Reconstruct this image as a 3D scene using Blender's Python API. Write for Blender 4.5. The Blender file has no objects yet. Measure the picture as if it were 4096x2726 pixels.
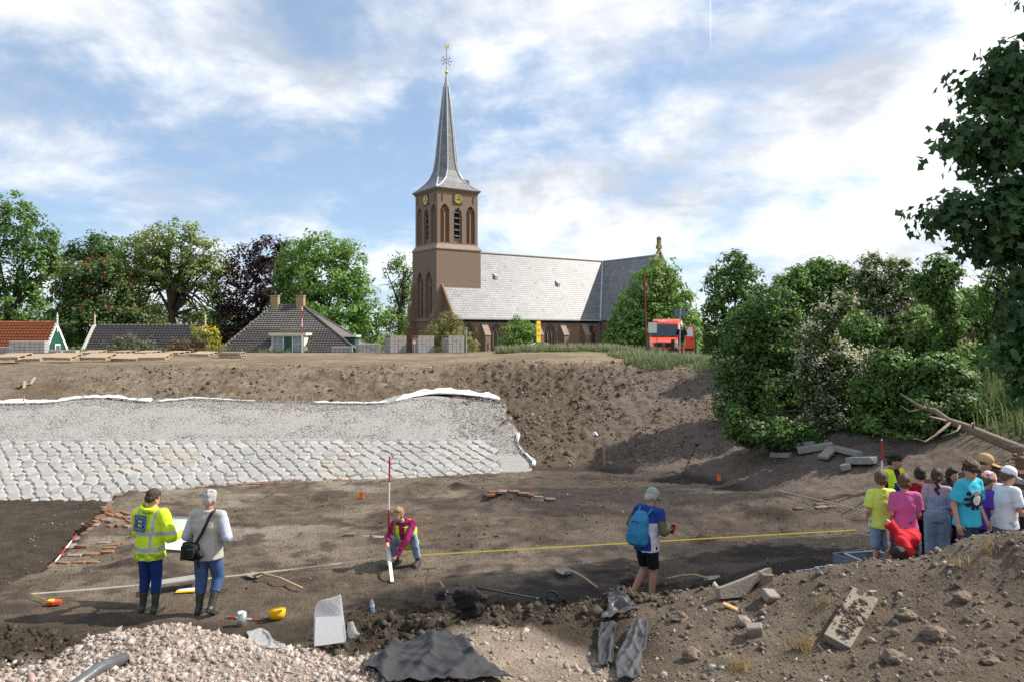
import bpy, bmesh, math, random
import numpy as np
from mathutils import Vector, Matrix, Euler
from mathutils.geometry import tessellate_polygon
SC = bpy.context.scene
COL = SC.collection
rnd = random.Random(7)
R = math.radians
F, CX, HY, EYE = 3072.0, 2048.0, 1335.0, 4.2      # photo focal length (px), centre column, horizon row, eye height (m)

# ------------------------------------------------------------------ camera, sky, sun, exposure
cam_d = bpy.data.cameras.new('camera'); cam = bpy.data.objects.new('camera', cam_d); COL.objects.link(cam)
cam.location = (0, 0, EYE); cam.rotation_euler = (R(90), 0, 0)
cam_d.sensor_width = 36; cam_d.lens = 27.0; cam_d.shift_y = (HY - 1363) / 4096.0
cam_d.clip_start = 0.1; cam_d.clip_end = 6000
SC.camera = cam
SUN_AZ, SUN_EL = 76.0, 43.0
sun_dir = Vector((math.sin(R(SUN_AZ)) * math.cos(R(SUN_EL)), math.cos(R(SUN_AZ)) * math.cos(R(SUN_EL)), math.sin(R(SUN_EL))))
sl = bpy.data.lights.new('sun', 'SUN'); sl.energy = 5.0; sl.angle = R(0.53); sl.color = (1.0, 0.93, 0.82)
so = bpy.data.objects.new('sun', sl); COL.objects.link(so)
so.rotation_euler = (-sun_dir).to_track_quat('-Z', 'Y').to_euler(); so.location = (60, 20, 60)
W = bpy.data.worlds.new('World'); SC.world = W; W.use_nodes = True
nt = W.node_tree; nt.nodes.clear()
def wn(t, **k):
    n = nt.nodes.new(t)
    for a, v in k.items(): setattr(n, a, v)
    return n
def wl(a, b): nt.links.new(a, b)
def wmath(op, a, b=None, c=None):
    n = wn('ShaderNodeMath', operation=op)
    for i, v in enumerate((a, b, c)):
        if v is None: continue
        if isinstance(v, (int, float)): n.inputs[i].default_value = v
        else: wl(v, n.inputs[i])
    return n.outputs[0]
sky = wn('ShaderNodeTexSky', sky_type='NISHITA'); sky.sun_disc = False
sky.sun_elevation = R(SUN_EL); sky.sun_rotation = R(SUN_AZ); sky.air_density = 0.8; sky.dust_density = 0.4; sky.ozone_density = 3.0; sky.altitude = 0
tc = wn('ShaderNodeTexCoord'); sep = wn('ShaderNodeSeparateXYZ'); wl(tc.outputs['Generated'], sep.inputs[0])
# flat cloud layer seen from below: direction / (height + offset)
zz = wmath('ADD', wmath('MAXIMUM', sep.outputs[2], 0.0), 0.34)
cmb = wn('ShaderNodeCombineXYZ')
wl(wmath('DIVIDE', sep.outputs[0], zz), cmb.inputs[0]); wl(wmath('DIVIDE', sep.outputs[1], zz), cmb.inputs[1])
def wnoise(scale, detail, rough, off, dist=0.0):
    mp = wn('ShaderNodeMapping'); wl(cmb.outputs[0], mp.inputs[0]); mp.inputs['Location'].default_value = off
    n = wn('ShaderNodeTexNoise'); wl(mp.outputs[0], n.inputs['Vector'])
    n.inputs['Scale'].default_value = scale; n.inputs['Detail'].default_value = detail
    n.inputs['Roughness'].default_value = rough; n.inputs['Distortion'].default_value = dist
    return n.outputs['Fac']
CLOUD_OFF = (11.3, 5.6, 0.0)
big = wnoise(1.05, 3, 0.5, CLOUD_OFF); fine = wnoise(3.0, 10, 0.60, (CLOUD_OFF[0] + 5, CLOUD_OFF[1], 0), 0.25)
dens = wmath('ADD', wmath('MULTIPLY', big, 0.55), wmath('MULTIPLY', fine, 0.62))
# a denser bank on the +x side of the sky
bank = wn('ShaderNodeMapRange'); wl(sep.outputs[0], bank.inputs[0]); bank.interpolation_type = 'SMOOTHSTEP'
bank.inputs[1].default_value = -0.25; bank.inputs[2].default_value = 0.15; bank.inputs[3].default_value = -0.015; bank.inputs[4].default_value = 0.085
dens = wmath('ADD', dens, bank.outputs[0])
cov = wn('ShaderNodeMapRange'); wl(dens, cov.inputs[0]); cov.interpolation_type = 'SMOOTHSTEP'
cov.inputs[1].default_value = 0.50; cov.inputs[2].default_value = 0.70
thick = wnoise(2.6, 8, 0.58, (CLOUD_OFF[0] + 5.03, CLOUD_OFF[1] + 0.10, 0), 0.2)
thr = wn('ShaderNodeMapRange'); wl(thick, thr.inputs[0]); thr.inputs[1].default_value = 0.42; thr.inputs[2].default_value = 0.62
cc = wn('ShaderNodeMix', data_type='RGBA'); wl(thr.outputs[0], cc.inputs[0])
cc.inputs[6].default_value = (8.6, 8.65, 8.75, 1); cc.inputs[7].default_value = (4.6, 4.9, 5.4, 1)
mx = wn('ShaderNodeMix', data_type='RGBA'); wl(wmath('MULTIPLY', cov.outputs[0], 0.94), mx.inputs[0])
veil = wn('ShaderNodeMix', data_type='RGBA'); veil.inputs[0].default_value = 0.36; wl(sky.outputs[0], veil.inputs[6]); veil.inputs[7].default_value = (4.5, 5.9, 7.5, 1)
wl(veil.outputs[2], mx.inputs[6]); wl(cc.outputs[2], mx.inputs[7])
# a short vapour trail
rat = wmath('DIVIDE', sep.outputs[0], wmath('MAXIMUM', sep.outputs[1], 0.01)); tr = wn('ShaderNodeMapRange'); wl(wmath('ABSOLUTE', wmath('SUBTRACT', rat, 0.2585)), tr.inputs[0]); tr.inputs[1].default_value = 0.0003; tr.inputs[2].default_value = 0.0013; tr.inputs[3].default_value = 0.55; tr.inputs[4].default_value = 0.0
th = wn('ShaderNodeMapRange'); wl(sep.outputs[2], th.inputs[0]); th.inputs[1].default_value = 0.33; th.inputs[2].default_value = 0.36
tm = wn('ShaderNodeMix', data_type='RGBA'); wl(wmath('MULTIPLY', tr.outputs[0], th.outputs[0]), tm.inputs[0]); wl(mx.outputs[2], tm.inputs[6]); tm.inputs[7].default_value = (7.3, 7.4, 7.5, 1)
bg = wn('ShaderNodeBackground'); bg.inputs[1].default_value = 0.105
out = wn('ShaderNodeOutputWorld'); wl(tm.outputs[2], bg.inputs[0]); wl(bg.outputs[0], out.inputs[0])
SC.view_settings.view_transform = 'Standard'; SC.view_settings.look = 'None'; SC.view_settings.exposure = 0.5; SC.view_settings.gamma = 1.0
SC.cycles.use_denoising = False
SC.cycles.max_bounces = 6; SC.cycles.transparent_max_bounces = 6

# ------------------------------------------------------------------ helpers
def P(px, py, d): return Vector(((px - CX) / F * d, d, EYE - (py - HY) / F * d))
def XD(px, d): return (px - CX) / F * d
def PX(m, d): return m * F / d
MATS = {}
def mat(name, col=(.5, .5, .5), rough=.8, var=.18, scale=6.0, bump=0.0, bscale=40.0, metal=0.0, spec=.3, attr=False, trans=0.0, col2=None, alpha=1.0, coord='Object', detail=5):
    if name in MATS: return MATS[name]
    m = bpy.data.materials.new(name); m.use_nodes = True; t = m.node_tree; N = t.nodes; L = t.links
    b = N['Principled BSDF']; o = N['Material Output']
    b.inputs['Roughness'].default_value = rough; b.inputs['Metallic'].default_value = metal
    b.inputs['Specular IOR Level'].default_value = spec; b.inputs['Alpha'].default_value = alpha
    c4 = (*col, 1)
    tcn = N.new('ShaderNodeTexCoord')
    base = None
    if attr:
        a = N.new('ShaderNodeAttribute'); a.attribute_name = 'col'; base = a.outputs['Color']
    nz = N.new('ShaderNodeTexNoise'); nz.inputs['Scale'].default_value = scale; nz.inputs['Detail'].default_value = detail; nz.inputs['Roughness'].default_value = .6
    L.new(tcn.outputs[coord], nz.inputs['Vector'])
    if col2 is not None:
        mm = N.new('ShaderNodeMix'); mm.data_type = 'RGBA'
        mr = N.new('ShaderNodeMapRange'); L.new(nz.outputs['Fac'], mr.inputs[0]); mr.inputs[1].default_value = .35; mr.inputs[2].default_value = .65
        L.new(mr.outputs[0], mm.inputs[0]); mm.inputs[6].default_value = c4; mm.inputs[7].default_value = (*col2, 1)
        base = mm.outputs[2]
    if var > 0:
        mr = N.new('ShaderNodeMapRange'); L.new(nz.outputs['Fac'], mr.inputs[0])
        mr.inputs[1].default_value = .25; mr.inputs[2].default_value = .75; mr.inputs[3].default_value = 1 - var; mr.inputs[4].default_value = 1 + var
        vm = N.new('ShaderNodeMix'); vm.data_type = 'RGBA'; vm.blend_type = 'MULTIPLY'; vm.inputs[0].default_value = 1
        if base is not None: L.new(base, vm.inputs[6])
        else: vm.inputs[6].default_value = c4
        L.new(mr.outputs[0], vm.inputs[7]); base = vm.outputs[2]
    if base is not None: L.new(base, b.inputs['Base Color'])
    else: b.inputs['Base Color'].default_value = c4
    if bump > 0:
        n2 = N.new('ShaderNodeTexNoise'); n2.inputs['Scale'].default_value = bscale; n2.inputs['Detail'].default_value = 6; n2.inputs['Roughness'].default_value = .65
        L.new(tcn.outputs[coord], n2.inputs['Vector'])
        bp = N.new('ShaderNodeBump'); bp.inputs['Strength'].default_value = min(1, bump); bp.inputs['Distance'].default_value = .03
        L.new(n2.outputs['Fac'], bp.inputs['Height']); L.new(bp.outputs[0], b.inputs['Normal'])
    if trans > 0:
        tr = N.new('ShaderNodeBsdfTranslucent'); ms = N.new('ShaderNodeMixShader'); ms.inputs[0].default_value = trans
        if base is not None: L.new(base, tr.inputs['Color'])
        else: tr.inputs['Color'].default_value = c4
        L.new(b.outputs[0], ms.inputs[1]); L.new(tr.outputs[0], ms.inputs[2]); L.new(ms.outputs[0], o.inputs['Surface'])
    MATS[name] = m
    return m

def tag(o, label=None, cat=None, group=None, kind=None):
    if label: o['label'] = label
    if cat: o['category'] = cat
    if group: o['group'] = group
    if kind: o['kind'] = kind
    return o
def empty(name, loc=(0, 0, 0), rz=0.0, label=None, cat=None, group=None, parent=None):
    o = bpy.data.objects.new(name, None); COL.objects.link(o); o.location = loc; o.rotation_euler = (0, 0, rz)
    o.empty_display_size = .2
    if parent: o.parent = parent
    return tag(o, label, cat, group)
def link(name, me, parent=None, loc=None, rot=None, scale=None):
    o = bpy.data.objects.new(name, me); COL.objects.link(o)
    if parent: o.parent = parent
    if loc is not None: o.location = loc
    if rot is not None: o.rotation_euler = rot
    if scale is not None: o.scale = scale
    return o
def np_mesh(name, V, Fc, mats, col=None, smooth=False, mi=None):
    """V (n,3), Fc (m,k) uniform face size"""
    me = bpy.data.meshes.new(name); n, (m, k) = len(V), Fc.shape
    me.vertices.add(n); me.vertices.foreach_set('co', np.asarray(V, np.float32).ravel())
    me.loops.add(m * k); me.loops.foreach_set('vertex_index', Fc.astype(np.int32).ravel())
    me.polygons.add(m); me.polygons.foreach_set('loop_start', np.arange(0, m * k, k, dtype=np.int32))
    try: me.polygons.foreach_set('loop_total', np.full(m, k, np.int32))
    except Exception: pass
    if smooth: me.polygons.foreach_set('use_smooth', np.ones(m, bool))
    if mi is not None: me.polygons.foreach_set('material_index', np.asarray(mi, np.int32))
    me.update(calc_edges=True)
    for x in (mats if isinstance(mats, (list, tuple)) else [mats]): me.materials.append(x)
    if col is not None:
        a = me.color_attributes.new('col', 'FLOAT_COLOR', 'POINT')
        c = np.ones((n, 4), np.float32); c[:, :3] = col; a.data.foreach_set('color', c.ravel())
    return me

class MB:
    """collects shapes into one mesh"""
    def __init__(s): s.v = []; s.f = []; s.m = []; s.M = Matrix.Identity(4); s.cm = 0; s.sm = []; s.cs = False
    def put(s, vs, fs):
        b = len(s.v)
        for p in vs: s.v.append(tuple(s.M @ Vector(p)))
        for f in fs: s.f.append(tuple(b + i for i in f)); s.m.append(s.cm); s.sm.append(s.cs)
        return s
    def box(s, c, d, rz=0, rx=0, ry=0):
        m = Matrix.Translation(c) @ Euler((rx, ry, rz)).to_matrix().to_4x4()
        x, y, z = d[0] / 2, d[1] / 2, d[2] / 2
        vs = [m @ Vector(p) for p in [(-x, -y, -z), (x, -y, -z), (x, y, -z), (-x, y, -z), (-x, -y, z), (x, -y, z), (x, y, z), (-x, y, z)]]
        return s.put(vs, [(0, 3, 2, 1), (4, 5, 6, 7), (0, 1, 5, 4), (1, 2, 6, 5), (2, 3, 7, 6), (3, 0, 4, 7)])
    def cbox(s, c, d, ch, rz=0, rx=0, ry=0):
        """box with chamfered edges"""
        m = Matrix.Translation(c) @ Euler((rx, ry, rz)).to_matrix().to_4x4()
        x, y, z = d[0] / 2, d[1] / 2, d[2] / 2; vs = []; idx = {}
        for sx in (-1, 1):
            for sy in (-1, 1):
                for sz in (-1, 1):
                    for k in range(3):
                        p = [sx * (x - ch), sy * (y - ch), sz * (z - ch)]; p[k] = (sx * x, sy * y, sz * z)[k]
                        idx[(sx, sy, sz, k)] = len(vs); vs.append(m @ Vector(p))
        fs = []
        for k in range(3):
            a, b = [(1, 2), (2, 0), (0, 1)][k]
            for sg in (-1, 1):
                q = []
                for (u, w) in ((-1, -1), (1, -1), (1, 1), (-1, 1)):
                    t = [0, 0, 0]; t[k] = sg; t[a] = u; t[b] = w; q.append(idx[(*t, k)])
                fs.append(tuple(q if sg > 0 else q[::-1]))
        for k in range(3):
            a, b = [(1, 2), (2, 0), (0, 1)][k]
            for u in (-1, 1):
                for w in (-1, 1):
                    t0 = [0, 0, 0]; t0[a] = u; t0[b] = w; t1 = list(t0); t0[k] = -1; t1[k] = 1
                    fs.append((idx[(*t0, a)], idx[(*t1, a)], idx[(*t1, b)], idx[(*t0, b)]))
        for sx in (-1, 1):
            for sy in (-1, 1):
                for sz in (-1, 1): fs.append(tuple(idx[(sx, sy, sz, k)] for k in range(3)))
        return s.put(vs, fs)
    def tube(s, pts, rs, n=8, caps=True, up=None):
        pts = [Vector(p) for p in pts]
        if isinstance(rs, (int, float)): rs = [rs] * len(pts)
        vs = []; prev = None
        for i, p in enumerate(pts):
            d = (pts[min(i + 1, len(pts) - 1)] - pts[max(i - 1, 0)]).normalized()
            if prev is None:
                a = Vector((0, 0, 1)) if abs(d.z) < .9 else Vector((1, 0, 0))
                x = d.cross(a).normalized()
            else: x = (prev - d * prev.dot(d)).normalized()
            prev = x; y = d.cross(x)
            for k in range(n):
                t = 2 * math.pi * k / n; vs.append(p + (x * math.cos(t) + y * math.sin(t)) * rs[i])
        fs = [(i * n + k, i * n + (k + 1) % n, (i + 1) * n + (k + 1) % n, (i + 1) * n + k) for i in range(len(pts) - 1) for k in range(n)]
        if caps: fs += [tuple(range(n))[::-1], tuple((len(pts) - 1) * n + k for k in range(n))]
        return s.put(vs, fs)
    def lathe(s, prof, n=16, c=(0, 0, 0), close=True):
        c = Vector(c); vs = [c + Vector((r * math.cos(2 * math.pi * k / n), r * math.sin(2 * math.pi * k / n), z)) for r, z in prof for k in range(n)]
        fs = [(i * n + k, i * n + (k + 1) % n, (i + 1) * n + (k + 1) % n, (i + 1) * n + k) for i in range(len(prof) - 1) for k in range(n)]
        if close: fs += [tuple(range(n))[::-1], tuple((len(prof) - 1) * n + k for k in range(n))]
        return s.put(vs, fs)
    def prism(s, poly, a, b, axis='y'):
        """extrude 2D polygon between a and b along axis; poly given in the other two coords"""
        def mk(p, t): return {'y': (p[0], t, p[1]), 'x': (t, p[0], p[1]), 'z': (p[0], p[1], t)}[axis]
        n = len(poly); vs = [mk(p, a) for p in poly] + [mk(p, b) for p in poly]
        fs = [(i, (i + 1) % n, n + (i + 1) % n, n + i) for i in range(n)]
        tri = tessellate_polygon([[Vector((p[0], p[1], 0)) for p in poly]])
        fs += [tuple(t) for t in tri] + [tuple(n + i for i in t) for t in tri]
        return s.put(vs, fs)
    def sphere(s, c, r, n=10, m=6):
        r3 = (r, r, r) if isinstance(r, (int, float)) else r
        vs = [(c[0], c[1], c[2] - r3[2])]
        for i in range(1, m):
            t = math.pi * i / m
            for k in range(n):
                f = 2 * math.pi * k / n; vs.append((c[0] + r3[0] * math.sin(t) * math.cos(f), c[1] + r3[1] * math.sin(t) * math.sin(f), c[2] - r3[2] * math.cos(t)))
        vs.append((c[0], c[1], c[2] + r3[2])); e = len(vs) - 1
        fs = [(0, 1 + (k + 1) % n, 1 + k) for k in range(n)]
        for i in range(m - 2):
            for k in range(n): a = 1 + i * n; fs.append((a + k, a + (k + 1) % n, a + n + (k + 1) % n, a + n + k))
        a = 1 + (m - 2) * n; fs += [(a + k, a + (k + 1) % n, e) for k in range(n)]
        return s.put(vs, fs)
    def mesh(s, name, mats, fix=True):
        me = bpy.data.meshes.new(name); me.from_pydata(s.v, [], s.f)
        for x in (mats if isinstance(mats, (list, tuple)) else [mats]): me.materials.append(x)
        me.polygons.foreach_set('material_index', s.m); me.polygons.foreach_set('use_smooth', s.sm)
        if fix:
            b = bmesh.new(); b.from_mesh(me); bmesh.ops.recalc_face_normals(b, faces=b.faces); b.to_mesh(me); b.free()
        me.update(); return me
    def build(s, name, mats, parent=None, loc=None, rot=None, fix=True): return link(name, s.mesh(name, mats, fix), parent, loc, rot)
def soil_material():
    m = bpy.data.materials.new('soil'); m.use_nodes = True; N = m.node_tree.nodes; L = m.node_tree.links; b = N['Principled BSDF']; b.inputs['Roughness'].default_value = .95; b.inputs['Specular IOR Level'].default_value = .12
    t = N.new('ShaderNodeTexCoord'); a = N.new('ShaderNodeAttribute'); a.attribute_name = 'col'
    def nz(sc, det, ro=.62):
        n = N.new('ShaderNodeTexNoise'); n.inputs['Scale'].default_value = sc; n.inputs['Detail'].default_value = det; n.inputs['Roughness'].default_value = ro; L.new(t.outputs['Object'], n.inputs['Vector']); return n.outputs['Fac']
    def mth(op, x, y):
        n = N.new('ShaderNodeMath'); n.operation = op
        for i, v in enumerate((x, y)):
            if isinstance(v, (int, float)): n.inputs[i].default_value = v
            else: L.new(v, n.inputs[i])
        return n.outputs[0]
    c1, c2, f1 = nz(3.0, 9, .7), nz(26, 6, .75), nz(11, 8, .72)
    v = N.new('ShaderNodeTexVoronoi'); v.inputs['Scale'].default_value = 30; L.new(t.outputs['Object'], v.inputs['Vector'])
    k = mth('ADD', mth('MULTIPLY', c1, .9), mth('MULTIPLY', c2, 1.0)); mr = N.new('ShaderNodeMapRange'); L.new(k, mr.inputs[0]); mr.inputs[1].default_value = .62; mr.inputs[2].default_value = 1.28; mr.inputs[3].default_value = .48; mr.inputs[4].default_value = 1.52
    mx_ = N.new('ShaderNodeMix'); mx_.data_type = 'RGBA'; mx_.blend_type = 'MULTIPLY'; mx_.inputs[0].default_value = 1; L.new(a.outputs['Color'], mx_.inputs[6]); L.new(mr.outputs[0], mx_.inputs[7]); L.new(mx_.outputs[2], b.inputs['Base Color'])
    hgt = mth('ADD', mth('ADD', mth('MULTIPLY', f1, 1.0), mth('MULTIPLY', c2, .45)), mth('MULTIPLY', v.outputs['Distance'], -.25))
    bp = N.new('ShaderNodeBump'); bp.inputs['Strength'].default_value = .9; bp.inputs['Distance'].default_value = .085; L.new(hgt, bp.inputs['Height']); L.new(bp.outputs[0], b.inputs['Normal']); MATS['soil'] = m; return m
def copy_tree(o, parent=None):
    c = o.copy(); COL.objects.link(c); c.parent = parent
    for ch in list(o.children): copy_tree(ch, c)
    return c
# value noise
class VN:
    def __init__(s, seed):
        s.t = np.random.RandomState(seed).rand(256, 256)
    def __call__(s, x, y):
        xi = np.floor(x).astype(int); yi = np.floor(y).astype(int); fx = x - xi; fy = y - yi
        fx = fx * fx * (3 - 2 * fx); fy = fy * fy * (3 - 2 * fy); t = s.t
        a = t[xi % 256, yi % 256]; b = t[(xi + 1) % 256, yi % 256]; c = t[xi % 256, (yi + 1) % 256]; d = t[(xi + 1) % 256, (yi + 1) % 256]
        return (a * (1 - fx) + b * fx) * (1 - fy) + (c * (1 - fx) + d * fx) * fy
_vn = [VN(i) for i in range(6)]
def fbm(x, y, sc=1.0, oct=4, seed=0, gain=.5):
    r = 0; a = 1; tot = 0
    for i in range(oct):
        f = sc * 2 ** i; c, s_ = math.cos(.7 * i), math.sin(.7 * i)
        r = r + a * _vn[(seed + i) % 6]((x * c - y * s_) * f + 17.3 * seed + 31.7 * i, (x * s_ + y * c) * f + 5.1 * seed); tot += a; a *= gain
    return r / tot
def sst(a, b, x):
    t = np.clip((np.asarray(x, float) - a) / (b - a), 0, 1); return t * t * (3 - 2 * t)
# ------------------------------------------------------------------ terrain height field
FOOT = np.array([(-400, 23.7), (1, 23.7), (3.2, 23.6), (5.2, 22.6), (6.6, 20.5), (7.4, 18), (8.2, 15.5), (9.3, 12), (11, 6), (13, 0), (18, -60), (30, -400)], float)
PIT = np.array([(-9.6, 8.5), (-8.9, 12.0), (-8.35, 13.6), (-9.3, 17.0), (-10.5, 20.5), (-7.2, 21.9), (-2.5, 22.8), (0.5, 23.7)], float)
def polydist(x, y, pl):
    best = np.full(np.shape(x), 1e9); sg = np.ones(np.shape(x))
    for (ax, ay), (bx, by) in zip(pl[:-1], pl[1:]):
        dx, dy = bx - ax, by - ay; t = np.clip(((x - ax) * dx + (y - ay) * dy) / (dx * dx + dy * dy), 0, 1)
        d = np.hypot(x - ax - t * dx, y - ay - t * dy); cr = dx * (y - ay) - dy * (x - ax)
        m = d < best; best = np.where(m, d, best); sg = np.where(m, np.sign(cr), sg)
    return best * sg
FGP = []
def fg(px, py, d): p = P(px, py, d); FGP.append((p.x, p.y, p.z))
for a in [(150, 2690, 8.6), (350, 2555, 9.1), (560, 2512, 9.3), (720, 2492, 9.4), (950, 2552, 9.2), (1150, 2615, 9.0), (1350, 2690, 8.8), (600, 2600, 8.4), (900, 2640, 8.3), (600, 2726, 7.4), (1000, 2726, 7.7), (1250, 2726, 8.0),
          (100, 2580, 10), (100, 2700, 9.2), (20, 2726, 8.9), (-200, 2600, 9.6),
          (1300, 2485, 11), (1500, 2485, 10.8), (1700, 2448, 11), (1900, 2430, 11.1), (2100, 2440, 11.1), (2300, 2430, 10.9), (1300, 2625, 9.6), (1550, 2610, 9.7), (1700, 2550, 9.9),
          (1760, 2565, 9.2), (1900, 2505, 9.4), (2050, 2545, 9.2), (2250, 2605, 9.0), (1900, 2650, 8.2), (2200, 2720, 7.9), (1500, 2645, 8.7), (1700, 2605, 8.8), (1600, 2726, 7.8), (2350, 2650, 8.7), (2450, 2560, 9.2), (2400, 2430, 10.2),
          (2480, 2350, 10.3), (2850, 2335, 10), (3150, 2292, 9.7), (3300, 2272, 9.5), (3500, 2235, 9.3), (3700, 2205, 9.2), (3900, 2125, 9.0), (4096, 2102, 8.8), (4400, 2080, 8.6),
          (2700, 2500, 8.9), (2700, 2700, 7.6), (3000, 2500, 8.6), (3000, 2700, 7.4), (3400, 2500, 8.2), (3400, 2700, 7.2), (3800, 2400, 8.2), (3800, 2650, 7.1), (4096, 2400, 7.9), (4096, 2700, 6.8)]: fg(*a)
FGP += [(-4.4, 10.4, .05), (-3.4, 10.3, .06), (-2.6, 10.2, .10), (-2.0, 10.1, .12), (-6.0, 10.6, .02), (1.0, 11.6, .02), (1.8, 11.4, 0), (2.7, 11.2, .02), (3.5, 11.0, .28), (4.3, 10.3, .80), (5.1, 10.0, .95), (6.0, 9.8, 1.05), (7.2, 9.4, 1.15), (9.5, 9.2, 1.3), (4.35, 11.35, .45), (3.9, 11.1, .36), (4.7, 11.7, .50), (5.3, 10.9, .95), (6.2, 11.0, .98), (7.5, 11.2, 1.0)]
for x in np.arange(-12, 3.1, 1.5): FGP += [(x, 12.6, 0), (x, 13.6, 0)] + ([(x, 11.5, .0)] if x < 0 else [])
for x in (4.2, 5.5, 7, 9): FGP += [(x, 12.6, min(.55, .25 * (x - 3) + .1))]
for x in (-9, -6, -3, 0, 3, 6, 9):
    FGP += [(x, 5.2, 1.35), (x, 3.2, 2.0), (x, 0.5, 2.55), (x, -6, 2.6)]
FGP = np.array(FGP)
_A = np.hypot(FGP[:, None, 0] - FGP[None, :, 0], FGP[:, None, 1] - FGP[None, :, 1]); _n = len(FGP)
_S = np.block([[_A, np.c_[np.ones(_n)]], [np.ones((1, _n)), np.zeros((1, 1))]])
_w = np.linalg.lstsq(_S, np.r_[FGP[:, 2], 0], rcond=None)[0]
def fg_h(x, y):
    r = np.full(np.shape(x), _w[-1])
    for (a, b, _), w in zip(FGP, _w[:-1]): r = r + w * np.hypot(x - a, y - b)
    return r
def crest_z(x): return 2.88 + .26 * sst(-4, 2, x) - .25 * sst(5.5, 10, x)
def masks(x, y):
    """surface masks used for relief and soil colour"""
    s = polydist(x, y, FOOT); pit = polydist(x, y, PIT)
    return s, pit
def height0(x, y):
    x = np.asarray(x, float); y = np.asarray(y, float)
    s, pit = masks(x, y)
    cz = crest_z(x); zc = cz / .349
    slope = np.clip(s, 0, None) * .349
    # rounded crest edge
    zt = cz - np.log1p(np.exp(np.clip((cz - slope) * 6, -40, 40))) / 6
    z = np.where(s > 0, zt + np.log1p(np.exp(-cz * 6)) / 6, 0.0)
    # excavated bank on the right
    bank = sst(3.0, 5.2, x) * sst(27, 22, y)
    z = np.where(s > 0, z * (1 - .0 * bank), z)
    # crest top falls away behind (north) and under the road
    back = sst(55.5, 63, y); z = z * (1 - back) + (-.2) * back
    far = sst(0, 8, y - 47) * sst(7.0, 9.5, x) * (1 - back); z = z - .32 * far
    # deep part at the left
    dz = sst(-.02, .16, pit) * sst(.5, -.8, x)
    near = sst(11.0, 13.2, y + .25 * (x + 9))
    z = z - .52 * dz * near * np.where(s > 0, sst(2.5, 0, s), 1)
    # terrace where the children stand
    pl = sst(2.9, 5.0, x) * sst(14.6, 12.4, y); z = np.where(s < 2, z + .52 * pl * sst(3, 0, np.clip(s, 0, None)), z)
    # small hollow / cut edge in the shaded bank on the right
    z = z + .30 * np.exp(-(((x - 6.6) / 1.6) ** 2 + ((y - 18.6) / 1.0) ** 2)) - .12 * np.exp(-(((x - 5.2) / 1.8) ** 2 + ((y - 16.8) / 1.2) ** 2))
    f = fg_h(x, y); w = sst(12.9, 12.0, y) * sst(-13, -10.5, x) * sst(11.5, 8.5, x); w = np.maximum(w, sst(9, 6, y) )
    z = z * (1 - w) + f * w
    # level country far away
    r = np.hypot(x, y - 25); fa = sst(60, 110, r); z = z * (1 - fa) - .2 * fa
    return z
HEAPS = [(3.85, 15.5, .17, .34, .22), (-.3, 19.4, .16, .62, .22), (.15, 19.3, .10, .5, .3), (-1.5, 21.0, .12, .28, .18), (-3.0, 16.5, .06, .5, .2), (2.9, 16.9, .07, .5, .25), (5.9, 17.6, .16, .7, .3), (1.2, 17.6, .06, .8, .2), (-6.9, 14.0, .10, .45, .35), (-10.9, 19.8, .14, .35, .25), (-11.6, 21.2, .16, .30, .22), (-12.6, 21.4, .10, .4, .2), (4.3, 18.8, .06, .4, .2)]
def heap_mask(x, y):
    m = np.zeros(np.shape(x)); h = np.zeros(np.shape(x))
    for a, b, amp, rx, ry in HEAPS: g = np.exp(-(((x - a) / rx) ** 2 + ((y - b) / ry) ** 2)); m = np.maximum(m, g); h = h + amp * g
    return m, h
def relief(x, y):
    s, pit = masks(x, y); hm, hh = heap_mask(x, y)
    onslope = sst(.2, 1.2, s) * sst(9.5, 8.0, s)
    rough = fbm(x, y, 1.1, 4, 1) - .5; clod = np.abs(fbm(x, y, 3.2, 3, 2) - .5)
    upper = sst(-3.5, .5, x) * onslope + .55 * sst(4.2, 6.2, s) * onslope
    z = rough * (.05 + .07 * onslope) + (fbm(x, y, 2.6, 4, 0) - .5) * .13 * onslope
    z = z + (.17 - clod) * (.06 + .34 * upper * sst(6.5, 4.0, x) + .14 * onslope) * sst(11.5, 13, y)
    floor = sst(0.2, -.2, s)
    z = z + floor * sst(12, 13, y) * ((fbm(x, y, 4.5, 4, 3) - .5) * .085 + (fbm(x * .6, y * 1.3, 1.1, 3, 4) - .5) * .11)
    fgm = sst(12.6, 11.6, y)
    # clod bank and spoil in the foreground
    bankm = fgm * sst(9.3, 9.9, y) * sst(-3.2, -2.4, x) * sst(1.9, 1.2, x); leftm = fgm * sst(-5.6, -6.3, x) * sst(11.2, 10.4, y)
    mound = fgm * sst(1.2, 2.2, x) * sst(11.4, 10.6, y)
    z = z + (bankm + leftm) * ((.2 - np.abs(fbm(x, y, 4.2, 3, 5) - .5)) * .46 + (fbm(x, y, 9, 3, 0) - .5) * .14) + mound * ((fbm(x, y, 2.0, 4, 2) - .5) * .18 + (fbm(x, y, 11, 3, 1) - .5) * .05)
    grav = fgm * (1 - np.clip(bankm + leftm + mound, 0, 1)) * sst(10.4, 9.6, y)
    z = z + grav * ((fbm(x, y, 1.6, 3, 3) - .5) * .12 + (fbm(x, y, 10, 3, 4) - .5) * .05)
    z = z + hh * (.45 + 1.1 * fbm(x, y, 7, 3, 5)) + (fbm(x, y, 13, 2, 2) - .5) * .09 * hm
    crest = sst(8.3, 9.5, s) * sst(56, 50, y)
    # wheel ruts along the crest
    z = z + crest * ((fbm(x * .25, y * 1.5, 1.2, 3, 5) - .5) * .10)
    return z * sst(75, 45, np.hypot(x, y - 25))
def H(x, y): return height0(x, y) + relief(x, y)
def hz(x, y): return float(H(np.array([x]), np.array([y]))[0])
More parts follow.
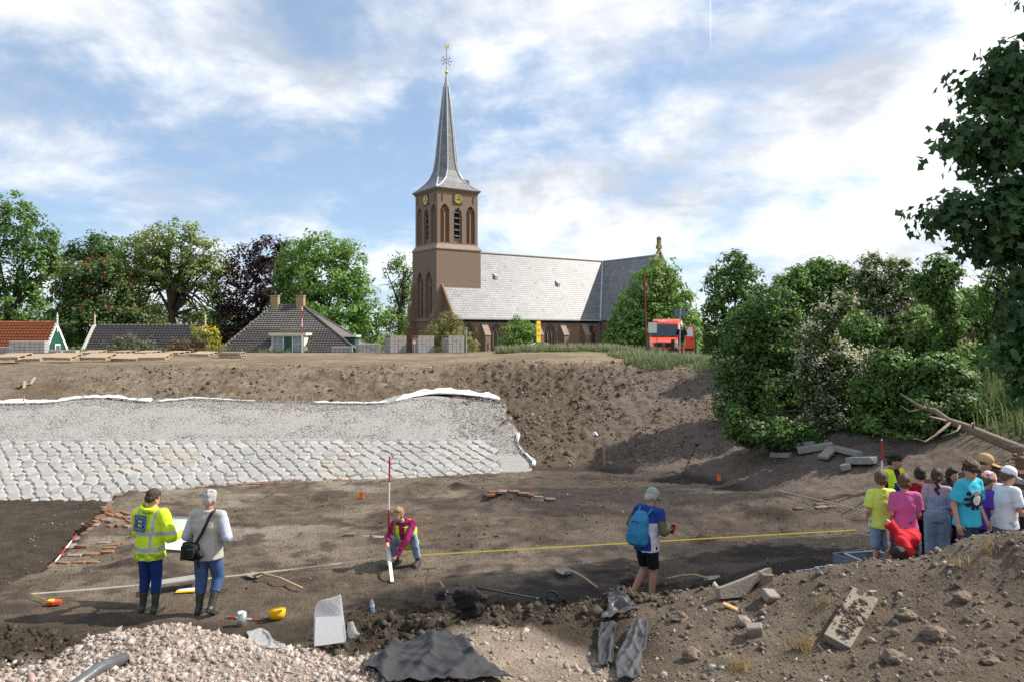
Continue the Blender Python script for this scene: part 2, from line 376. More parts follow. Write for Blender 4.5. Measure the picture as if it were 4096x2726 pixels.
def G(px, py):
    """first hit of the photo ray with the terrain"""
    d = np.arange(5.0, 120.0, .03); x = (px - CX) / F * d; z = EYE - (py - HY) / F * d
    hit = np.nonzero(z < H(x, d))[0]; i = hit[0] if len(hit) else len(d) - 1
    return Vector((x[i], d[i], float(H(x[i:i + 1], d[i:i + 1])[0])))

def graded():
    gx = list(np.arange(-16, 16.01, .085)); a = .1; v = 16.0
    side = []
    while v < 3500: a *= 1.22; v += a; side.append(v)
    gx = [-q for q in side[::-1]] + gx + side
    gy = list(np.arange(5.6, 14.0, .05)) + list(np.arange(14.0, 33.0, .095)); a = .1; v = gy[-1]; up = []
    while v < 3500: a = min(a * 1.12, a + 40); v += a; up.append(v)
    a = .06; v = 5.6; dn = []
    while v > -400: a *= 1.3; v -= a; dn.append(v)
    return np.array(gx), np.array(dn[::-1] + gy + up)
GX, GY = graded()
XX, YY = np.meshgrid(GX, GY); ZZ = H(XX, YY)
def soil_colour(X, Y):
    s, pit = masks(X, Y)
    n1 = fbm(X, Y, .55, 4, 0); n2 = fbm(X, Y, 2.3, 4, 1); n3 = fbm(X * .5, Y * 1.5, .8, 4, 2); n4 = fbm(X, Y, 7, 3, 3)
    def C(*c): return np.array(c)[None, None, :] * np.ones(X.shape + (1,))
    def mixc(a, b, t): return a * (1 - t[..., None]) + b * t[..., None]
    floor = mixc(C(.128, .100, .074), C(.195, .158, .122), sst(.42, .66, n1))
    floor = mixc(floor, C(.30, .26, .22), sst(.50, .70, n3) * sst(-1.5, -5.5, X) * sst(14, 17, Y) * .8)
    floor = mixc(floor, C(.060, .050, .042), sst(.52, .70, n2) * .8)
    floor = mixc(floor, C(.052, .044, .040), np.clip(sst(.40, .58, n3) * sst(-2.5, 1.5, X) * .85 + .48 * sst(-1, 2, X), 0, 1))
    floor = mixc(floor, C(.045, .036, .029), sst(.25, .7, heap_mask(X, Y)[0] + .3 * (n2 - .5)) * .85)
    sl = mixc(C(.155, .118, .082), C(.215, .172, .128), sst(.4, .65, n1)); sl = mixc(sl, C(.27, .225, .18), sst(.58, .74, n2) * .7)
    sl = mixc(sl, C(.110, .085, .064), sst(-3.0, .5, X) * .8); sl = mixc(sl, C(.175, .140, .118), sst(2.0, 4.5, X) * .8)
    top = mixc(C(.255, .200, .140), C(.19, .145, .10), sst(.4, .6, n1))
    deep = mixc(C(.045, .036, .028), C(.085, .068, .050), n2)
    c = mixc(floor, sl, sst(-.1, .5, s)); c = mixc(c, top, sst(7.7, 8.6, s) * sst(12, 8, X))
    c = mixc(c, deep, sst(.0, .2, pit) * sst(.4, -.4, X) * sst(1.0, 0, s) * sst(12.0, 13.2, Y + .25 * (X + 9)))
    fgm = sst(12.4, 11.5, Y)
    rub = mixc(C(.36, .30, .26), C(.27, .225, .19), n2); dark = mixc(C(.048, .038, .029), C(.088, .069, .052), n2); mnd = mixc(C(.150, .119, .092), C(.205, .168, .134), sst(.35, .65, n1))
    sand = mixc(C(.33, .265, .21), C(.27, .22, .175), n2)
    isg = sst(10.15, 9.6, Y + .35 * np.abs(X + 3.9) - .35) * sst(-1.1, -1.9, X) * sst(-6.9, -6.2, X + (9 - Y) * .6)
    iss = sst(9.75, 9.35, Y + .8 * np.clip(X - .2, 0, 9) + .4 * np.clip(-.8 - X, 0, 9)) * sst(-2.2, -1.4, X) * sst(1.5, 1.0, X)
    ism = sst(1.0, 1.8, X + .6 * (n1 - .5)) * sst(11.3, 10.8, Y)
    c = mixc(c, dark, fgm * sst(11.6, 10.9, Y)); c = mixc(c, sand, fgm * iss); c = mixc(c, rub, fgm * isg); c = mixc(c, mnd, fgm * ism)
    grass = mixc(C(.060, .095, .028), C(.10, .13, .045), n2)
    gm = np.clip(sst(3.6, 6.0, s - .8 * (n2 - .5)) * sst(8.0, 10.5, X) * sst(36, 30, Y), 0, 1)
    gm = np.maximum(gm, sst(7.6, 8.4, s + 1.2 * (n2 - .5)) * sst(4.6, 5.6, X) * sst(29, 33, Y))
    gm = np.maximum(gm, sst(45, 48, Y) * sst(-1.5, -.5, X)); gm = np.maximum(gm, sst(56, 59, Y)); gm = np.maximum(gm, sst(45, 60, np.abs(X)))
    c = mixc(c, grass, gm)
    return c * (.86 + .28 * n4)[..., None]
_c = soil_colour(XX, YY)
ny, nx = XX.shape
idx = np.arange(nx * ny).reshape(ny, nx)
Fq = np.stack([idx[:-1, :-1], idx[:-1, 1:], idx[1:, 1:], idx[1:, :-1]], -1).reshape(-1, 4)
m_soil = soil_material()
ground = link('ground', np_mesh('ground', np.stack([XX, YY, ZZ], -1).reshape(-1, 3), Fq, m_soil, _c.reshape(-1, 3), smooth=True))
tag(ground, 'bare brown soil of the excavation, dike slope and spoil heaps', kind='structure')

# ------------------------------------------------------------------ loose clods, rubble, gravel
def ico():
    b = bmesh.new(); bmesh.ops.create_icosphere(b, subdivisions=1, radius=1); v = np.array([p.co[:] for p in b.verts]); f = np.array([[q.index for q in p.verts] for p in b.faces]); b.free(); return v, f
ICO_V, ICO_F = ico()
OCT_V = np.array([(1, 0, 0), (-1, 0, 0), (0, 1, 0), (0, -1, 0), (0, 0, .9), (0, 0, -.9), (.62, .62, .5), (-.6, -.62, .5)], float); OCT_F = np.array([(6, 4, 0), (6, 2, 4), (6, 0, 2), (2, 1, 4), (7, 1, 3), (7, 4, 1), (7, 3, 4), (3, 0, 4), (2, 0, 5), (1, 2, 5), (3, 1, 5), (0, 3, 5)])
def rand_rot(n, rs):
    q = rs.normal(size=(n, 4)); q /= np.linalg.norm(q, axis=1)[:, None]; w, x, y, z = q.T
    return np.stack([1 - 2 * (y * y + z * z), 2 * (x * y - z * w), 2 * (x * z + y * w), 2 * (x * y + z * w), 1 - 2 * (x * x + z * z), 2 * (y * z - x * w), 2 * (x * z - y * w), 2 * (y * z + x * w), 1 - 2 * (x * x + y * y)], -1).reshape(n, 3, 3)
def rocks(name, pts, size, cols, m, seed=0, sink=.45, kind='stuff', label=None, flat=(.45, .9), jag=.42, shape='ico'):
    rs = np.random.RandomState(seed); n = len(pts)
    sc = size[:, None] * np.stack([rs.uniform(.7, 1.25, n), rs.uniform(.7, 1.25, n), rs.uniform(*flat, n)], -1)
    BV, BF = (ICO_V, ICO_F) if shape == 'ico' else (OCT_V, OCT_F); nb_ = len(BV)
    V = BV[None] * (1 + rs.uniform(-jag, jag, (n, nb_, 1))); V = V * sc[:, None, :]
    V = np.einsum('nij,nkj->nki', rand_rot(n, rs), V); z = pts[:, 2] + size * (.5 - sink)
    V = V + np.stack([pts[:, 0], pts[:, 1], z], -1)[:, None, :]
    Fc = (BF[None] + (np.arange(n) * nb_)[:, None, None]).reshape(-1, 3)
    cc = np.repeat(cols, nb_, axis=0)
    o = link(name, np_mesh(name, V.reshape(-1, 3), Fc, m, cc)); tag(o, label, kind=kind); return o
def sizes(n, lo, hi, p, rs): u = rs.rand(n); return lo * (hi / lo) ** (u ** p)
m_rock = mat('clod_rock', rough=.95, var=.25, scale=25, bump=.5, bscale=60, attr=True, spec=.1)
def scatter(name, n, box, keep, lo, hi, p, col, seed, label, colvar=.25, sink=.5, lift=0.0, **k):
    rs = np.random.RandomState(seed); x = rs.uniform(box[0], box[1], n); y = rs.uniform(box[2], box[3], n)
    kp = rs.rand(n) < np.clip(keep(x, y), 0, 1); x = x[kp]; y = y[kp]
    pts = np.stack([x, y, H(x, y) + lift], -1); s = sizes(len(x), lo, hi, p, rs)
    c = np.array(col)[rs.randint(len(col), size=len(x))] * rs.uniform(1 - colvar, 1 + colvar, (len(x), 1))
    return rocks(name, pts, s, c, m_rock, seed, sink, label=label, **k)
def sd(x, y): return polydist(x, y, FOOT)
scatter('soil_crumbs', 40000, (-18, 10, 23.6, 34), lambda x, y: sst(.0, .4, sd(x, y)) * sst(9.8, 8.2, sd(x, y)) * np.maximum(.22, sst(.42, .6, fbm(x, y, .9, 3, 3)) * np.maximum(sst(-3.8, .4, x), .8 * sst(4.6, 5.4, sd(x, y)))), .010, .055, 3.0,
        [(.125, .095, .066), (.17, .13, .092), (.10, .077, .055), (.22, .18, .138)], 13, 'small crumbs of clay over the dike slope', shape='oct')
scatter('soil_clods', 30000, (-16, 9, 23.8, 34), lambda x, y: sst(.1, .6, sd(x, y)) * sst(9.5, 8.2, sd(x, y)) * np.maximum(sst(-3.8, .4, x) * sst(6.5, 4.5, x), .32 * sst(3.9, 5, sd(x, y))) * (fbm(x, y, .7, 2, 3) > .38),
        .012, .12, 5.5, [(.125, .097, .072), (.16, .125, .092), (.095, .075, .057), (.20, .165, .13)], 3, 'loose brown clods of clay on the dike slope', shape='oct', jag=.5)
scatter('floor_crumbs', 22000, (-12, 8, 12.2, 23.5), lambda x, y: (sd(x, y) < .1) * np.maximum(sst(.45, .6, fbm(x, y, .8, 3, 4)), sst(.2, .6, heap_mask(x, y)[0])), .006, .042, 5.0, [(.10, .08, .06), (.16, .13, .10), (.07, .055, .045), (.24, .20, .17), (.20, .10, .06), (.08, .065, .05), (.12, .095, .07), (.06, .05, .04)], 4, 'small crumbs of earth and brick on the excavation floor', shape='oct')
scatter('bank_clods', 20000, (-9, 2.2, 9.2, 12.0), lambda x, y: np.maximum(sst(-2.9, -2.3, x) * sst(9.5, 9.8, y) * sst(11.5, 11.0, y), sst(-5.4, -6.2, x + (9 - y) * .6) * sst(11.0, 10.2, y)), .008, .085, 6.0, [(.060, .048, .037), (.085, .068, .052), (.045, .037, .030), (.11, .09, .07)], 5, 'dark wet clods along the near edge of the excavation', shape='oct', jag=.5)
scatter('mound_stones', 16000, (1.0, 8.5, 6.3, 10.6), lambda x, y: sst(1.0, 2.0, x), .007, .055, 7.0, [(.18, .145, .112), (.215, .175, .14), (.28, .25, .22), (.15, .12, .09), (.13, .105, .08), (.17, .135, .10), (.20, .165, .13), (.16, .125, .095), (.19, .15, .115), (.34, .315, .29)], 6, 'small stones and lumps in the spoil heap', sink=.4, shape='oct')
scatter('rubble', 19000, (-7.6, -1.0, 6.8, 9.9), lambda x, y: sst(10.0, 9.6, y + .35 * np.abs(x + 3.9) - .35) * sst(-1.1, -1.7, x) * sst(-6.9, -6.3, x + (9 - y) * .6), .010, .060, 3.8, [(.42, .36, .32), (.36, .31, .275), (.47, .42, .385), (.40, .30, .26), (.33, .285, .25)], 8, 'pale pink broken rubble heaped beside the pit', sink=.4, colvar=.16, shape='oct')
scatter('sand_stones', 2200, (-1.9, 1.6, 7.0, 9.7), lambda x, y: sst(9.7, 9.3, y + .8 * np.clip(x - .2, 0, 9)), .006, .06, 3.4, [(.34, .28, .23), (.26, .215, .18), (.40, .33, .28)], 9, 'small stones on the pinkish sand heap', shape='oct')
# ------------------------------------------------------------------ dike revetment: gravel layer, set stones, white filter cloth
SL = math.atan(.349)
def slope_pt(x, t, off=0.0):
    """point on the dike slope, t metres up the slope from the toe line"""
    return Vector((x, 23.7 + t * math.cos(SL) - off * math.sin(SL), t * math.sin(SL) + off * math.cos(SL)))
def t_of(py, x=0):   # t where a slope point shows at photo row py
    k = (py - HY) / F; d = (EYE + .349 * 23.7) / (k + .349); return (d - 23.7) / math.cos(SL)
TOPE = [(-700, 1612), (0, 1622), (220, 1618), (300, 1600), (420, 1597), (560, 1612), (620, 1616), (760, 1600), (980, 1611), (1250, 1618), (1500, 1622), (1590, 1612), (1680, 1586), (1780, 1580), (1900, 1592), (1985, 1604), (2012, 1612)]
def top_t(x):
    d = 28.3; px = CX + x / d * F; py = np.interp(px, [a for a, b in TOPE], [b for a, b in TOPE]); return t_of(py)
def right_x(t): return .62 - t * .20 + .10 * math.sin(t * 3)
nxg, ntg = 330, 70; rs = np.random.RandomState(5); xl = -30.0
Ug, Vg_ = np.meshgrid(np.linspace(0, 1, nxg + 1), np.linspace(0, 1, ntg + 1), indexing='ij'); x0 = xl + (.62 - xl) * Ug; Tt = top_t(x0); tt = -2.2 + (Tt + 2.2) * Vg_; tc_ = np.clip(tt, 0, None)
xx = xl + (.62 - tc_ * .20 + .10 * np.sin(tc_ * 3) - xl) * Ug; eg = np.minimum(1, np.minimum((1 - Ug) * 12, (1 - Vg_) * 8 + .05)); off = .05 + .08 * eg + .03 * (fbm(xx, tt, 1.5, 2, 2) - .5) + .02 * (fbm(xx, tt, 9, 3, 1) - .5)
off = np.where((tt < t_of(1772) - .10) & (xx < -.42 - .16 * tt), -.03, off)
V = np.stack([xx, 23.7 + tt * math.cos(SL) - off * math.sin(SL), tt * math.sin(SL) + off * math.cos(SL)], -1).reshape(-1, 3)
g = np.arange((nxg + 1) * (ntg + 1)).reshape(nxg + 1, ntg + 1)
Fq = np.stack([g[:-1, :-1], g[1:, :-1], g[1:, 1:], g[:-1, 1:]], -1).reshape(-1, 4)
m_grav = mat('gravel', (.35, .335, .318), .95, .40, 30, 1.0, 38, spec=.15, detail=3)
o = link('gravel_layer', np_mesh('gravel_layer', V, Fq, m_grav, smooth=True)); tag(o, 'pale grey gravel layer spread on the dike slope', kind='structure')
rs = np.random.RandomState(11); n = 25000
gx = rs.uniform(-19.5, .6, n); gt = rs.uniform(.9, 5.2, n); kp = (gt < top_t(gx) - .02) & (gx < .62 - gt * .20 + .10 * np.sin(gt * 3)) & ~((gt < t_of(1766)) & (gx < -.35 - .16 * gt))
gx, gt = gx[kp], gt[kp]; gp = np.stack([gx, 23.7 + gt * math.cos(SL) - .130 * math.sin(SL), gt * math.sin(SL) + .130 * math.cos(SL)], -1)
# small angular pieces (octahedra)
OV = np.array([(1, 0, 0), (-1, 0, 0), (0, 1, 0), (0, -1, 0), (0, 0, .7), (0, 0, -.7)], float); OF = np.array([(0, 2, 4), (2, 1, 4), (1, 3, 4), (3, 0, 4), (2, 0, 5), (1, 2, 5), (3, 1, 5), (0, 3, 5)])
sz = rs.uniform(.014, .030, len(gp)); Vg = OV[None] * sz[:, None, None] * rs.uniform(.6, 1.3, (len(gp), 6, 1)); Vg = np.einsum('nij,nkj->nki', rand_rot(len(gp), rs), Vg) + gp[:, None, :]
cg = np.array([(.36, .345, .325), (.44, .42, .40), (.28, .268, .255), (.40, .37, .345)])[rs.randint(4, size=len(gp))] * rs.uniform(.8, 1.15, (len(gp), 1))
o = link('gravel_pebbles', np_mesh('gravel_pebbles', Vg.reshape(-1, 3), (OF[None] + (np.arange(len(gp)) * 6)[:, None, None]).reshape(-1, 3), m_rock, np.repeat(cg, 6, 0)))
tag(o, 'angular grey pebbles of the gravel layer on the dike', kind='stuff')

# set stones: irregular chamfered blocks, shared between a few shapes
rev = empty('stone_revetment', (0, 23.7, 0), 0, 'rows of set pale concrete stones at the foot of the dike', 'revetment')
r_ = random.Random(3); ttop = t_of(1772); PW, PT = .42, .255; grid = {}
PH = [.5 * (k % 2) + r_.uniform(-.08, .08) for k in range(60)]; nrow = int((ttop + 2.1) / PT); ncol = int(19.0 / PW)
for j in range(-1, nrow + 1):
    for i in range(-1, ncol + 2): grid[(i, j)] = (-18.9 + (i + PH[j + 1]) * PW + r_.uniform(-.085, .085), -2.1 + (j + .5) * PT + r_.uniform(-.034, .034))
def clip(poly, nx, ny, c):
    out = []
    for k in range(len(poly)):
        a, b_ = poly[k], poly[(k + 1) % len(poly)]; da, db = a[0] * nx + a[1] * ny - c, b_[0] * nx + b_[1] * ny - c
        if da <= 0: out.append(a)
        if da * db < 0: q = da / (da - db); out.append((a[0] + (b_[0] - a[0]) * q, a[1] + (b_[1] - a[1]) * q))
    return out
cells = []
for j in range(nrow):
    for i in range(ncol + 1):
        cx, ct = grid[(i, j)]
        if cx > -.42 - .16 * ct: continue
        poly = [(cx - .6, ct - .5), (cx + .6, ct - .5), (cx + .6, ct + .5), (cx - .6, ct + .5)]
        for dj in (-1, 0, 1):
            for di in (-2, -1, 0, 1, 2):
                q = grid.get((i + di, j + dj))
                if q is None or (di == 0 and dj == 0): continue
                nx_, nt_ = q[0] - cx, q[1] - ct; L = math.hypot(nx_, nt_); nx_ /= L; nt_ /= L; poly = clip(poly, nx_, nt_, nx_ * (cx + q[0]) / 2 + nt_ * (ct + q[1]) / 2 - .007)
                if len(poly) < 3: break
        if len(poly) >= 4: cells.append((cx, ct, poly))
def stone_geo(cx, ct, poly):
    """prism with a broad chamfer and a slightly tilted flat top"""
    n = len(poly); h = .050 + r_.uniform(-.014, .014); tx, tt = r_.uniform(-.22, .22), r_.uniform(-.22, .22); ox, ot = r_.uniform(-.02, .02), r_.uniform(-.02, .02); f = r_.uniform(.60, .80); V = []
    for x, t in poly: V.append(slope_pt(x, t, -.05))
    for x, t in poly: V.append(slope_pt(x, t, .105 + h * .30))
    for x, t in poly:
        x2, t2 = cx + (x - cx) * f + ox, ct + (t - ct) * f + ot; V.append(slope_pt(x2, t2, .105 + h + (x2 - cx) * tx * .35 + (t2 - ct) * tt * .35))
    Fc = [(k, (k + 1) % n, n + (k + 1) % n, n + k) for k in range(n)] + [(n + k, n + (k + 1) % n, 2 * n + (k + 1) % n, 2 * n + k) for k in range(n)] + [tuple(2 * n + k for k in range(n))]
    return [(v.x, v.y - 23.7, v.z) for v in V], Fc
pts_ = np.array([slope_pt(c[0], c[1])[:] for c in cells]); seen = pts_[:, 2] > np.where(pts_[:, 2] < .05, H(pts_[:, 0], pts_[:, 1] - .35) - .02, -9)
inview = CX + pts_[:, 0] / pts_[:, 1] * F > -20
order = [k for k in np.argsort(pts_[:, 1]) if seen[k] and inview[k]]; big = set(order[:300]); restV, restF, restM = [], [], []
STM = [mat('concrete_stone%d' % k, c, .8, .14, 5, .3, 45, spec=.25) for k, c in enumerate(((.36, .355, .34), (.33, .325, .315), (.36, .335, .305), (.39, .385, .37)))]
for k, c in enumerate(cells):
    V, Fc = stone_geo(*c); w = fbm(np.array([c[0] * .5]), np.array([c[1] * .9]), 1.1, 2, 3)[0]; mi = 2 if w > .62 else (1 if w < .40 else r_.choice((0, 0, 3, 1)))
    if k in big:
        me = bpy.data.meshes.new('stone'); me.from_pydata(V, [], Fc); me.materials.append(STM[mi]); link('stone', me, rev)
    else:
        b0 = len(restV); restV += V; restF += [tuple(b0 + q for q in f) for f in Fc]; restM += [mi] * len(Fc)
me = bpy.data.meshes.new('stone_rows'); me.from_pydata(restV, [], restF)
for m in STM: me.materials.append(m)
me.polygons.foreach_set('material_index', restM); o = link('stone_rows', me, rev); tag(o, kind='stuff')

# white filter cloth along the upper and right edge of the gravel
m_cloth = mat('white_cloth', (.66, .66, .65), .85, .08, 5, .2, 20, spec=.2)
def cloth(name, line, label, parent=None):
    """line: list of (x, t, width, lift); ribbon laid up the slope with ripples"""
    b = MB(); b.cs = True; rr = random.Random(len(line)); rows = []
    fine = []
    for (a, c) in zip(line[:-1], line[1:]):
        k = max(2, int(math.hypot(c[0] - a[0], c[1] - a[1]) / .12))
        for i in range(k): fine.append(tuple(a[j] + (c[j] - a[j]) * i / k for j in range(5)))
    fine.append(line[-1]); n = 7; vs = []
    for i, (x, t, w, lf, dx) in enumerate(fine):
        w2 = w * (1 + .18 * math.sin(i * .9) + rr.uniform(-.08, .08))
        for j in range(n):
            v = j / (n - 1); hgt = .125 + .22 * lf * math.sin(math.pi * v) * (1 + .4 * math.sin(i * .55 + j)) + .030 * math.sin(i * 1.7 + j * 2.1) * v + .02 * math.sin(i * .83 + 2) * math.sin(j * 1.9 + i * .4) + rr.uniform(-.008, .008)
            vs.append(slope_pt(x + dx * v * w2, t - .06 + v * w2 * (1 - abs(dx)), hgt - .05 * (v > .9)))
    fs = [(i * n + j, (i + 1) * n + j, (i + 1) * n + j + 1, i * n + j + 1) for i in range(len(fine) - 1) for j in range(n - 1)]
    b.put(vs, fs); o = b.build(name, m_cloth, parent)
    md = o.modifiers.new('thick', 'SOLIDIFY'); md.thickness = .012
    return o
def tl(x, w, lf=.05, up=0): return (x, top_t(x) + up, w, lf, 0)
o = cloth('filter_cloth', [tl(x, .40, .03) for x in np.arange(-20.4, -17.6, .4)] + [tl(x, .30) for x in np.arange(-17.5, -15.6, .4)], ''); tag(o, 'white filter cloth strip above the gravel, leftmost length', 'cloth', 'white filter cloth above the gravel')
o = cloth('filter_cloth', [tl(x, .20 + .10 * math.sin(x * 2) ** 2, .05) for x in np.arange(-16.0, -13.0, .3)], ''); tag(o, 'white filter cloth strip lying along the wavy gravel edge, with a fold', 'cloth', 'white filter cloth above the gravel')
o = cloth('filter_cloth', [tl(x, .15 - .008 * i, .04) for i, x in enumerate(np.arange(-13.1, -9.3, .3))], ''); tag(o, 'thin white filter cloth strip tapering out above the gravel', 'cloth', 'white filter cloth above the gravel')
o = cloth('filter_cloth', [tl(x, .13, .03) for x in np.arange(-7.3, -4.3, .3)], ''); tag(o, 'narrow white filter cloth strip left of the big cloth fold', 'cloth', 'white filter cloth above the gravel')
o = cloth('filter_cloth', [tl(-4.35, .12, .06), tl(-4.1, .50, .10), tl(-3.6, .62, .12), tl(-2.9, .55, .16), tl(-2.2, .55, .14), tl(-1.5, .45, .10), tl(-.9, .5, .08), tl(-.45, .35, .05)], ''); tag(o, 'big crumpled white cloth fold at the top right corner of the gravel', 'cloth', 'white filter cloth above the gravel')
o = cloth('filter_cloth', [(right_x(t) - .04 + .03 * math.sin(t * 5), t, .10 + .05 * math.sin(t * 3.3), .01, .8) for t in np.arange(.15, 2.6, .25)], ''); tag(o, 'white filter cloth edge running down the right side of the gravel', 'cloth', 'white filter cloth above the gravel')

# road on the dike and verge grass
m_road = mat('asphalt', (.20, .195, .19), .9, .12, 3, .4, 80)
b = MB(); n = 26
vs = []
for i in range(n + 1):
    for j in range(9):
        x = 9.0 + 40 * i / n; y = 47.5 + 5.5 * j / 8 - .10 * (x - 9) - .012 * (x - 9) ** 2 * (x > 9) * .5
        vs.append((x, y, hz(x, y) * 0 + 2.66 + .03))
b.put(vs, [(i * 9 + j, (i + 1) * 9 + j, (i + 1) * 9 + j + 1, i * 9 + j + 1) for i in range(n) for j in range(8)])
o = b.build('road', m_road); tag(o, 'pale asphalt road on the dike beside the van', kind='structure')

def blades(name, pts, hgt, cols, label, lean=.35, wid=.012, seed=1, plume=0.0):
    rs = np.random.RandomState(seed); n = len(pts); h = hgt * rs.uniform(.3, 1.3, n); a = rs.uniform(0, 6.283, n); w = wid * rs.uniform(.6, 1.4, n)
    tx, ty = np.cos(a), np.sin(a); ln = rs.uniform(.1, lean, n) * h; b = rs.uniform(0, 6.283, n); lx = np.cos(b) * ln - .12 * h; ly = np.sin(b) * ln
    V = np.zeros((n, 5, 3)); Z = np.zeros(n)
    V[:, 0] = pts - np.stack([tx * w, ty * w, Z + .03], -1); V[:, 1] = pts + np.stack([tx * w, ty * w, Z - .03], -1)
    V[:, 2] = pts + np.stack([lx * .4 + tx * w * .8, ly * .4 + ty * w * .8, h * .6], -1); V[:, 3] = pts + np.stack([lx * .4 - tx * w * .8, ly * .4 - ty * w * .8, h * .6], -1)
    V[:, 4] = pts + np.stack([lx, ly, h], -1)
    base = (np.arange(n) * 5)[:, None]
    Fc = np.concatenate([base + np.array([[0, 1, 2]]), base + np.array([[0, 2, 3]]), base + np.array([[3, 2, 4]])])
    c = np.array(cols)[rs.randint(len(cols), size=n)] * rs.uniform(.7, 1.25, (n, 1)); cv = np.repeat(c, 5, 0).reshape(n, 5, 3)
    if plume > 0:
        k = rs.rand(n) < plume; cv[k, 4] = (.50, .46, .36); cv[k, 2:4] = cv[k, 2:4] * .5 + np.array((.25, .23, .16))
        V[k, 4] += np.stack([np.zeros(k.sum())] * 2 + [h[k] * .25], -1)
    o = link(name, np_mesh(name, V.reshape(-1, 3), Fc, mat('grass_blade', rough=.7, var=.1, attr=True, trans=.35, spec=.2), cv.reshape(-1, 3)))
    tag(o, label, kind='stuff'); return o
rs = np.random.RandomState(21)
def gpts(n, f, box):
    x = rs.uniform(box[0], box[1], n); y = rs.uniform(box[2], box[3], n); k = f(x, y); x, y = x[k], y[k]; return np.stack([x, y, H(x, y)], -1)
GC = [(.105, .165, .05), (.14, .20, .07), (.19, .21, .10), (.085, .14, .045)]
blades('verge_grass', gpts(15000, lambda x, y: (sd(x, y) + 1.6 * (fbm(x, y, 1.3, 4, 1) - .5) > 8.0) & (fbm(x, y, 1.1, 3, 5) > .40), (4.7, 10.5, 30, 38)), .26, GC, 'tall seeding grass on the dike verge in front of the van', plume=.22, seed=2, wid=.012, lean=.7)
blades('crest_grass', gpts(15000, lambda x, y: (y > 45 + 1.6 * fbm(x, y, .8, 2, 2)) & (fbm(x, y, .9, 3, 4) > .42), (-1.0, 9.5, 44, 51)), .36, GC, 'long grass along the dike crest before the church', plume=.3, seed=3, wid=.016, lean=.6)
blades('slope_grass', gpts(13000, lambda x, y: sd(x, y) > 4.6, (10.5, 24, 14, 34)), .55, GC + [(.20, .24, .13)], 'pale green grass on the bank behind the thicket', seed=4, wid=.022)
blades('house_grass', gpts(1600, lambda x, y: fbm(x, y, .7, 3, 2) > .52, (-38, -16, 54.5, 58.0)), .30, GC, 'weeds along the back of the dike before the houses', plume=.05, seed=5, wid=.03)
# ------------------------------------------------------------------ church
U = Vector((.824, .566, 0)); CH_RZ = math.atan2(.566, .824)
def brick_mat(name, col, col2, var=.2):
    m = mat(name, col, .9, .10, 6.5, .35, 18, col2=col2, spec=.15, detail=8)
    return m
m_brick = brick_mat('church_brick', (.225, .130, .094), (.285, .185, .140))
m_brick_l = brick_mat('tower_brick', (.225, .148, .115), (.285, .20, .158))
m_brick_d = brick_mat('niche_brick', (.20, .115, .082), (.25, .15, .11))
def slate_mat(name, c1, c2, rough):
    m = bpy.data.materials.new(name); m.use_nodes = True; N = m.node_tree.nodes; L = m.node_tree.links; b = N['Principled BSDF']
    t = N.new('ShaderNodeTexCoord'); uv = N.new('ShaderNodeUVMap')
    br = N.new('ShaderNodeTexBrick'); L.new(uv.outputs[0], br.inputs['Vector'])
    br.inputs['Color1'].default_value = (*c1, 1); br.inputs['Color2'].default_value = (*c2, 1); br.inputs['Mortar'].default_value = (c1[0] * .6, c1[1] * .6, c1[2] * .6, 1)
    br.inputs['Scale'].default_value = 1; br.inputs['Mortar Size'].default_value = .03; br.inputs['Brick Width'].default_value = .55; br.inputs['Row Height'].default_value = .36
    nz = N.new('ShaderNodeTexNoise'); nz.inputs['Scale'].default_value = .8; nz.inputs['Detail'].default_value = 6; L.new(t.outputs['Object'], nz.inputs['Vector'])
    mr = N.new('ShaderNodeMapRange'); L.new(nz.outputs['Fac'], mr.inputs[0]); mr.inputs[1].default_value = .3; mr.inputs[2].default_value = .7; mr.inputs[3].default_value = .82; mr.inputs[4].default_value = 1.15
    mm = N.new('ShaderNodeMix'); mm.data_type = 'RGBA'; mm.blend_type = 'MULTIPLY'; mm.inputs[0].default_value = 1; L.new(br.outputs['Color'], mm.inputs[6]); L.new(mr.outputs[0], mm.inputs[7]); L.new(mm.outputs[2], b.inputs['Base Color'])
    bp = N.new('ShaderNodeBump'); bp.inputs['Strength'].default_value = .5; bp.inputs['Distance'].default_value = .02; L.new(br.outputs['Fac'], bp.inputs['Height']); bp.invert = True; L.new(bp.outputs[0], b.inputs['Normal'])
    b.inputs['Roughness'].default_value = rough; b.inputs['Specular IOR Level'].default_value = .4; return m
m_slate = slate_mat('slate', (.175, .178, .192), (.235, .238, .25), .50)
m_lead = mat('lead', (.42, .45, .50), .5, .15, 3, spec=.5)
m_gold = mat('gold', (.80, .55, .12), .3, .05, 4, metal=1.0)
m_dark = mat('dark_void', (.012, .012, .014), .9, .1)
m_louvre = mat('louvre_slate', (.075, .075, .085), .6, .1)
m_glass = mat('leaded_glass', (.035, .045, .05), .18, .4, 9, .3, 12, spec=.6)
m_iron = mat('iron', (.05, .05, .055), .6, .1)
m_sand = mat('pale_stone', (.30, .235, .185), .9, .2, 2)
m_pipe = mat('zinc_pipe', (.16, .18, .21), .5, .1, spec=.4)
church = empty('church', (-9.83, 100, 0), CH_RZ, 'brick village church with slate roof and tall pointed tower spire', 'church')
def uv_from(o, fn):
    me = o.data; l = me.uv_layers.new(name='uv'); 
    for p in me.polygons:
        for li in p.loop_indices: l.data[li].uv = fn(me.vertices[me.loops[li].vertex_index].co, p.normal)
def uv_roof(o): uv_from(o, lambda c, n: ((c.x * (-n.y) + c.y * n.x) / max(.05, math.hypot(n.x, n.y)), c.z / max(.3, math.hypot(n.x, n.y))))
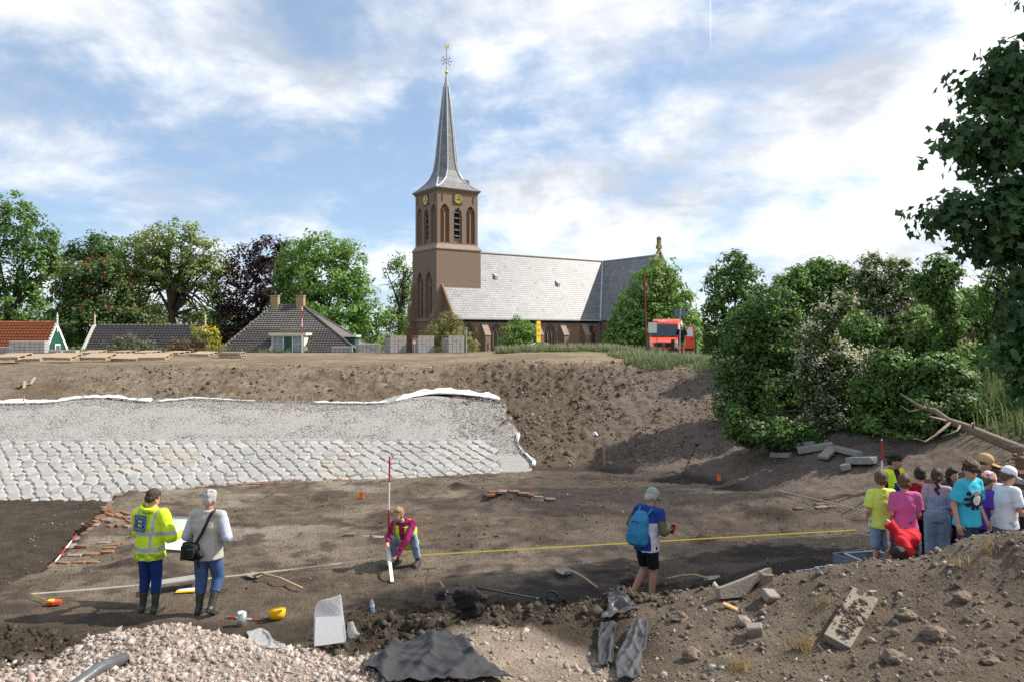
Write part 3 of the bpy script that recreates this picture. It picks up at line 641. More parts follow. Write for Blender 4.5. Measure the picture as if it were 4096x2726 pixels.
def arch(cx, w, z0, zs, za, n=5):
    """pointed arch outline (x,z): sill z0, springing zs, apex za"""
    h = za - zs; a = w / 2; r = (a * a + h * h) / (2 * a); pts = [(cx - a, z0), (cx + a, z0)]
    phi = math.acos(max(-1, min(1, (r - a) / r)))
    for i in range(n + 1): t = phi * i / n; pts.append((cx + a - r + r * math.cos(t), zs + r * math.sin(t) * (h / (r * math.sin(phi)))))
    left = [(2 * cx - x, z) for x, z in pts[2:-1]]
    return pts + left[::-1]
def wall_open(b, poly, holes, M, depth, back=0, rev=0, front=0):
    """wall face (x,z plane, outward -y) with recessed openings"""
    old = b.M; b.M = M; loops = [[Vector((x, z, 0)) for x, z in poly]] + [[Vector((x, z, 0)) for x, z in h] for h in holes]
    flat = [p for l in loops for p in l]; b.cm = front
    b.put([(p.x, 0, p.y) for p in flat], [tuple(t) for t in tessellate_polygon(loops)])
    for h in holes:
        n = len(h); b.cm = rev; b.put([(x, 0, z) for x, z in h] + [(x, depth, z) for x, z in h], [(i, (i + 1) % n, n + (i + 1) % n, n + i) for i in range(n)])
        b.cm = back; b.put([(x, depth, z) for x, z in h], [tuple(t) for t in tessellate_polygon([[Vector((x, z, 0)) for x, z in h]])])
    b.M = old; b.cm = 0
TW = 6.8
# lower shaft
S_F = Matrix.Identity(4)                                   # south face: x along u, outward -v
W_F = Matrix.Translation((0, TW, 0)) @ Matrix.Rotation(R(-90), 4, 'Z')   # west face
b = MB(); wall_open(b, [(0, -.5), (TW, -.5), (TW, 15.3), (0, 15.3)], [], S_F, .3)
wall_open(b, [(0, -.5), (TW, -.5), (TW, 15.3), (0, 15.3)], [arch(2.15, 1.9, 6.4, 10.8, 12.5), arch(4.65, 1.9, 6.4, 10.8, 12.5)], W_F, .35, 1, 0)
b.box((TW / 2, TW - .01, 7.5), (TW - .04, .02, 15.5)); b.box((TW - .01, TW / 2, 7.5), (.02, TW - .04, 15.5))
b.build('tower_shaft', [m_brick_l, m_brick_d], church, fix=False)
for cx in (2.15, 4.65):
    b = MB(); b.M = W_F; b.box((cx, .20, 8.8), (.22, .28, 4.8)); b.tube([(cx - .45, .2, 10.3), (cx, .2, 11.6), (cx + .45, .2, 10.3)], .09, 5); b.build('niche_tracery', m_brick_l, church)
for z in (6.0,):
    b = MB(); b.box((TW / 2, TW / 2, z), (TW + .24, TW + .24, .3)); b.build('plinth_course', m_sand, church)
b = MB()
for k, (z0, z1, e) in enumerate([(-.5, 5.8, 1.25), (5.8, 8.6, .75), (8.6, 11.2, .35)]):
    b.prism([(0, z0), (-e, z0), (-e, z1 - .9), (0, z1 + .2)], TW - .75 + .03 * k, TW + .05 - .02 * k, 'y')
b.build('buttress', m_brick, church)
b = MB()
for k, (z0, z1, e) in enumerate([(-.5, 5.2, 1.0), (5.2, 7.2, .6)]): b.prism([(0, z0), (-e, z0), (-e, z1 - .9), (0, z1 + .2)], 0.05 + .03 * k, 1.0 - .02 * k, 'y')
b.build('buttress', m_brick, church)
# string course (sloped offset)
b = MB(); c = TW / 2
def sq(h, z): return [(c - h, c - h, z), (c + h, c - h, z), (c + h, c + h, z), (c - h, c + h, z)]
hl, hu = TW / 2, TW / 2 - .30
b.put(sq(hl + .10, 15.3) + sq(hl + .10, 15.42) + sq(hu + .02, 16.05), [(0, 1, 5, 4), (1, 2, 6, 5), (2, 3, 7, 6), (3, 0, 4, 7), (4, 5, 9, 8), (5, 6, 10, 9), (6, 7, 11, 10), (7, 4, 8, 11), (3, 2, 1, 0)])
b.build('string_course', m_sand, church)
# belfry with niches and louvred openings
UW = 2 * hu; z0u, z1u = 15.6, 23.0
holes = [arch(1.12, 1.35, 16.2, 20.3, 21.3), arch(UW / 2, 1.25, 16.2, 20.0, 21.0), arch(UW - 1.12, 1.35, 16.2, 20.3, 21.3)]
FU = [(Matrix.Translation((.30, .30, 0)), 's'), (Matrix.Translation((.30, TW - .30, 0)) @ Matrix.Rotation(R(-90), 4, 'Z'), 'w')]
b = MB()
for M, k in FU: wall_open(b, [(0, z0u), (UW, z0u), (UW, z1u), (0, z1u)], holes, M, .42, 1, 0)
b.box((TW / 2, TW - .31, 19.3), (UW - .04, .02, 7.4)); b.box((TW - .31, TW / 2, 19.3), (.02, UW - .04, 7.4))
b.build('belfry', [m_brick_l, m_brick_d], church, fix=False)
for M, k in FU:
    for cx in (1.12, UW - 1.12):
        b = MB(); b.M = M; b.box((cx, .26, 18.2), (.20, .30, 4.0)); b.tube([(cx - .46, .26, 20.9), (cx - .22, .26, 20.55), (cx, .26, 20.1), (cx + .22, .26, 20.55), (cx + .46, .26, 20.9)], .09, 5)
        for s_ in (-1, 1): b.prism([(cx, 16.2), (cx + s_ * .66, 16.2), (cx + s_ * .66, 16.25), (cx, 16.25)], .02, .40, 'y')
        b.build('niche_mullion', m_brick_l, church)
    b = MB(); b.M = M; a = arch(UW / 2, .86, 16.9, 20.0, 20.75); wall_open(b, arch(UW / 2, 1.22, 16.2, 20.0, 20.98), [a], M @ Matrix.Translation((0, .25, 0)), .16, 1, 0)
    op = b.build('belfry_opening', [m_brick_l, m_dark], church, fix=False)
    for i in range(5):
        b = MB(); b.M = M; b.box((UW / 2, .22, 17.25 + .78 * i), (.82, .50, .06), rx=R(42)); b.build('louvre', m_louvre, op)
    b = MB(); b.M = M; tr = arch(UW / 2, 1.30, 17.5, 20.0, 21.02)[2:]
    for p in tr[::3]: b.box((p[0], .0, p[1]), (.18, .06, .18))
    b.build('arch_stones', m_sand, church)
    for cx in (.72, UW - .72):
        b = MB(); b.M = M; b.box((cx, -.03, 22.1), (.07, .06, 1.0)); b.build('wall_anchor', m_iron, church)
    # clock
    cz = 22.1; b = MB(); b.M = M; b.box((UW / 2, -.05, cz), (1.30, .10, 1.42)); ck = b.build('clock', m_iron, church)
    b = MB(); b.M = M @ Matrix.Translation((UW / 2, -.11, cz)) @ Matrix.Rotation(R(90), 4, 'X'); b.lathe([(.30, 0), (.30, .02), (.27, .02), (.27, 0)], 24, close=False)
    b.lathe([(.62, 0), (.62, .02), (.58, .02), (.58, 0)], 28, close=False); b.build('dial_rings', m_gold, ck)
    for hnum in range(12):
        a = hnum * math.pi / 6; b = MB(); wds = [.05, .10, .14, .16, .11, .15, .19, .21, .16, .11, .15, .19][hnum]
        b.M = M @ Matrix.Translation((UW / 2, -.115, cz)) @ Matrix.Rotation(a, 4, 'Y') @ Matrix.Translation((0, 0, .44)); b.box((0, 0, 0), (wds * .75, .02, .24)); b.build('numeral', m_gold, ck)
    for a, l, w in ((R(-88), .52, .07), (R(-38), .36, .09)):
        b = MB(); b.M = M @ Matrix.Translation((UW / 2, -.135, cz)) @ Matrix.Rotation(a, 4, 'Y'); b.prism([(-w / 2, -.1), (w / 2, -.1), (w / 2, l * .75), (0, l), (-w / 2, l * .75)], -.01, .01, 'y'); b.build('clock_hand', m_gold, ck)
# cornice and spire
b = MB()
for h_, z_ in ((hu + .06, 23.0), (hu + .16, 23.16), (hu + .26, 23.3)): b.box((c, c, z_), (2 * h_, 2 * h_, .16))
b.build('cornice', m_brick, church)
prof = [(23.38, 3.42, 1.0), (23.85, 2.90, .80), (24.5, 2.35, .55), (25.2, 1.92, .30), (26.2, 1.60, .08), (27.6, 1.38, 0), (30.5, 1.10, 0), (33.3, .82, 0), (36.1, .52, 0), (37.9, .31, 0)]
vs = []
for z, h_, q in prof:
    # octagon blended to a square: q=1 square
    k = math.tan(math.pi / 8)
    for i in range(4):
        for s_ in (-1, 1):
            e = k * (1 - q) + 1.0 * q
            p = Matrix.Rotation(i * math.pi / 2, 4, 'Z') @ Vector((s_ * h_ * e, -h_, 0)); vs.append((c + p.x, c + p.y, z))
fs = [(i * 8 + k_, i * 8 + (k_ + 1) % 8, (i + 1) * 8 + (k_ + 1) % 8, (i + 1) * 8 + k_) for i in range(len(prof) - 1) for k_ in range(8)]
b = MB(); b.put(vs, fs + [tuple(range(8))[::-1], tuple((len(prof) - 1) * 8 + k_ for k_ in range(8))]); spire = b.build('spire', m_slate, church); uv_roof(spire)
for k_ in range(8):
    b = MB(); b.tube([vs[i * 8 + k_] for i in range(len(prof))], [.09] * 3 + [.10] * (len(prof) - 3), 5); b.build('lead_hip', m_lead, spire)
b = MB(); b.lathe([(.32, 37.85), (.30, 38.3), (.23, 38.3), (.20, 38.9), (.17, 38.9), (.10, 39.55), (.04, 39.6)], 10, (c, c, 0)); b.build('lead_cap', m_lead, spire)
b = MB(); b.cs = True; b.lathe([(.03, 39.55), (.20, 39.68), (.24, 39.82), (.18, 39.98), (.03, 40.08)], 12, (c, c, 0)); b.build('gilded_ball', m_gold, spire)
b = MB(); b.tube([(c, c, 40.0), (c, c, 43.0)], .035, 6); b.build('vane_rod', m_iron, spire)
b = MB(); b.M = Matrix.Translation((c, c, 41.35)) @ Matrix.Rotation(R(-15), 4, 'Z'); b.lathe([], 3) if False else None
b.tube([(.28 * math.cos(t), 0, .28 * math.sin(t)) for t in np.linspace(0, 6.283, 13)], .03, 5, caps=False)
for i in range(8):
    a = i * math.pi / 4; ca, sa = math.cos(a), math.sin(a)
    if i in (2, 6): continue
    b.tube([(.28 * ca, 0, .28 * sa), (.72 * ca, 0, .72 * sa)], .03, 5)
    for e in (-.5, .5): b.tube([(.56 * ca, 0, .56 * sa), (.56 * ca + .22 * math.cos(a + e), 0, .56 * sa + .22 * math.sin(a + e))], .025, 4)
b.build('iron_cross', m_iron, spire)
rooster = [(-.32, .55), (-.22, .30), (-.18, .08), (0, -.10), (.22, .02), (.36, .0), (.30, .22), (.42, .42), (.30, .62), (.18, .44), (.12, .22), (-.02, .16), (-.12, .34), (-.16, .58), (-.24, .66)]
b = MB(); b.M = Matrix.Translation((c, c, 43.1)) @ Matrix.Rotation(R(-20), 4, 'Z'); b.prism(rooster, -.04, .04); b.build('weathercock', m_gold, spire)
for i in range(12):
    b = MB(); z = 26.4 + i * .95; h_ = np.interp(z, [p[0] for p in prof], [p[1] for p in prof]); b.tube([(c + h_, c - .3 * h_, z), (c + h_ + .18, c - .3 * h_, z - .02), (c + h_ + .2, c - .3 * h_, z + .14)], .018, 4); b.build('roof_hook', m_iron, spire)
b = MB(); b.prism([(c + 1.6, 24.25), (c + 2.9, 24.25), (c + 2.9, 25.15), (c + 1.6, 25.3)], c - 1.2, c + .2, 'y'); b.build('dormer_hatch', m_slate, spire)
# nave
EV, EZ, RV, RZ = -2.41, 6.62, 3.4, 15.5
NU1 = 26.0; WU = 37.0; TR = 31.5; TV = -8.94
holes = []; wins = [(3.4, 2.1, 3), (7.6, 2.1, 3), (12.2, 2.1, 3), (16.7, 2.1, 3), (24.4, 1.7, 2)]
for cx, w, _ in wins: holes.append(arch(cx, w, 1.8, 4.0, 5.6, 7))
b = MB(); NW = Matrix.Translation((0, EV, 0))
wall_open(b, [(.9, -.5), (NU1, -.5), (NU1, EZ), (.9, EZ)], holes, NW, .32, 1, 0)
b.put([(.9, 0, -.5), (.9, EV, -.5), (.9, EV, EZ), (.9, 0, 10.4)], [(0, 1, 2, 3)])
b.put([(.9, 9.2, -.5), (NU1, 9.2, -.5), (NU1, 9.2, EZ), (.9, 9.2, EZ)], [(0, 1, 2, 3)])
b.build('nave_wall', [m_brick, m_dark], church, fix=False)
for cx, w, nl in wins:
    b = MB(); a = arch(cx, w - .30, 1.9, 4.0, 5.42, 7); b.M = NW; b.put([(x, .20, z) for x, z in a], [tuple(t) for t in tessellate_polygon([[Vector((x, z, 0)) for x, z in a]])]); win = b.build('window_pane', m_glass, church, fix=False)
    b = MB(); b.M = NW; a2 = arch(cx, w - .16, 1.85, 4.0, 5.50, 7); b.tube([(x, .14, z) for x, z in a2[1:]] + [(a2[0][0], .14, a2[0][1])], .10, 4); b.build('window_frame', m_brick, win)
    for i in range(1, nl):
        x = cx - w / 2 + w * i / nl; b = MB(); b.M = NW; b.box((x, .12, 3.0), (.11, .14, 2.4)); 
        hw = w / nl
        for s_ in (-1, 1):
            b.tube([(x, .12, 4.1), (x + s_ * hw * .25, .12, 4.55), (x + s_ * hw * .52, .12, 4.85), (x + s_ * hw * .9, .12, 5.12)] if nl == 3 else [(x, .12, 4.1), (x + s_ * hw * .4, .12, 4.75), (x + s_ * hw * .62, .12, 4.95)], .055, 5)
        b.build('window_tracery', m_brick, win)
    for z in np.arange(2.3, 4.6, .5):
        b = MB(); b.M = NW; b.box((cx, .17, z), (w - .32, .03, .035)); b.build('glazing_bar', m_iron, win)
    b = MB(); b.M = NW; ot = arch(cx, w + .35, 2.0, 4.0, 5.85, 7)[2:]; b.tube([(x, -.02, z) for x, z in ot], .09, 4); b.build('hood_mould', m_brick_l, church)
for u_ in (5.8, 9.9, 14.4, 18.9, 22.8):
    b = MB(); e = 1.0; b.prism([(EV, -.5), (EV - e, -.5), (EV - e, 4.0), (EV, 5.55)], u_ - .42, u_ + .42, 'x'); bt = b.build('buttress', m_brick_l, church)
    b = MB(); b.prism([(EV - e - .06, 4.0), (EV - e - .06, 4.08), (EV + .0, 5.68), (EV + .0, 5.56)], u_ - .48, u_ + .48, 'x'); b.build('weathering', m_sand, bt)
    b = MB(); b.box((u_, EV - e - .03, 2.6), (.06, .06, .9)); b.build('wall_anchor', m_iron, bt)
# nave roof (two slopes), transept roof with valley
def roofface(name, pts, mt, parent=church):
    b = MB(); b.put(pts, [tuple(range(len(pts)))]); n = (Vector(pts[1]) - Vector(pts[0])).cross(Vector(pts[2]) - Vector(pts[0])).normalized()
    if n.z < 0: b.f = [f[::-1] for f in b.f]
    o = b.build(name, mt, parent, fix=False); uv_roof(o); md = o.modifiers.new('t', 'SOLIDIFY'); md.thickness = .12; md.offset = -1; return o
k = (RZ - EZ) / (RV - EV); ov = .30; ez = EZ - ov * k
va = RV - (RZ - EZ) / ((RZ - EZ) / (TR - NU1)) * 0
nr = roofface('nave_roof', [(.86, EV - ov, ez), (NU1 - .28, EV - ov, ez), (TR, RV, RZ), (TW, RV, RZ), (TW, 0, EZ - EV * k), (.86, 0, EZ - EV * k)], m_slate)
roofface('nave_roof', [(.86, 9.2 + ov, ez), (WU, 9.2 + ov, ez), (WU, RV, RZ), (TW, RV, RZ), (TW, 6.8, EZ + (9.2 - 6.8) * k), (.86, 6.8, EZ + (9.2 - 6.8) * k)], m_slate)
kt = (RZ - EZ) / (TR - NU1)
roofface('transept_roof', [(NU1 - ov * .95, EV - ov, EZ - ov * kt * .95), (NU1 - ov * .95, TV + .1, EZ - ov * kt * .95), (TR, TV + .1, RZ), (TR, RV, RZ)], m_slate)
roofface('transept_roof', [(2 * TR - NU1 + ov, RV, EZ - ov * kt), (2 * TR - NU1 + ov, TV + .1, EZ - ov * kt), (TR, TV + .1, RZ), (TR, RV, RZ)], m_slate)
b = MB(); b.tube([(NU1 - .25, EV - ov, ez + .06), (TR, RV, RZ + .06)], .16, 6); b.build('lead_valley', m_lead, church)
b = MB(); b.tube([(TW, RV, RZ + .05), (TR + .3, RV, RZ + .05)], .12, 6); b.build('ridge', m_sand, church)
b = MB(); b.tube([(TR, RV, RZ + .05), (TR, TV + .2, RZ + .05)], .12, 6); b.build('ridge', m_lead, church)
b = MB(); b.box(((NU1 + .9) / 2, EV - ov - .08, ez - .02), (NU1 - .9, .2, .16)); b.build('gutter', m_lead, church)
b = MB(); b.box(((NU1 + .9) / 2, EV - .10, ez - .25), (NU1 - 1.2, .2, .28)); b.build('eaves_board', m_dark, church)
for u_ in (14.0, 25.6):
    b = MB(); b.tube([(u_, EV - .32, ez - .1), (u_, EV - .12, ez - .7), (u_, EV - .12, -.3)], .08, 6); b.build('downpipe', m_pipe, church)
# west verge coping of the nave roof
b = MB(); b.put([(.72, .0, 10.75), (1.0, .0, 10.75), (1.0, EV - .38, 6.9), (.72, EV - .38, 6.9), (.72, .0, 10.35), (1.0, .0, 10.35), (1.0, EV - .38, 6.0), (.72, EV - .38, 6.0)], [(0, 1, 2, 3), (4, 7, 6, 5), (0, 3, 7, 4), (1, 5, 6, 2), (2, 6, 7, 3), (0, 4, 5, 1)])
b.build('verge_coping', m_brick, church)
for (u_, f_) in ((9.9, .62), (20.5, .55)):
    v_ = EV + (RV - EV) * f_; z_ = EZ + (RZ - EZ) * f_; b = MB(); b.prism([(v_ - .35, z_ - .45), (v_ - .42, z_ + .05), (v_ + .3, z_ + .5)], u_ - .2, u_ + .2, 'x'); b.build('roof_vent', m_lead, nr)
r_ = random.Random(4)
for rr_ in (.30, .55, .80, .10):
    for u_ in np.arange(3.0 if rr_ < .4 else 8, 25 + rr_ * 5, 4.3):
        v_ = EV + (RV - EV) * rr_; z_ = EZ + (RZ - EZ) * rr_; b = MB(); b.tube([(u_, v_, z_), (u_, v_ - .16, z_ + .06), (u_, v_ - .2, z_ + .16)], .03, 4); b.build('roof_hook', m_lead, nr)
# transept walls and gable
b = MB(); b.put([(NU1, EV, -.5), (NU1, TV, -.5), (NU1, TV, EZ), (NU1, EV, EZ)], [(0, 1, 2, 3)])
gw = WU - NU1; wall_open(b, [(0, -.5), (gw, -.5), (gw, EZ), (gw / 2, RZ + .6), (0, EZ)], [arch(gw / 2, 2.6, 2.2, 6.0, 8.2), arch(gw / 2, 1.3, 11.2, 12.4, 13.4)], Matrix.Translation((NU1, TV, 0)), .3, 1, 0)
b.put([(WU, EV + 11, -.5), (WU, TV, -.5), (WU, TV, EZ), (WU, EV + 11, EZ)], [(0, 1, 2, 3)])
b.put([(NU1, EV + 11.6, -.5), (WU, EV + 11.6, -.5), (WU, EV + 11.6, EZ), (TR, EV + 11.6, RZ), (NU1, EV + 11.6, EZ)], [(0, 1, 2, 3, 4)])
b.build('transept_wall', [m_brick, m_brick_d], church, fix=False)
b = MB()
for s_ in (-1, 1): b.prism([(TR + s_ * (gw / 2 + .2), EZ - .1), (TR + s_ * (gw / 2 + .2), EZ + .35), (TR, RZ + 1.0), (TR, RZ + .5)], TV - .12 - .01 * s_, TV + .28 + .01 * s_, 'y')
b.build('gable_coping', m_sand, church)
m_moss = mat('lichen_stone', (.28, .20, .085), .95, .3, 6)
b = MB(); b.box((TR, TV + .08, RZ + 1.15), (.75, .5, .5)); b.box((TR, TV + .08, RZ + 1.85), (.5, .42, 1.0)); b.lathe([(.38, RZ + 2.35), (.36, RZ + 2.5), (.05, RZ + 2.75)], 8, (TR, TV + .08, 0)); b.build('gable_finial', m_moss, church)
# ------------------------------------------------------------------ houses behind the dike
m_tile_o = mat('orange_pantile', (.38, .125, .055), .75, .35, 1.1, .2, 30, coord='Object', spec=.25)
m_tile_g = mat('grey_pantile', (.115, .105, .10), .7, .2, 1.1, .2, 30, spec=.3)
m_tile_r = mat('red_pantile', (.26, .065, .045), .75, .3, 1.1, .2, 30, spec=.25)
m_white = mat('white_paint', (.78, .78, .75), .6, .05, 3)
m_cream = mat('cream_paint', (.66, .62, .50), .6, .05, 3)
m_green = mat('green_boards', (.014, .085, .062), .6, .15, 4)
m_ybrick = mat('chimney_brick', (.33, .235, .135), .9, .2, 6, .3, 30)
m_curtain = mat('curtain', (.24, .28, .34), .3, .45, 9)
m_pane = mat('window_glass', (.06, .08, .10), .1, .1, 3, spec=.6)
m_redcap = mat('red_cap', (.14, .03, .025), .7, .1)
def tile_mesh(m):
    b = MB(); w, l = 1.0, 1.0; prof = [(-.5, .10), (-.30, .30), (-.12, .10), (.15, -.02), (.5, .10)]
    vs = []
    for y, dz in ((-.56, .16), (.56, -.12)):
        vs += [(x, y, z * .5 + dz) for x, z in prof]
    n = len(prof); vs += [(x, -.56, z * .5 - .10) for x, z in prof]
    fs = [(i, i + 1, n + i + 1, n + i) for i in range(n - 1)] + [(2 * n + i, 2 * n + i + 1, i + 1, i) for i in range(n - 1)]
    b.put(vs, fs); b.sm = [True] * 4 + [False] * 4; return b.mesh('roof_tile', m, fix=False)
TILE = {}
def tile_roof(parent, O, ux, up, s0, s1, nrow, tw, tl, m, inside, limit=300, key=None, seed=0):
    if m.name not in TILE: TILE[m.name] = tile_mesh(m)
    me = TILE[m.name]; nrm = ux.cross(up).normalized(); rr = random.Random(seed); items = []
    for j in range(nrow):
        s = s0
        while s < s1:
            if inside(s + tw / 2, (j + .5) * tl):
                p = O + ux * (s + tw / 2) + up * ((j + .5) * tl)
                Rm = Matrix((ux, up, nrm)).transposed().to_4x4(); M = Matrix.Translation(p + nrm * (.05 + rr.uniform(-.006, .006))) @ Rm @ Matrix.Rotation(rr.uniform(-.02, .02), 4, 'Z') @ Matrix.Diagonal((tw, tl, tw, 1)); items.append((p, M))
            s += tw
    if key: items.sort(key=key)
    inv = parent.matrix_basis.inverted(); V, Fc = [], []
    for k, (p, M) in enumerate(items):
        if k < limit: o = link('roof_tile', me, parent); o.matrix_basis = inv @ M
        else:
            b0 = len(V); L = inv @ M; V += [tuple(L @ v.co) for v in me.vertices]; Fc += [tuple(b0 + i for i in f.vertices) for f in me.polygons]
    if V:
        m2 = bpy.data.meshes.new('roof_tiles'); m2.from_pydata(V, [], Fc); m2.materials.append(m); o = link('roof_tiles', m2, parent); tag(o, kind='stuff')
def W2(parent, pts): inv = parent.matrix_basis.inverted(); return [inv @ Vector(p) for p in pts]
# --- orange roof, green gable
def vis_key(it): p = it[0]; q = CX + p.x / p.y * F; return (0 if q > -30 else 1, -p.z)
hc = empty('house', (-40.0, 60.0, 0), 0, 'house with orange pantile roof and dark green boarded gable', 'house'); hc.matrix_basis = Matrix.Translation((-40, 60, 0))
gx_, ry_, rz_ = -35.6, 60.0, 5.02; up = Vector((0, 1.45, 2.03)).normalized(); ux = Vector((1, 0, 0)); Lr = 4.0
O = Vector((-46, ry_, rz_)) - up * Lr
b = MB()
for s_ in (-1, 1): b.put(W2(hc, [(-46, ry_, rz_), (gx_ - .06, ry_, rz_), (gx_ - .06, ry_ + s_ * -1 * .581 * Lr * -1, rz_ - .8138 * Lr), (-46, ry_ + s_ * .581 * Lr, rz_ - .8138 * Lr)]), [(0, 1, 2, 3)])
b.build('roof', m_tile_o, hc)
tile_roof(hc, O, ux, up, 0, 10.35, 15, .25, Lr / 15, m_tile_o, lambda s, t: True, key=vis_key)
b = MB(); b.tube(W2(hc, [(-46, ry_, rz_ + .06), (gx_, ry_, rz_ + .06)]), .10, 8); b.build('ridge_tiles', m_tile_o, hc)
for i in range(12):
    y0, y1 = -2.3 + i * .385, -2.3 + (i + 1) * .385 - .012; f = lambda y: rz_ - abs(y) * 1.40
    b = MB(); b.put(W2(hc, [(gx_, ry_ + y0, -.3), (gx_, ry_ + y1, -.3), (gx_, ry_ + y1, f(y1)), (gx_, ry_ + y0, f(y0)), (gx_ - .04, ry_ + y0, -.3), (gx_ - .04, ry_ + y1, -.3), (gx_ - .04, ry_ + y1, f(y1)), (gx_ - .04, ry_ + y0, f(y0))]), [(0, 1, 2, 3), (4, 7, 6, 5), (0, 3, 7, 4), (1, 5, 6, 2)]); b.build('board', m_green, hc)
for s_ in (-1, 1):
    b = MB(); d1 = Vector((0, s_ * .581, -.8138)); a0 = Vector((gx_ + .06, ry_, rz_ + .12)); n_ = Vector((0, s_ * .8138, .581)); pts = [a0, a0 + d1 * Lr, a0 + d1 * Lr - n_ * .26, a0 - Vector((0, 0, .32)) + d1 * 0]
    b.put(W2(hc, pts + [p - Vector((.10, 0, 0)) for p in pts]), [(0, 1, 2, 3), (7, 6, 5, 4), (0, 4, 5, 1), (1, 5, 6, 2), (2, 6, 7, 3), (3, 7, 4, 0)]); b.build('bargeboard', m_white, hc)
b = MB(); b.M = hc.matrix_basis.inverted() @ Matrix.Translation((gx_ + .08, ry_, rz_)); b.lathe([(.06, -.7), (.06, .3), (.10, .33), (.05, .36), (.05, .5), (.09, .54), (.04, .62), (.015, .85)], 8); b.build('finial', m_white, hc)
b = MB(); b.M = hc.matrix_basis.inverted(); b.box((gx_ + .05, ry_ + .05, 3.12), (.08, .66, .62)); w_ = b.build('window', m_white, hc)
for k in (-1, 1):
    b = MB(); b.M = hc.matrix_basis.inverted(); b.box((gx_ + .10, ry_ + .05 + k * .13, 3.10), (.02, .20, .44)); b.build('pane', m_pane, w_)
b = MB(); b.M = hc.matrix_basis.inverted(); b.box((-41, 58.2, .7), (10.6, .2, 2.2)); b.box((-41, 61.8, .7), (10.6, .2, 2.2)); b.build('wall', m_ybrick, hc)
# --- grey roof house
hb = empty('house', (-28, 60, 0), 0, 'low house with grey pantile roof and white bargeboard', 'house'); hb.matrix_basis = Matrix.Translation((-28, 60, 0))
ry_, rz_ = 60.0, 4.78; x0, x1 = -32.55, -24.0; up = Vector((0, 1.6, 1.9)).normalized(); Lr = 3.6; O = Vector((x0, ry_, rz_)) - up * Lr
b = MB()
for s_ in (-1, 1): b.put(W2(hb, [(x0, ry_, rz_), (x1, ry_, rz_), (x1, ry_ + s_ * up.y * Lr, rz_ - up.z * Lr), (x0, ry_ + s_ * up.y * Lr, rz_ - up.z * Lr)]), [(0, 1, 2, 3)])
b.build('roof', m_tile_g, hb)
tile_roof(hb, O, ux, up, .05, x1 - x0 - .1, 14, .235, Lr / 14, m_tile_g, lambda s, t: True, key=lambda it: -it[0].z)
for i in range(25):
    b = MB(); b.cs = True; xx = x0 + .2 + i * .335; b.tube(W2(hb, [(xx, ry_, rz_ + .05), (xx + .36, ry_, rz_ + .07)]), [.10, .115], 8); b.build('ridge_tile', m_tile_g, hb)
for xe in (x0 - .05, x1 + .05):
    b = MB(); a0 = Vector((xe, ry_, rz_ + .16)); d1 = -up
    pts = [a0, a0 + d1 * Lr, a0 + d1 * Lr + Vector((0, 0, -.34)), a0 + Vector((0, 0, -.34))]
    b.put(W2(hb, [p + Vector((-.16, 0, 0)) for p in pts] + [p + Vector((.10, 0, 0)) for p in pts]), [(0, 1, 2, 3), (7, 6, 5, 4), (0, 4, 5, 1), (1, 5, 6, 2), (2, 6, 7, 3), (3, 7, 4, 0)]); b.build('bargeboard', m_cream, hb)
    b = MB(); b.M = hb.matrix_basis.inverted() @ Matrix.Translation((xe, ry_, rz_)); b.lathe([(.05, -.2), (.05, .25), (.09, .3), (.05, .34), (.055, .75), (.03, .95)], 8); b.build('finial', m_cream, hb)
    b = MB(); b.put(W2(hb, [(xe, ry_ - up.y * Lr, rz_ - up.z * Lr), (xe, ry_ + up.y * Lr, rz_ - up.z * Lr), (xe, ry_, rz_ - .1), (xe, ry_ - up.y * Lr + .2, -.4), (xe, ry_ + up.y * Lr - .2, -.4)]), [(0, 1, 2), (3, 4, 1, 0)]); b.build('gable', m_ybrick, hb)
# --- farmhouse with dormer
ha = empty('house', (-18, 64, 0), 0, 'farmhouse with hipped grey pantile roof, two chimneys and a dormer', 'house'); ha.matrix_basis = Matrix.Translation((-18, 64, 0))
A, B_ = Vector((-20.5, 66, 6.56)), Vector((-18.0, 66, 6.56)); kdn = 1.22
C_ = A + (Vector((-23.4, 61, 2.71)) - A) * kdn; D_ = B_ + (Vector((-12.15, 61, 2.71)) - B_) * kdn
bk = 9.5; A2, B2 = A + Vector((.2, .8, 0)), B_ + Vector((-.2, .8, 0)); C2, D2 = Vector((C_.x + .3, 66.8 + 6, C_.z)), Vector((D_.x - .5, 66.8 + 6, D_.z))
b = MB(); b.put(W2(ha, [A, B_, D_, C_]), [(0, 1, 2, 3)]); b.put(W2(ha, [B_, B2, D2, D_]), [(0, 1, 2, 3)]); b.put(W2(ha, [A, A2, C2, C_]), [(0, 1, 2, 3)]); b.put(W2(ha, [A2, B2, D2, C2]), [(0, 1, 2, 3)]); b.put(W2(ha, [A, B_, B2, A2]), [(0, 1, 2, 3)]); b.build('roof', m_tile_g, ha)
up = Vector((0, 5, 3.85)).normalized(); Ls = (A - Vector((A.x, C_.y, C_.z))).length; nr_ = 27; tl_ = Ls / nr_; O = Vector((0, C_.y, C_.z))
xl = lambda t: C_.x + (A.x - C_.x) * t / Ls; xr = lambda t: D_.x + (B_.x - D_.x) * t / Ls
def insA(s, t):
    p = O + up * t
    if abs(s + 17.83) < 1.42 and 2.3 < p.z < 3.95: return False
    return xl(t) + .12 < s < xr(t) - .12
tile_roof(ha, O, ux, up, -26, -9, nr_, .245, tl_, m_tile_g, insA, key=lambda it: (0 if it[0].z > 2.66 else 1, it[0].y))
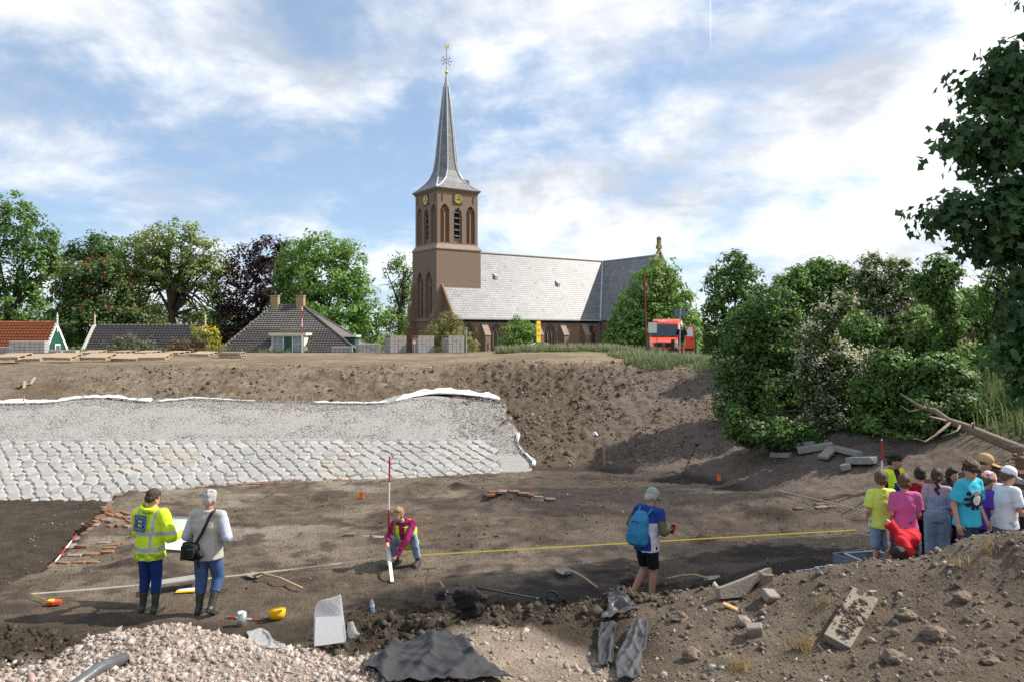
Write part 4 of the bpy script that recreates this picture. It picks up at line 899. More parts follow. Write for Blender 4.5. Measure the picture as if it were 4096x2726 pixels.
for (p, q) in ((C_, A), (D_, B_), (A, B_), (A2, C2), (B2, D2)):
    n_ = int((q - p).length / .36)
    for i in range(n_):
        a0 = p + (q - p) * (i / n_); a1 = p + (q - p) * ((i + 1.05) / n_); b = MB(); b.cs = True; b.tube(W2(ha, [a0 + Vector((0, -.02, .06)), a1 + Vector((0, -.02, .08))]), [.115, .10], 7); b.build('ridge_tile', m_tile_g, ha)
for cx in (-20.35, -18.15):
    b = MB(); b.M = ha.matrix_basis.inverted() @ Matrix.Translation((cx, 66.0, 6.0)); b.box((0, 0, .65), (.62, .62, 1.5)); ch = b.build('chimney', m_ybrick, ha)
    b = MB(); b.M = ha.matrix_basis.inverted() @ Matrix.Translation((cx, 66.0, 6.0)); b.box((0, 0, 1.44), (.70, .70, .12)); b.box((0, 0, .30), (.74, .74, .14)); b.build('chimney_band', m_sand, ch)
    b = MB(); b.M = ha.matrix_basis.inverted() @ Matrix.Translation((cx, 66.0, 7.48)); b.lathe([(.10, 0), (.09, .18), (.13, .2), (.05, .34), (.02, .42)], 8); b.build('chimney_pot', m_redcap, ch)
# dormer
dM = ha.matrix_basis.inverted(); dx, dy = -17.83, 61.15
dm = MB(); dm.M = dM; dm.box((dx, dy + 1.5, 3.2), (2.56, 2.9, 1.75)); dorm = dm.build('dormer', m_cream, ha)
b = MB(); b.M = dM; b.box((dx, dy + 1.4, 4.18), (2.95, 3.3, .20)); b.box((dx, dy + 1.4, 4.05), (2.75, 3.12, .10)); b.build('dormer_roof', m_cream, dorm)
for cx in (-.80, .80):
    b = MB(); b.M = dM; b.box((dx + cx, dy + .03, 3.27), (.82, .06, 1.38)); b.build('curtain', m_curtain, dorm)
    b = MB(); b.M = dM; b.box((dx + cx, dy - .01, 3.27), (.03, .06, 1.40)); b.box((dx + cx, dy - .01, 3.42), (.84, .05, .03)); b.build('glazing_bar', m_cream, dorm)
b = MB(); b.M = dM; b.box((dx, dy + .03, 3.27), (.58, .08, 1.40)); sp_ = b.build('green_panel', m_green, dorm)
for cx in (-1.25, -.36, .36, 1.25):
    b = MB(); b.M = dM; b.box((dx + cx, dy - .03, 3.25), (.075, .10, 1.5)); b.build('window_post', m_cream, dorm)
b = MB(); b.M = dM; b.box((dx, dy - .03, 2.52), (2.6, .14, .10)); b.build('sill', m_cream, dorm)
for s_ in (-1, 1):
    b = MB(); b.M = dM; b.prism([(dx + s_ * 1.28, 2.75), (dx + s_ * 1.52, 2.75), (dx + s_ * 1.55, 3.05), (dx + s_ * 1.42, 3.12), (dx + s_ * 1.44, 3.25), (dx + s_ * 1.28, 3.28)], dy - .02, dy + .06); b.build('dormer_wing', m_cream, dorm)
    b = MB(); b.M = dM; b.lathe([(.05, 3.25), (.06, 3.3), (.02, 3.42)], 6, (dx + s_ * 1.44, dy + .02, 0)); b.build('wing_knob', m_redcap, dorm)
b = MB(); b.M = dM; b.box((-13.75, 64.3, 3.4), (1.5, 1.6, 1.1)); d2 = b.build('side_dormer', m_green, ha)
b = MB(); b.M = dM; b.box((-13.75, 64.2, 4.02), (1.9, 2.0, .16)); b.build('side_dormer_roof', m_cream, d2)
b = MB(); b.M = dM; b.box((-17.8, 66.8, .6), (9.5, 12.0, 2.6)); b.build('wall', m_ybrick, ha)
# --- red roof at the right behind the thicket
hd = empty('house', (30, 56, 0), 0, 'house with dark red pantile roof half hidden behind the thicket', 'house'); hd.matrix_basis = Matrix.Translation((30, 56, 0))
ridge0, ridge1 = Vector((24, 58, 7.3)), Vector((32.6, 58, 7.3)); up = Vector((0, 3.2, 4.2)).normalized(); Lr = 5.2; O = Vector((24, 58, 7.3)) - up * Lr
b = MB()
for s_ in (-1, 1): b.put(W2(hd, [ridge0, ridge1, ridge1 + Vector((0, s_ * up.y * Lr, -up.z * Lr)), ridge0 + Vector((0, s_ * up.y * Lr, -up.z * Lr))]), [(0, 1, 2, 3)])
b.build('roof', m_tile_r, hd)
tile_roof(hd, O, ux, up, 3.6, 8.6, 17, .25, Lr / 17, m_tile_r, lambda s, t: True, limit=300, key=lambda it: -it[0].z)
b = MB(); b.put(W2(hd, [(32.6, 58 - up.y * Lr, 7.3 - up.z * Lr), (32.6, 58 + up.y * Lr, 7.3 - up.z * Lr), (32.6, 58, 7.3), (32.6, 55.0, -.4), (32.6, 61, -.4)]), [(0, 1, 2), (3, 4, 1, 0)]); b.build('gable', m_sand, hd)
b = MB(); b.box((27.9 - 30, 55.0 - 56, 1.3), (9.2, .2, 3.6)); b.build('wall', m_sand, hd)
b = MB(); b.tube(W2(hd, [ridge0, ridge1 + Vector((.1, 0, 0))]), .12, 8); b.build('ridge_tiles', m_tile_r, hd)
# ------------------------------------------------------------------ trees and bushes
m_bark = mat('bark', (.085, .068, .052), .95, .35, 8, .8, 25)
m_leaf = mat('leaf', rough=.55, var=.12, scale=3, attr=True, trans=.42, spec=.35)
LEAF_D = np.array([(0, -.5, 0), (.30, 0, .06), (0, .5, 0), (-.30, 0, .06)])
LEAF_M = np.array([(.10, -.48, 0), (.52, .02, .05), (.20, .12, 0), (0, .55, -.03), (-.20, .12, 0), (-.52, .02, .05)])
def leaf_mesh(name, pos, nrm, size, cols, rs, shape=LEAF_D):
    n = len(pos); k = len(shape); t = rs.normal(size=(n, 3)); nrm = nrm / np.linalg.norm(nrm, axis=1)[:, None]
    t -= nrm * (t * nrm).sum(1)[:, None]; t /= np.linalg.norm(t, axis=1)[:, None] + 1e-9; bt = np.cross(nrm, t)
    V = pos[:, None] + size[:, None, None] * (shape[None, :, 0:1] * t[:, None] + shape[None, :, 1:2] * bt[:, None] + shape[None, :, 2:3] * nrm[:, None])
    Fc = np.arange(n * k).reshape(n, k)
    return np_mesh(name, V.reshape(-1, 3), Fc, m_leaf, np.repeat(cols, k, 0))
GREENS = dict(mid=[(.055, .105, .022), (.075, .13, .03), (.045, .085, .02), (.10, .155, .045)], dark=[(.030, .060, .016), (.042, .078, .020), (.055, .10, .028)], light=[(.10, .15, .035), (.13, .18, .05), (.08, .125, .03), (.15, .19, .06)],
              lime=[(.085, .15, .03), (.11, .185, .04), (.065, .12, .025)], purple=[(.022, .012, .018), (.035, .016, .022), (.05, .022, .026), (.016, .011, .014)], olive=[(.11, .12, .035), (.14, .14, .045), (.09, .105, .03), (.16, .13, .06)], maple=[(.028, .062, .020), (.04, .085, .025), (.022, .05, .018)])
def tree(name, label, cat, base, blobs, leaf, n, cols, trunk=(.35, 3.0), group=None, seed=0, clump=.8, shape=LEAF_D, flower=None, limbs=9, stems=1, bare=0.0, inner=.55, up=.5):
    """base world point; blobs: (dx,dy,dz,rx,ry,rz) relative to it"""
    n = int(n * .88) if n > 12000 else n; leaf *= 1.04; rs = np.random.RandomState(seed); root = empty(name, base, 0, label, cat, group)
    B = np.array(blobs, float); area = (B[:, 3] * B[:, 5]) ** .8; pk = area / area.sum(); ncl = max(8, int(n / 34))
    bi = rs.choice(len(B), ncl, p=pk); d = rs.normal(size=(ncl, 3)); d /= np.linalg.norm(d, axis=1)[:, None]; rad = inner + (1 - inner) * rs.rand(ncl) ** .55
    cpos = B[bi, :3] + d * B[bi, 3:6] * rad[:, None]
    cs = clump * rs.uniform(.55, 1.25, ncl); ci = rs.choice(ncl, n, p=cs / cs.sum()); off = np.clip(rs.normal(size=(n, 3)), -1.7, 1.7) * np.array([.42, .42, .30]); pos = cpos[ci] + off * cs[ci][:, None]
    nrm = d[ci] * .7 + off * .9 + rs.normal(size=(n, 3)) * .55 + np.array([0, 0, up]); C = np.array(cols); ck = rs.randint(len(C), size=ncl); mixk = rs.rand(n) < .7
    c = 2.0 * np.where(mixk[:, None], C[ck[ci]], C[rs.randint(len(C), size=n)]) * rs.uniform(.75, 1.25, (n, 1))
    size = leaf * rs.uniform(.6, 1.3, n)
    keep = pos[:, 2] > -.1; pos, nrm, c, size = pos[keep], nrm[keep], c[keep], size[keep]
    link('crown', leaf_mesh('crown', pos, nrm, size, c, rs, shape), root)
    if flower:
        fc, fr, fs, fup = flower; m = int(n * fr); ci = rs.choice(ncl, m, p=(np.clip(d[:, 2] + fup, .02, 9) * cs) / (np.clip(d[:, 2] + fup, .02, 9) * cs).sum()); off = rs.normal(size=(m, 3)) * .36; fp = cpos[ci] + d[ci] * cs[ci][:, None] * .45 + off * cs[ci][:, None] + np.array([0, 0, .1 * clump])
        fcol = np.array(fc)[rs.randint(len(fc), size=m)] * rs.uniform(.8, 1.15, (m, 1)); kp = fp[:, 2] > 0
        link('blossom', leaf_mesh('blossom', fp[kp], (d[ci] + rs.normal(size=(m, 3)) * .6 + np.array([0, 0, .5]))[kp], (fs * rs.uniform(.6, 1.3, m))[kp], fcol[kp], rs), root)
    b = MB(); b.cs = True; tr, th = trunk; rr = random.Random(seed); top = Vector((float((B[:, 0] * pk).sum()), float((B[:, 1] * pk).sum()), th))
    for st in range(stems):
        sx, sy = (0, 0) if stems == 1 else (rr.uniform(-.3, .3), rr.uniform(.0, .3))
        q = Vector((sx * 2.2, sy * 2.2, 0)); tp = top * 1.0 + Vector((sx * 3, sy * 3, 0)); pts = [q + (tp - q) * t + Vector((rr.uniform(-1, 1), rr.uniform(-1, 1), 0)) * tr * .5 * (t > 0) for t in (0, .33, .66, 1)]; pts[0].z = -.4
        b.tube(pts, [tr * 1.15, tr, tr * .85, tr * .7], 8)
        for i in range(limbs):
            k = rr.randrange(len(B)); e = Vector(B[k, :3]) + Vector([rr.uniform(-.75, .75) * B[k, 3 + j] for j in range(3)]); s0 = pts[-1 if rr.random() < .6 else 2]
            mid = s0 + (e - s0) * .5 + Vector((rr.uniform(-.1, .1), rr.uniform(-.1, .1), .12)) * (e - s0).length
            b.tube([s0, mid, e], [tr * .5, tr * .28, tr * .08], 6)
            for q_ in range(2):
                e2 = mid + Vector((rr.uniform(-1, 1), rr.uniform(-1, 1), rr.uniform(-.2, 1))) * (e - s0).length * .35; b.tube([mid, e2], [tr * .2, tr * .05], 5)
    b.build('trunk', m_bark, root); return root
def pt_tree(name, label, cat, d, px, py_base_z, blobs, seed, depth=.85, **k):
    """blobs in photo pixels (px,py,rx,ry) at distance d; root under px on ground height py_base_z"""
    s = d / F; base = Vector(((px - CX) * s, d, py_base_z)); rr = random.Random(seed); out = []
    for (bx, by, rx, ry) in blobs: out.append(((bx - px) * s, rr.uniform(-.25, .25) * rx * s, EYE - (by - HY) * s - py_base_z, rx * s, rx * s * depth, ry * s))
    return tree(name, label, cat, base, out, seed=seed, **k)
TG = 'trees behind the houses'
pt_tree('tree', 'tall green tree at the far left edge with upright tufted branches', 'tree', 92, 40, -.2, [(-40, 900, 90, 130), (60, 900, 70, 130), (150, 960, 70, 90), (-20, 1080, 130, 130), (150, 1090, 80, 130), (60, 1230, 150, 140), (190, 1050, 40, 80), (-60, 1250, 130, 150), (30, 1340, 160, 90)], 1, leaf=.42, n=21000, cols=GREENS['mid'], trunk=(.5, 7), group=TG, clump=1.15)
pt_tree('tree', 'dark green tree rising behind the red flowering chestnut', 'tree', 100, 370, -.2, [(330, 1010, 75, 60), (400, 990, 65, 60), (450, 1010, 60, 60), (300, 1080, 70, 80), (420, 1120, 120, 120), (330, 1250, 120, 120)], 2, leaf=.42, n=10000, cols=GREENS['dark'] + GREENS['mid'][:2], trunk=(.45, 6), group=TG, clump=1.1)
pt_tree('tree', 'chestnut tree covered in red flower spikes behind the grey roof', 'tree', 86, 400, -.2, [(340, 1110, 90, 70), (430, 1090, 80, 60), (300, 1190, 90, 90), (420, 1200, 120, 110), (500, 1240, 70, 90), (380, 1300, 150, 90), (540, 1290, 60, 70), (260, 1300, 80, 90), (640, 1330, 40, 60)], 3, leaf=.40, n=17000, cols=GREENS['dark'] + [(.055, .095, .028)], trunk=(.45, 5), group=TG, clump=1.05, flower=([(.42, .115, .085), (.36, .10, .08), (.46, .17, .11)], .10, .26, .35))
pt_tree('tree', 'broad light green tree with open crown and ivied forked trunk', 'tree', 90, 705, -.2, [(700, 950, 110, 75), (600, 1000, 110, 70), (800, 1010, 90, 80), (530, 1060, 80, 90), (640, 1080, 110, 80), (790, 1110, 100, 80), (860, 1060, 45, 60), (560, 1150, 70, 60), (850, 1180, 60, 50), (600, 1230, 80, 50), (820, 1280, 80, 50)], 4, leaf=.36, n=15000, cols=GREENS['light'] + GREENS['olive'][:2], trunk=(.42, 10), stems=2, group=TG, clump=1.0, limbs=24, inner=.35)
pt_tree('tree', 'dark green undergrowth trees filling the gap behind the grey roof', 'tree', 104, 600, -.2, [(480, 1200, 120, 130), (640, 1240, 130, 110), (760, 1300, 120, 100), (560, 1340, 160, 90), (860, 1330, 90, 90), (960, 1330, 120, 110)], 5, leaf=.45, n=9000, cols=GREENS['mid'][:3] + GREENS['dark'], trunk=(.4, 4), group=TG, clump=1.2)
pt_tree('tree', 'copper beech with very dark purple leaves', 'tree', 92, 1000, -.2, [(1080, 1010, 80, 60), (980, 1060, 80, 80), (1130, 1030, 60, 60), (1050, 1120, 130, 100), (930, 1180, 70, 110), (1000, 1250, 130, 120), (1120, 1220, 110, 110), (900, 1300, 50, 90), (1000, 1340, 140, 80)], 6, leaf=.38, n=16000, cols=GREENS['purple'], trunk=(.5, 6), group=TG, clump=1.0)
pt_tree('tree', 'large bright green rounded tree behind the farmhouse', 'tree', 86, 1300, -.2, [(1300, 1010, 130, 75), (1200, 1040, 90, 80), (1390, 1050, 80, 80), (1270, 1120, 150, 90), (1400, 1140, 90, 90), (1180, 1160, 90, 100), (1330, 1230, 160, 100), (1470, 1230, 70, 80), (1480, 1310, 70, 80), (1220, 1290, 110, 90), (1380, 1330, 130, 80), (1540, 1270, 35, 30)], 7, leaf=.38, n=22000, cols=GREENS['lime'], trunk=(.5, 6), group=TG, clump=1.05)
pt_tree('tree', 'thin airy tree beside the left side of the church tower', 'tree', 120, 1600, -.2, [(1600, 1060, 45, 40), (1640, 1100, 50, 60), (1560, 1090, 35, 30), (1610, 1170, 60, 60), (1590, 1270, 60, 60), (1640, 1300, 60, 100), (1580, 1370, 70, 60)], 8, leaf=.40, n=4600, cols=GREENS['light'][:3] + GREENS['mid'][:2], trunk=(.35, 12), clump=1.2, limbs=22, inner=.3)
pt_tree('bush', 'olive bush at the foot of the church tower behind the block packs', 'bush', 66, 1790, -.2, [(1790, 1290, 55, 45), (1760, 1340, 70, 55), (1830, 1340, 60, 60), (1790, 1400, 90, 60), (1880, 1400, 40, 50)], 9, leaf=.16, n=7000, cols=GREENS['olive'], trunk=(.10, 3), clump=.45, stems=3, limbs=8)
pt_tree('bush', 'green leafy bush before the nave wall left of the yellow sign', 'bush', 62, 2068, 1.0, [(2080, 1300, 45, 38), (2050, 1345, 60, 50), (2105, 1345, 45, 50), (2070, 1390, 75, 45), (2150, 1395, 50, 30)], 10, leaf=.17, n=6500, cols=GREENS['lime'], trunk=(.08, 1.5), clump=.42, stems=3, limbs=7)
LG = 'lime trees by the road'
pt_tree('tree', 'dense rounded lime tree right behind the orange van', 'tree', 72, 2620, -.2, [(2640, 1100, 70, 65), (2600, 1160, 100, 80), (2690, 1170, 80, 80), (2560, 1230, 110, 90), (2680, 1260, 110, 100), (2520, 1300, 90, 90), (2620, 1330, 150, 80), (2740, 1310, 60, 80), (2490, 1360, 70, 60), (2700, 1380, 100, 60)], 11, leaf=.34, n=22000, cols=GREENS['lime'] + [(.16, .20, .075)], trunk=(.35, 4), group=LG, clump=.85)
pt_tree('tree', 'dark conical lime tree further along the road', 'tree', 84, 2930, -.2, [(2940, 1060, 60, 60), (2900, 1130, 80, 80), (2990, 1140, 70, 80), (2940, 1220, 120, 90), (2850, 1280, 70, 90), (3010, 1280, 80, 100), (2930, 1330, 130, 80), (2900, 1390, 110, 50)], 12, leaf=.36, n=16000, cols=GREENS['mid'][:3] + GREENS['dark'], trunk=(.35, 4), group=LG, clump=.9)
HG = 'thicket on the right bank'
def near(name, label, d, px, gz, blobs, seed, **k):
    k.setdefault('group', HG); k['n'] = int(k['n'] * 1.3); k['leaf'] *= 1.32; k['trunk'] = (k['trunk'][0] * .7, k['trunk'][1]); return pt_tree(name, label, 'bush', d, px, gz, blobs, seed, **k)
gz = lambda px, d: hz(XD(px, d), d) - .05
near('elder_bush', 'dark green elder bush at the left end of the thicket', 25.5, 3060, gz(3060, 25.5), [(3080, 1240, 110, 90), (2990, 1330, 100, 100), (3120, 1370, 140, 120), (2960, 1470, 110, 110), (3080, 1540, 150, 120), (2950, 1600, 90, 110), (3060, 1680, 150, 90), (3180, 1620, 90, 120), (3000, 1750, 110, 50), (3150, 1770, 110, 50)], 13, leaf=.105, n=23000, cols=GREENS['dark'] + GREENS['mid'], trunk=(.07, 2.5), clump=.34, stems=4, limbs=10)
near('hawthorn_bush', 'hawthorn bush laden with cream blossom in the front of the thicket', 23.3, 3330, gz(3330, 23.3), [(3380, 1210, 40, 40), (3310, 1280, 55, 55), (3260, 1350, 70, 50), (3300, 1420, 90, 70), (3230, 1500, 60, 70), (3370, 1500, 90, 80), (3280, 1590, 80, 70), (3400, 1600, 70, 70), (3330, 1690, 110, 80), (3250, 1760, 80, 60), (3430, 1720, 80, 70), (3480, 1450, 40, 40)], 14, leaf=.085, n=17000, cols=[(.055, .085, .028), (.075, .105, .035), (.045, .075, .022)], trunk=(.06, 2.2), clump=.27, stems=3, limbs=12, flower=([(.80, .74, .60), (.72, .68, .52), (.58, .56, .40)], .34, .085, .5))
near('elder_bush', 'tall fresh green elder rising at the back of the thicket', 30, 3250, gz(3250, 30), [(3290, 1090, 110, 50), (3180, 1150, 90, 60), (3360, 1130, 80, 60), (3120, 1180, 50, 60), (3270, 1200, 150, 80), (3400, 1240, 110, 90), (3180, 1300, 110, 90), (3330, 1380, 140, 110)], 15, leaf=.12, n=17000, cols=GREENS['mid'] + GREENS['lime'][:1], trunk=(.08, 3.5), clump=.38, stems=3, limbs=10)
near('hawthorn_bush', 'hawthorn with two cream blossoming tops against the sky', 28, 3530, gz(3530, 28), [(3490, 1060, 45, 45), (3480, 1130, 60, 50), (3590, 1080, 40, 50), (3590, 1150, 70, 60), (3640, 1120, 40, 40), (3520, 1210, 90, 70), (3620, 1240, 70, 60), (3470, 1300, 90, 60), (3560, 1330, 90, 70), (3510, 1420, 80, 80)], 16, leaf=.095, n=13000, cols=[(.06, .09, .03), (.08, .11, .038), (.05, .08, .025)], trunk=(.07, 3.2), clump=.30, stems=2, limbs=12, flower=([(.82, .77, .62), (.70, .66, .50)], .30, .09, .6))
near('bramble_bush', 'bright green bush between the hawthorns and the leaning tree', 26, 3680, gz(3680, 26), [(3700, 1300, 110, 70), (3600, 1390, 110, 80), (3740, 1400, 90, 80), (3640, 1480, 130, 80), (3560, 1560, 100, 80), (3720, 1560, 110, 90), (3620, 1640, 130, 80), (3520, 1700, 90, 80), (3740, 1680, 100, 80), (3640, 1740, 140, 60)], 17, leaf=.10, n=22000, cols=GREENS['mid'] + GREENS['lime'], trunk=(.06, 2.2), clump=.33, stems=4, limbs=8, flower=([(.48, .46, .36)], .025, .09, .4))
near('young_tree', 'slender leaning tree with bare lower stem before the red roof', 22.5, 3850, gz(3850, 22.5), [(3750, 1070, 40, 45), (3790, 1110, 60, 60), (3690, 1130, 40, 40), (3720, 1180, 60, 50), (3780, 1210, 50, 60), (3800, 1300, 45, 50), (3780, 1390, 40, 40), (3830, 1480, 60, 40)], 18, leaf=.10, n=5000, cols=GREENS['mid'], trunk=(.085, 3.6), clump=.32, limbs=14, inner=.25)
near('bramble_bush', 'low tangled green bush under the fallen trunk', 20.5, 3780, gz(3780, 20.5), [(3700, 1640, 90, 60), (3830, 1620, 90, 70), (3920, 1680, 90, 70), (3780, 1720, 110, 60), (3620, 1760, 100, 45), (3900, 1780, 110, 50), (4040, 1740, 80, 80), (4100, 1640, 60, 80)], 19, leaf=.095, n=12000, cols=GREENS['mid'][:3] + GREENS['dark'], trunk=(.05, 1.4), clump=.30, stems=4, limbs=8)
near('bare_tree', 'half bare tree with forked twigs near the right edge', 24, 3990, gz(3990, 24), [(3960, 1130, 60, 70), (4040, 1180, 60, 70), (3920, 1210, 50, 50), (4060, 1330, 50, 60), (4000, 1450, 40, 50), (4030, 1560, 60, 60)], 20, leaf=.10, n=1700, cols=GREENS['mid'], trunk=(.10, 3.9), clump=.40, limbs=26, inner=.2)
near('willow_bush', 'grey green bushes on the grassy bank far right', 40, 4000, gz(4000, 40), [(3900, 1200, 70, 60), (3980, 1240, 80, 60), (4080, 1290, 80, 60), (3920, 1290, 80, 60), (4020, 1350, 110, 60), (4130, 1220, 60, 90)], 22, leaf=.16, n=9000, cols=GREENS['mid'][:2] + GREENS['light'][:2], trunk=(.10, 3), clump=.5, stems=3, limbs=6)
near('elder_bush', 'mid green bush filling the middle of the thicket behind the blossom', 26.5, 3420, gz(3420, 26.5), [(3440, 1330, 110, 80), (3380, 1440, 120, 90), (3500, 1500, 110, 90), (3440, 1600, 130, 90), (3480, 1700, 120, 80)], 26, leaf=.11, n=14000, cols=GREENS['mid'] + GREENS['lime'][:1], trunk=(.06, 2.2), clump=.34, stems=3, limbs=6)
near('bramble_bush', 'low dark green bush hiding the foot of the thicket', 22.4, 3130, gz(3130, 22.4), [(3020, 1740, 80, 50), (3120, 1730, 90, 60), (3210, 1740, 80, 55), (3480, 1720, 80, 60), (3560, 1740, 90, 55), (2960, 1700, 60, 60)], 27, leaf=.10, n=9000, cols=GREENS['dark'] + GREENS['mid'][:2], trunk=(.04, .8), clump=.28, stems=3, limbs=5)
near('elder_bush', 'yellow green bush at the right of the thicket under the bare tree', 25, 3860, gz(3860, 25), [(3830, 1430, 80, 60), (3900, 1500, 90, 60), (3820, 1540, 90, 60), (3960, 1580, 80, 60), (3880, 1620, 110, 60)], 28, leaf=.11, n=9000, cols=GREENS['lime'] + GREENS['light'], trunk=(.05, 1.6), clump=.34, stems=3, limbs=6)
near('elder_bush', 'leafy green bush in front of the grassy bank right of the blossom', 22.0, 3560, gz(3560, 22.0), [(3540, 1460, 80, 60), (3620, 1500, 90, 70), (3500, 1560, 90, 70), (3600, 1600, 110, 80), (3540, 1680, 120, 60), (3660, 1680, 90, 60)], 31, leaf=.10, n=13000, cols=GREENS['mid'] + GREENS['lime'], trunk=(.05, 1.6), clump=.32, stems=3, limbs=6, flower=([(.70, .66, .50)], .04, .08, .4))
near('elder_bush', 'dense green bush behind the tip of the fallen trunk', 21.3, 3740, gz(3740, 21.3), [(3720, 1470, 80, 60), (3790, 1520, 90, 60), (3700, 1570, 90, 60), (3800, 1610, 110, 60), (3720, 1650, 110, 60)], 32, leaf=.10, n=11000, cols=GREENS['mid'] + GREENS['dark'][:1], trunk=(.05, 1.6), clump=.32, stems=3, limbs=6)
# big maple at the right edge (most of its crown lies outside the frame)
pt_tree('maple_tree', 'large dark leaved maple overhanging from the right edge', 'tree', 15.2, 4560, hz(XD(4560, 15.2), 15.2) - .1,
        [(4060, 250, 90, 90), (4000, 380, 110, 90), (3900, 340, 50, 40), (4150, 330, 160, 150), (3900, 560, 110, 80), (4020, 600, 140, 100), (3790, 560, 45, 35), (4150, 560, 150, 150), (3830, 860, 110, 60), (3950, 830, 130, 90), (3730, 870, 45, 30), (4080, 850, 130, 130), (3960, 960, 110, 70), (4080, 1040, 110, 110), (4180, 960, 150, 200), (4300, 420, 260, 260), (4400, 800, 300, 300), (4550, 200, 330, 280), (4700, 600, 360, 360), (4120, 1250, 60, 130), (4090, 1400, 70, 110), (4140, 1560, 80, 110), (4300, 1200, 170, 200), (4850, 300, 280, 280), (4800, 1000, 320, 260), (4500, 1150, 260, 200), (4480, -80, 260, 220), (4700, -260, 300, 240), (4950, -60, 280, 260), (4640, -480, 240, 180)], 21,
        leaf=.19, n=42000, cols=GREENS['maple'], trunk=(.26, 4.5), clump=.55, shape=LEAF_M, limbs=10, inner=.45, up=.3)
# shrubs on the back of the dike before the houses
SG = 'shrubs before the houses'
pt_tree('lilac_bush', 'rounded shrub with fading mauve flowers before the grey roof', 'bush', 57.5, 505, 1.0, [(500, 1365, 60, 28), (450, 1385, 45, 25), (570, 1385, 50, 25), (505, 1400, 85, 25)], 23, leaf=.13, n=4200, cols=[(.075, .085, .045), (.06, .075, .035), (.10, .10, .06)], trunk=(.05, .8), clump=.32, stems=3, limbs=5, group=SG, flower=([(.30, .22, .26), (.36, .26, .24)], .10, .13, .4))
pt_tree('bush', 'reddish brown shrub between the lilac and the yellow laburnum', 'bush', 57.5, 735, 1.0, [(700, 1380, 50, 25), (760, 1370, 50, 30), (810, 1385, 35, 25), (730, 1400, 90, 22)], 24, leaf=.12, n=3800, cols=[(.115, .07, .045), (.09, .06, .04), (.13, .09, .055), (.07, .07, .03)], trunk=(.05, .8), clump=.30, stems=3, limbs=6, group=SG)
pt_tree('laburnum_bush', 'laburnum with hanging yellow flowers beside the farmhouse', 'bush', 58.5, 830, 1.0, [(800, 1330, 35, 22), (840, 1345, 35, 30), (830, 1380, 45, 30), (865, 1385, 25, 20)], 25, leaf=.13, n=2800, cols=GREENS['light'][:3], trunk=(.05, 1.6), clump=.32, stems=2, limbs=6, group=SG, flower=([(.70, .55, .04), (.62, .47, .03)], .55, .13, 1.0))
# ------------------------------------------------------------------ people
JOBS = []
def cone_prim(b, p0, p1, r0, r1, n=12, round0=True, round1=True):
    p0, p1 = Vector(p0), Vector(p1); d = (p1 - p0); L = d.length; d.normalize(); pts, rs = [], []
    if round0:
        for t in (.05, .35, .70): pts.append(p0 - d * r0 * math.cos(t * math.pi / 2)); rs.append(max(.001, r0 * math.sin(t * math.pi / 2)))
    pts.append(p0); rs.append(r0); pts.append(p1); rs.append(r1)
    if round1:
        for t in (.70, .35, .05): pts.append(p1 + d * r1 * math.cos(t * math.pi / 2)); rs.append(max(.001, r1 * math.sin(t * math.pi / 2)))
    b.tube(pts, rs, n)
def ell(b, c, r, Rm=None, n=14, m=9):
    old = b.M; b.M = old @ Matrix.Translation(c) @ (Rm.to_4x4() if Rm else Matrix.Identity(4)); b.sphere((0, 0, 0), r, n, m); b.M = old
def loft(b, secs, n=18):
    """secs: (centre, right axis, forward axis, rx, ry)"""
    vs = []
    for c, ax, ay, rx, ry in secs:
        for k in range(n):
            t = 2 * math.pi * k / n; ct, st = math.cos(t), math.sin(t); e = 2.4; q = (abs(ct) ** e + abs(st) ** e) ** (-1 / e); vs.append(Vector(c) + ax * (rx * ct * q) + ay * (ry * st * q))
    fs = [(i * n + k, i * n + (k + 1) % n, (i + 1) * n + (k + 1) % n, (i + 1) * n + k) for i in range(len(secs) - 1) for k in range(n)] + [tuple(range(n))[::-1], tuple((len(secs) - 1) * n + k for k in range(n))]
    b.put(vs, fs)
def job(b, voxel, smooth, name, mats, parent, matfn=None, extra=None):
    """queue a voxel remesh of the collected closed shapes"""
    me = b.mesh(name, mats[0]); o = link('tmp', me); md = o.modifiers.new('r', 'REMESH'); md.mode = 'VOXEL'; md.voxel_size = voxel; md.use_smooth_shade = True
    if smooth: s_ = o.modifiers.new('s', 'SMOOTH'); s_.factor = .5; s_.iterations = smooth
    JOBS.append((o, name, mats, parent, matfn, extra))
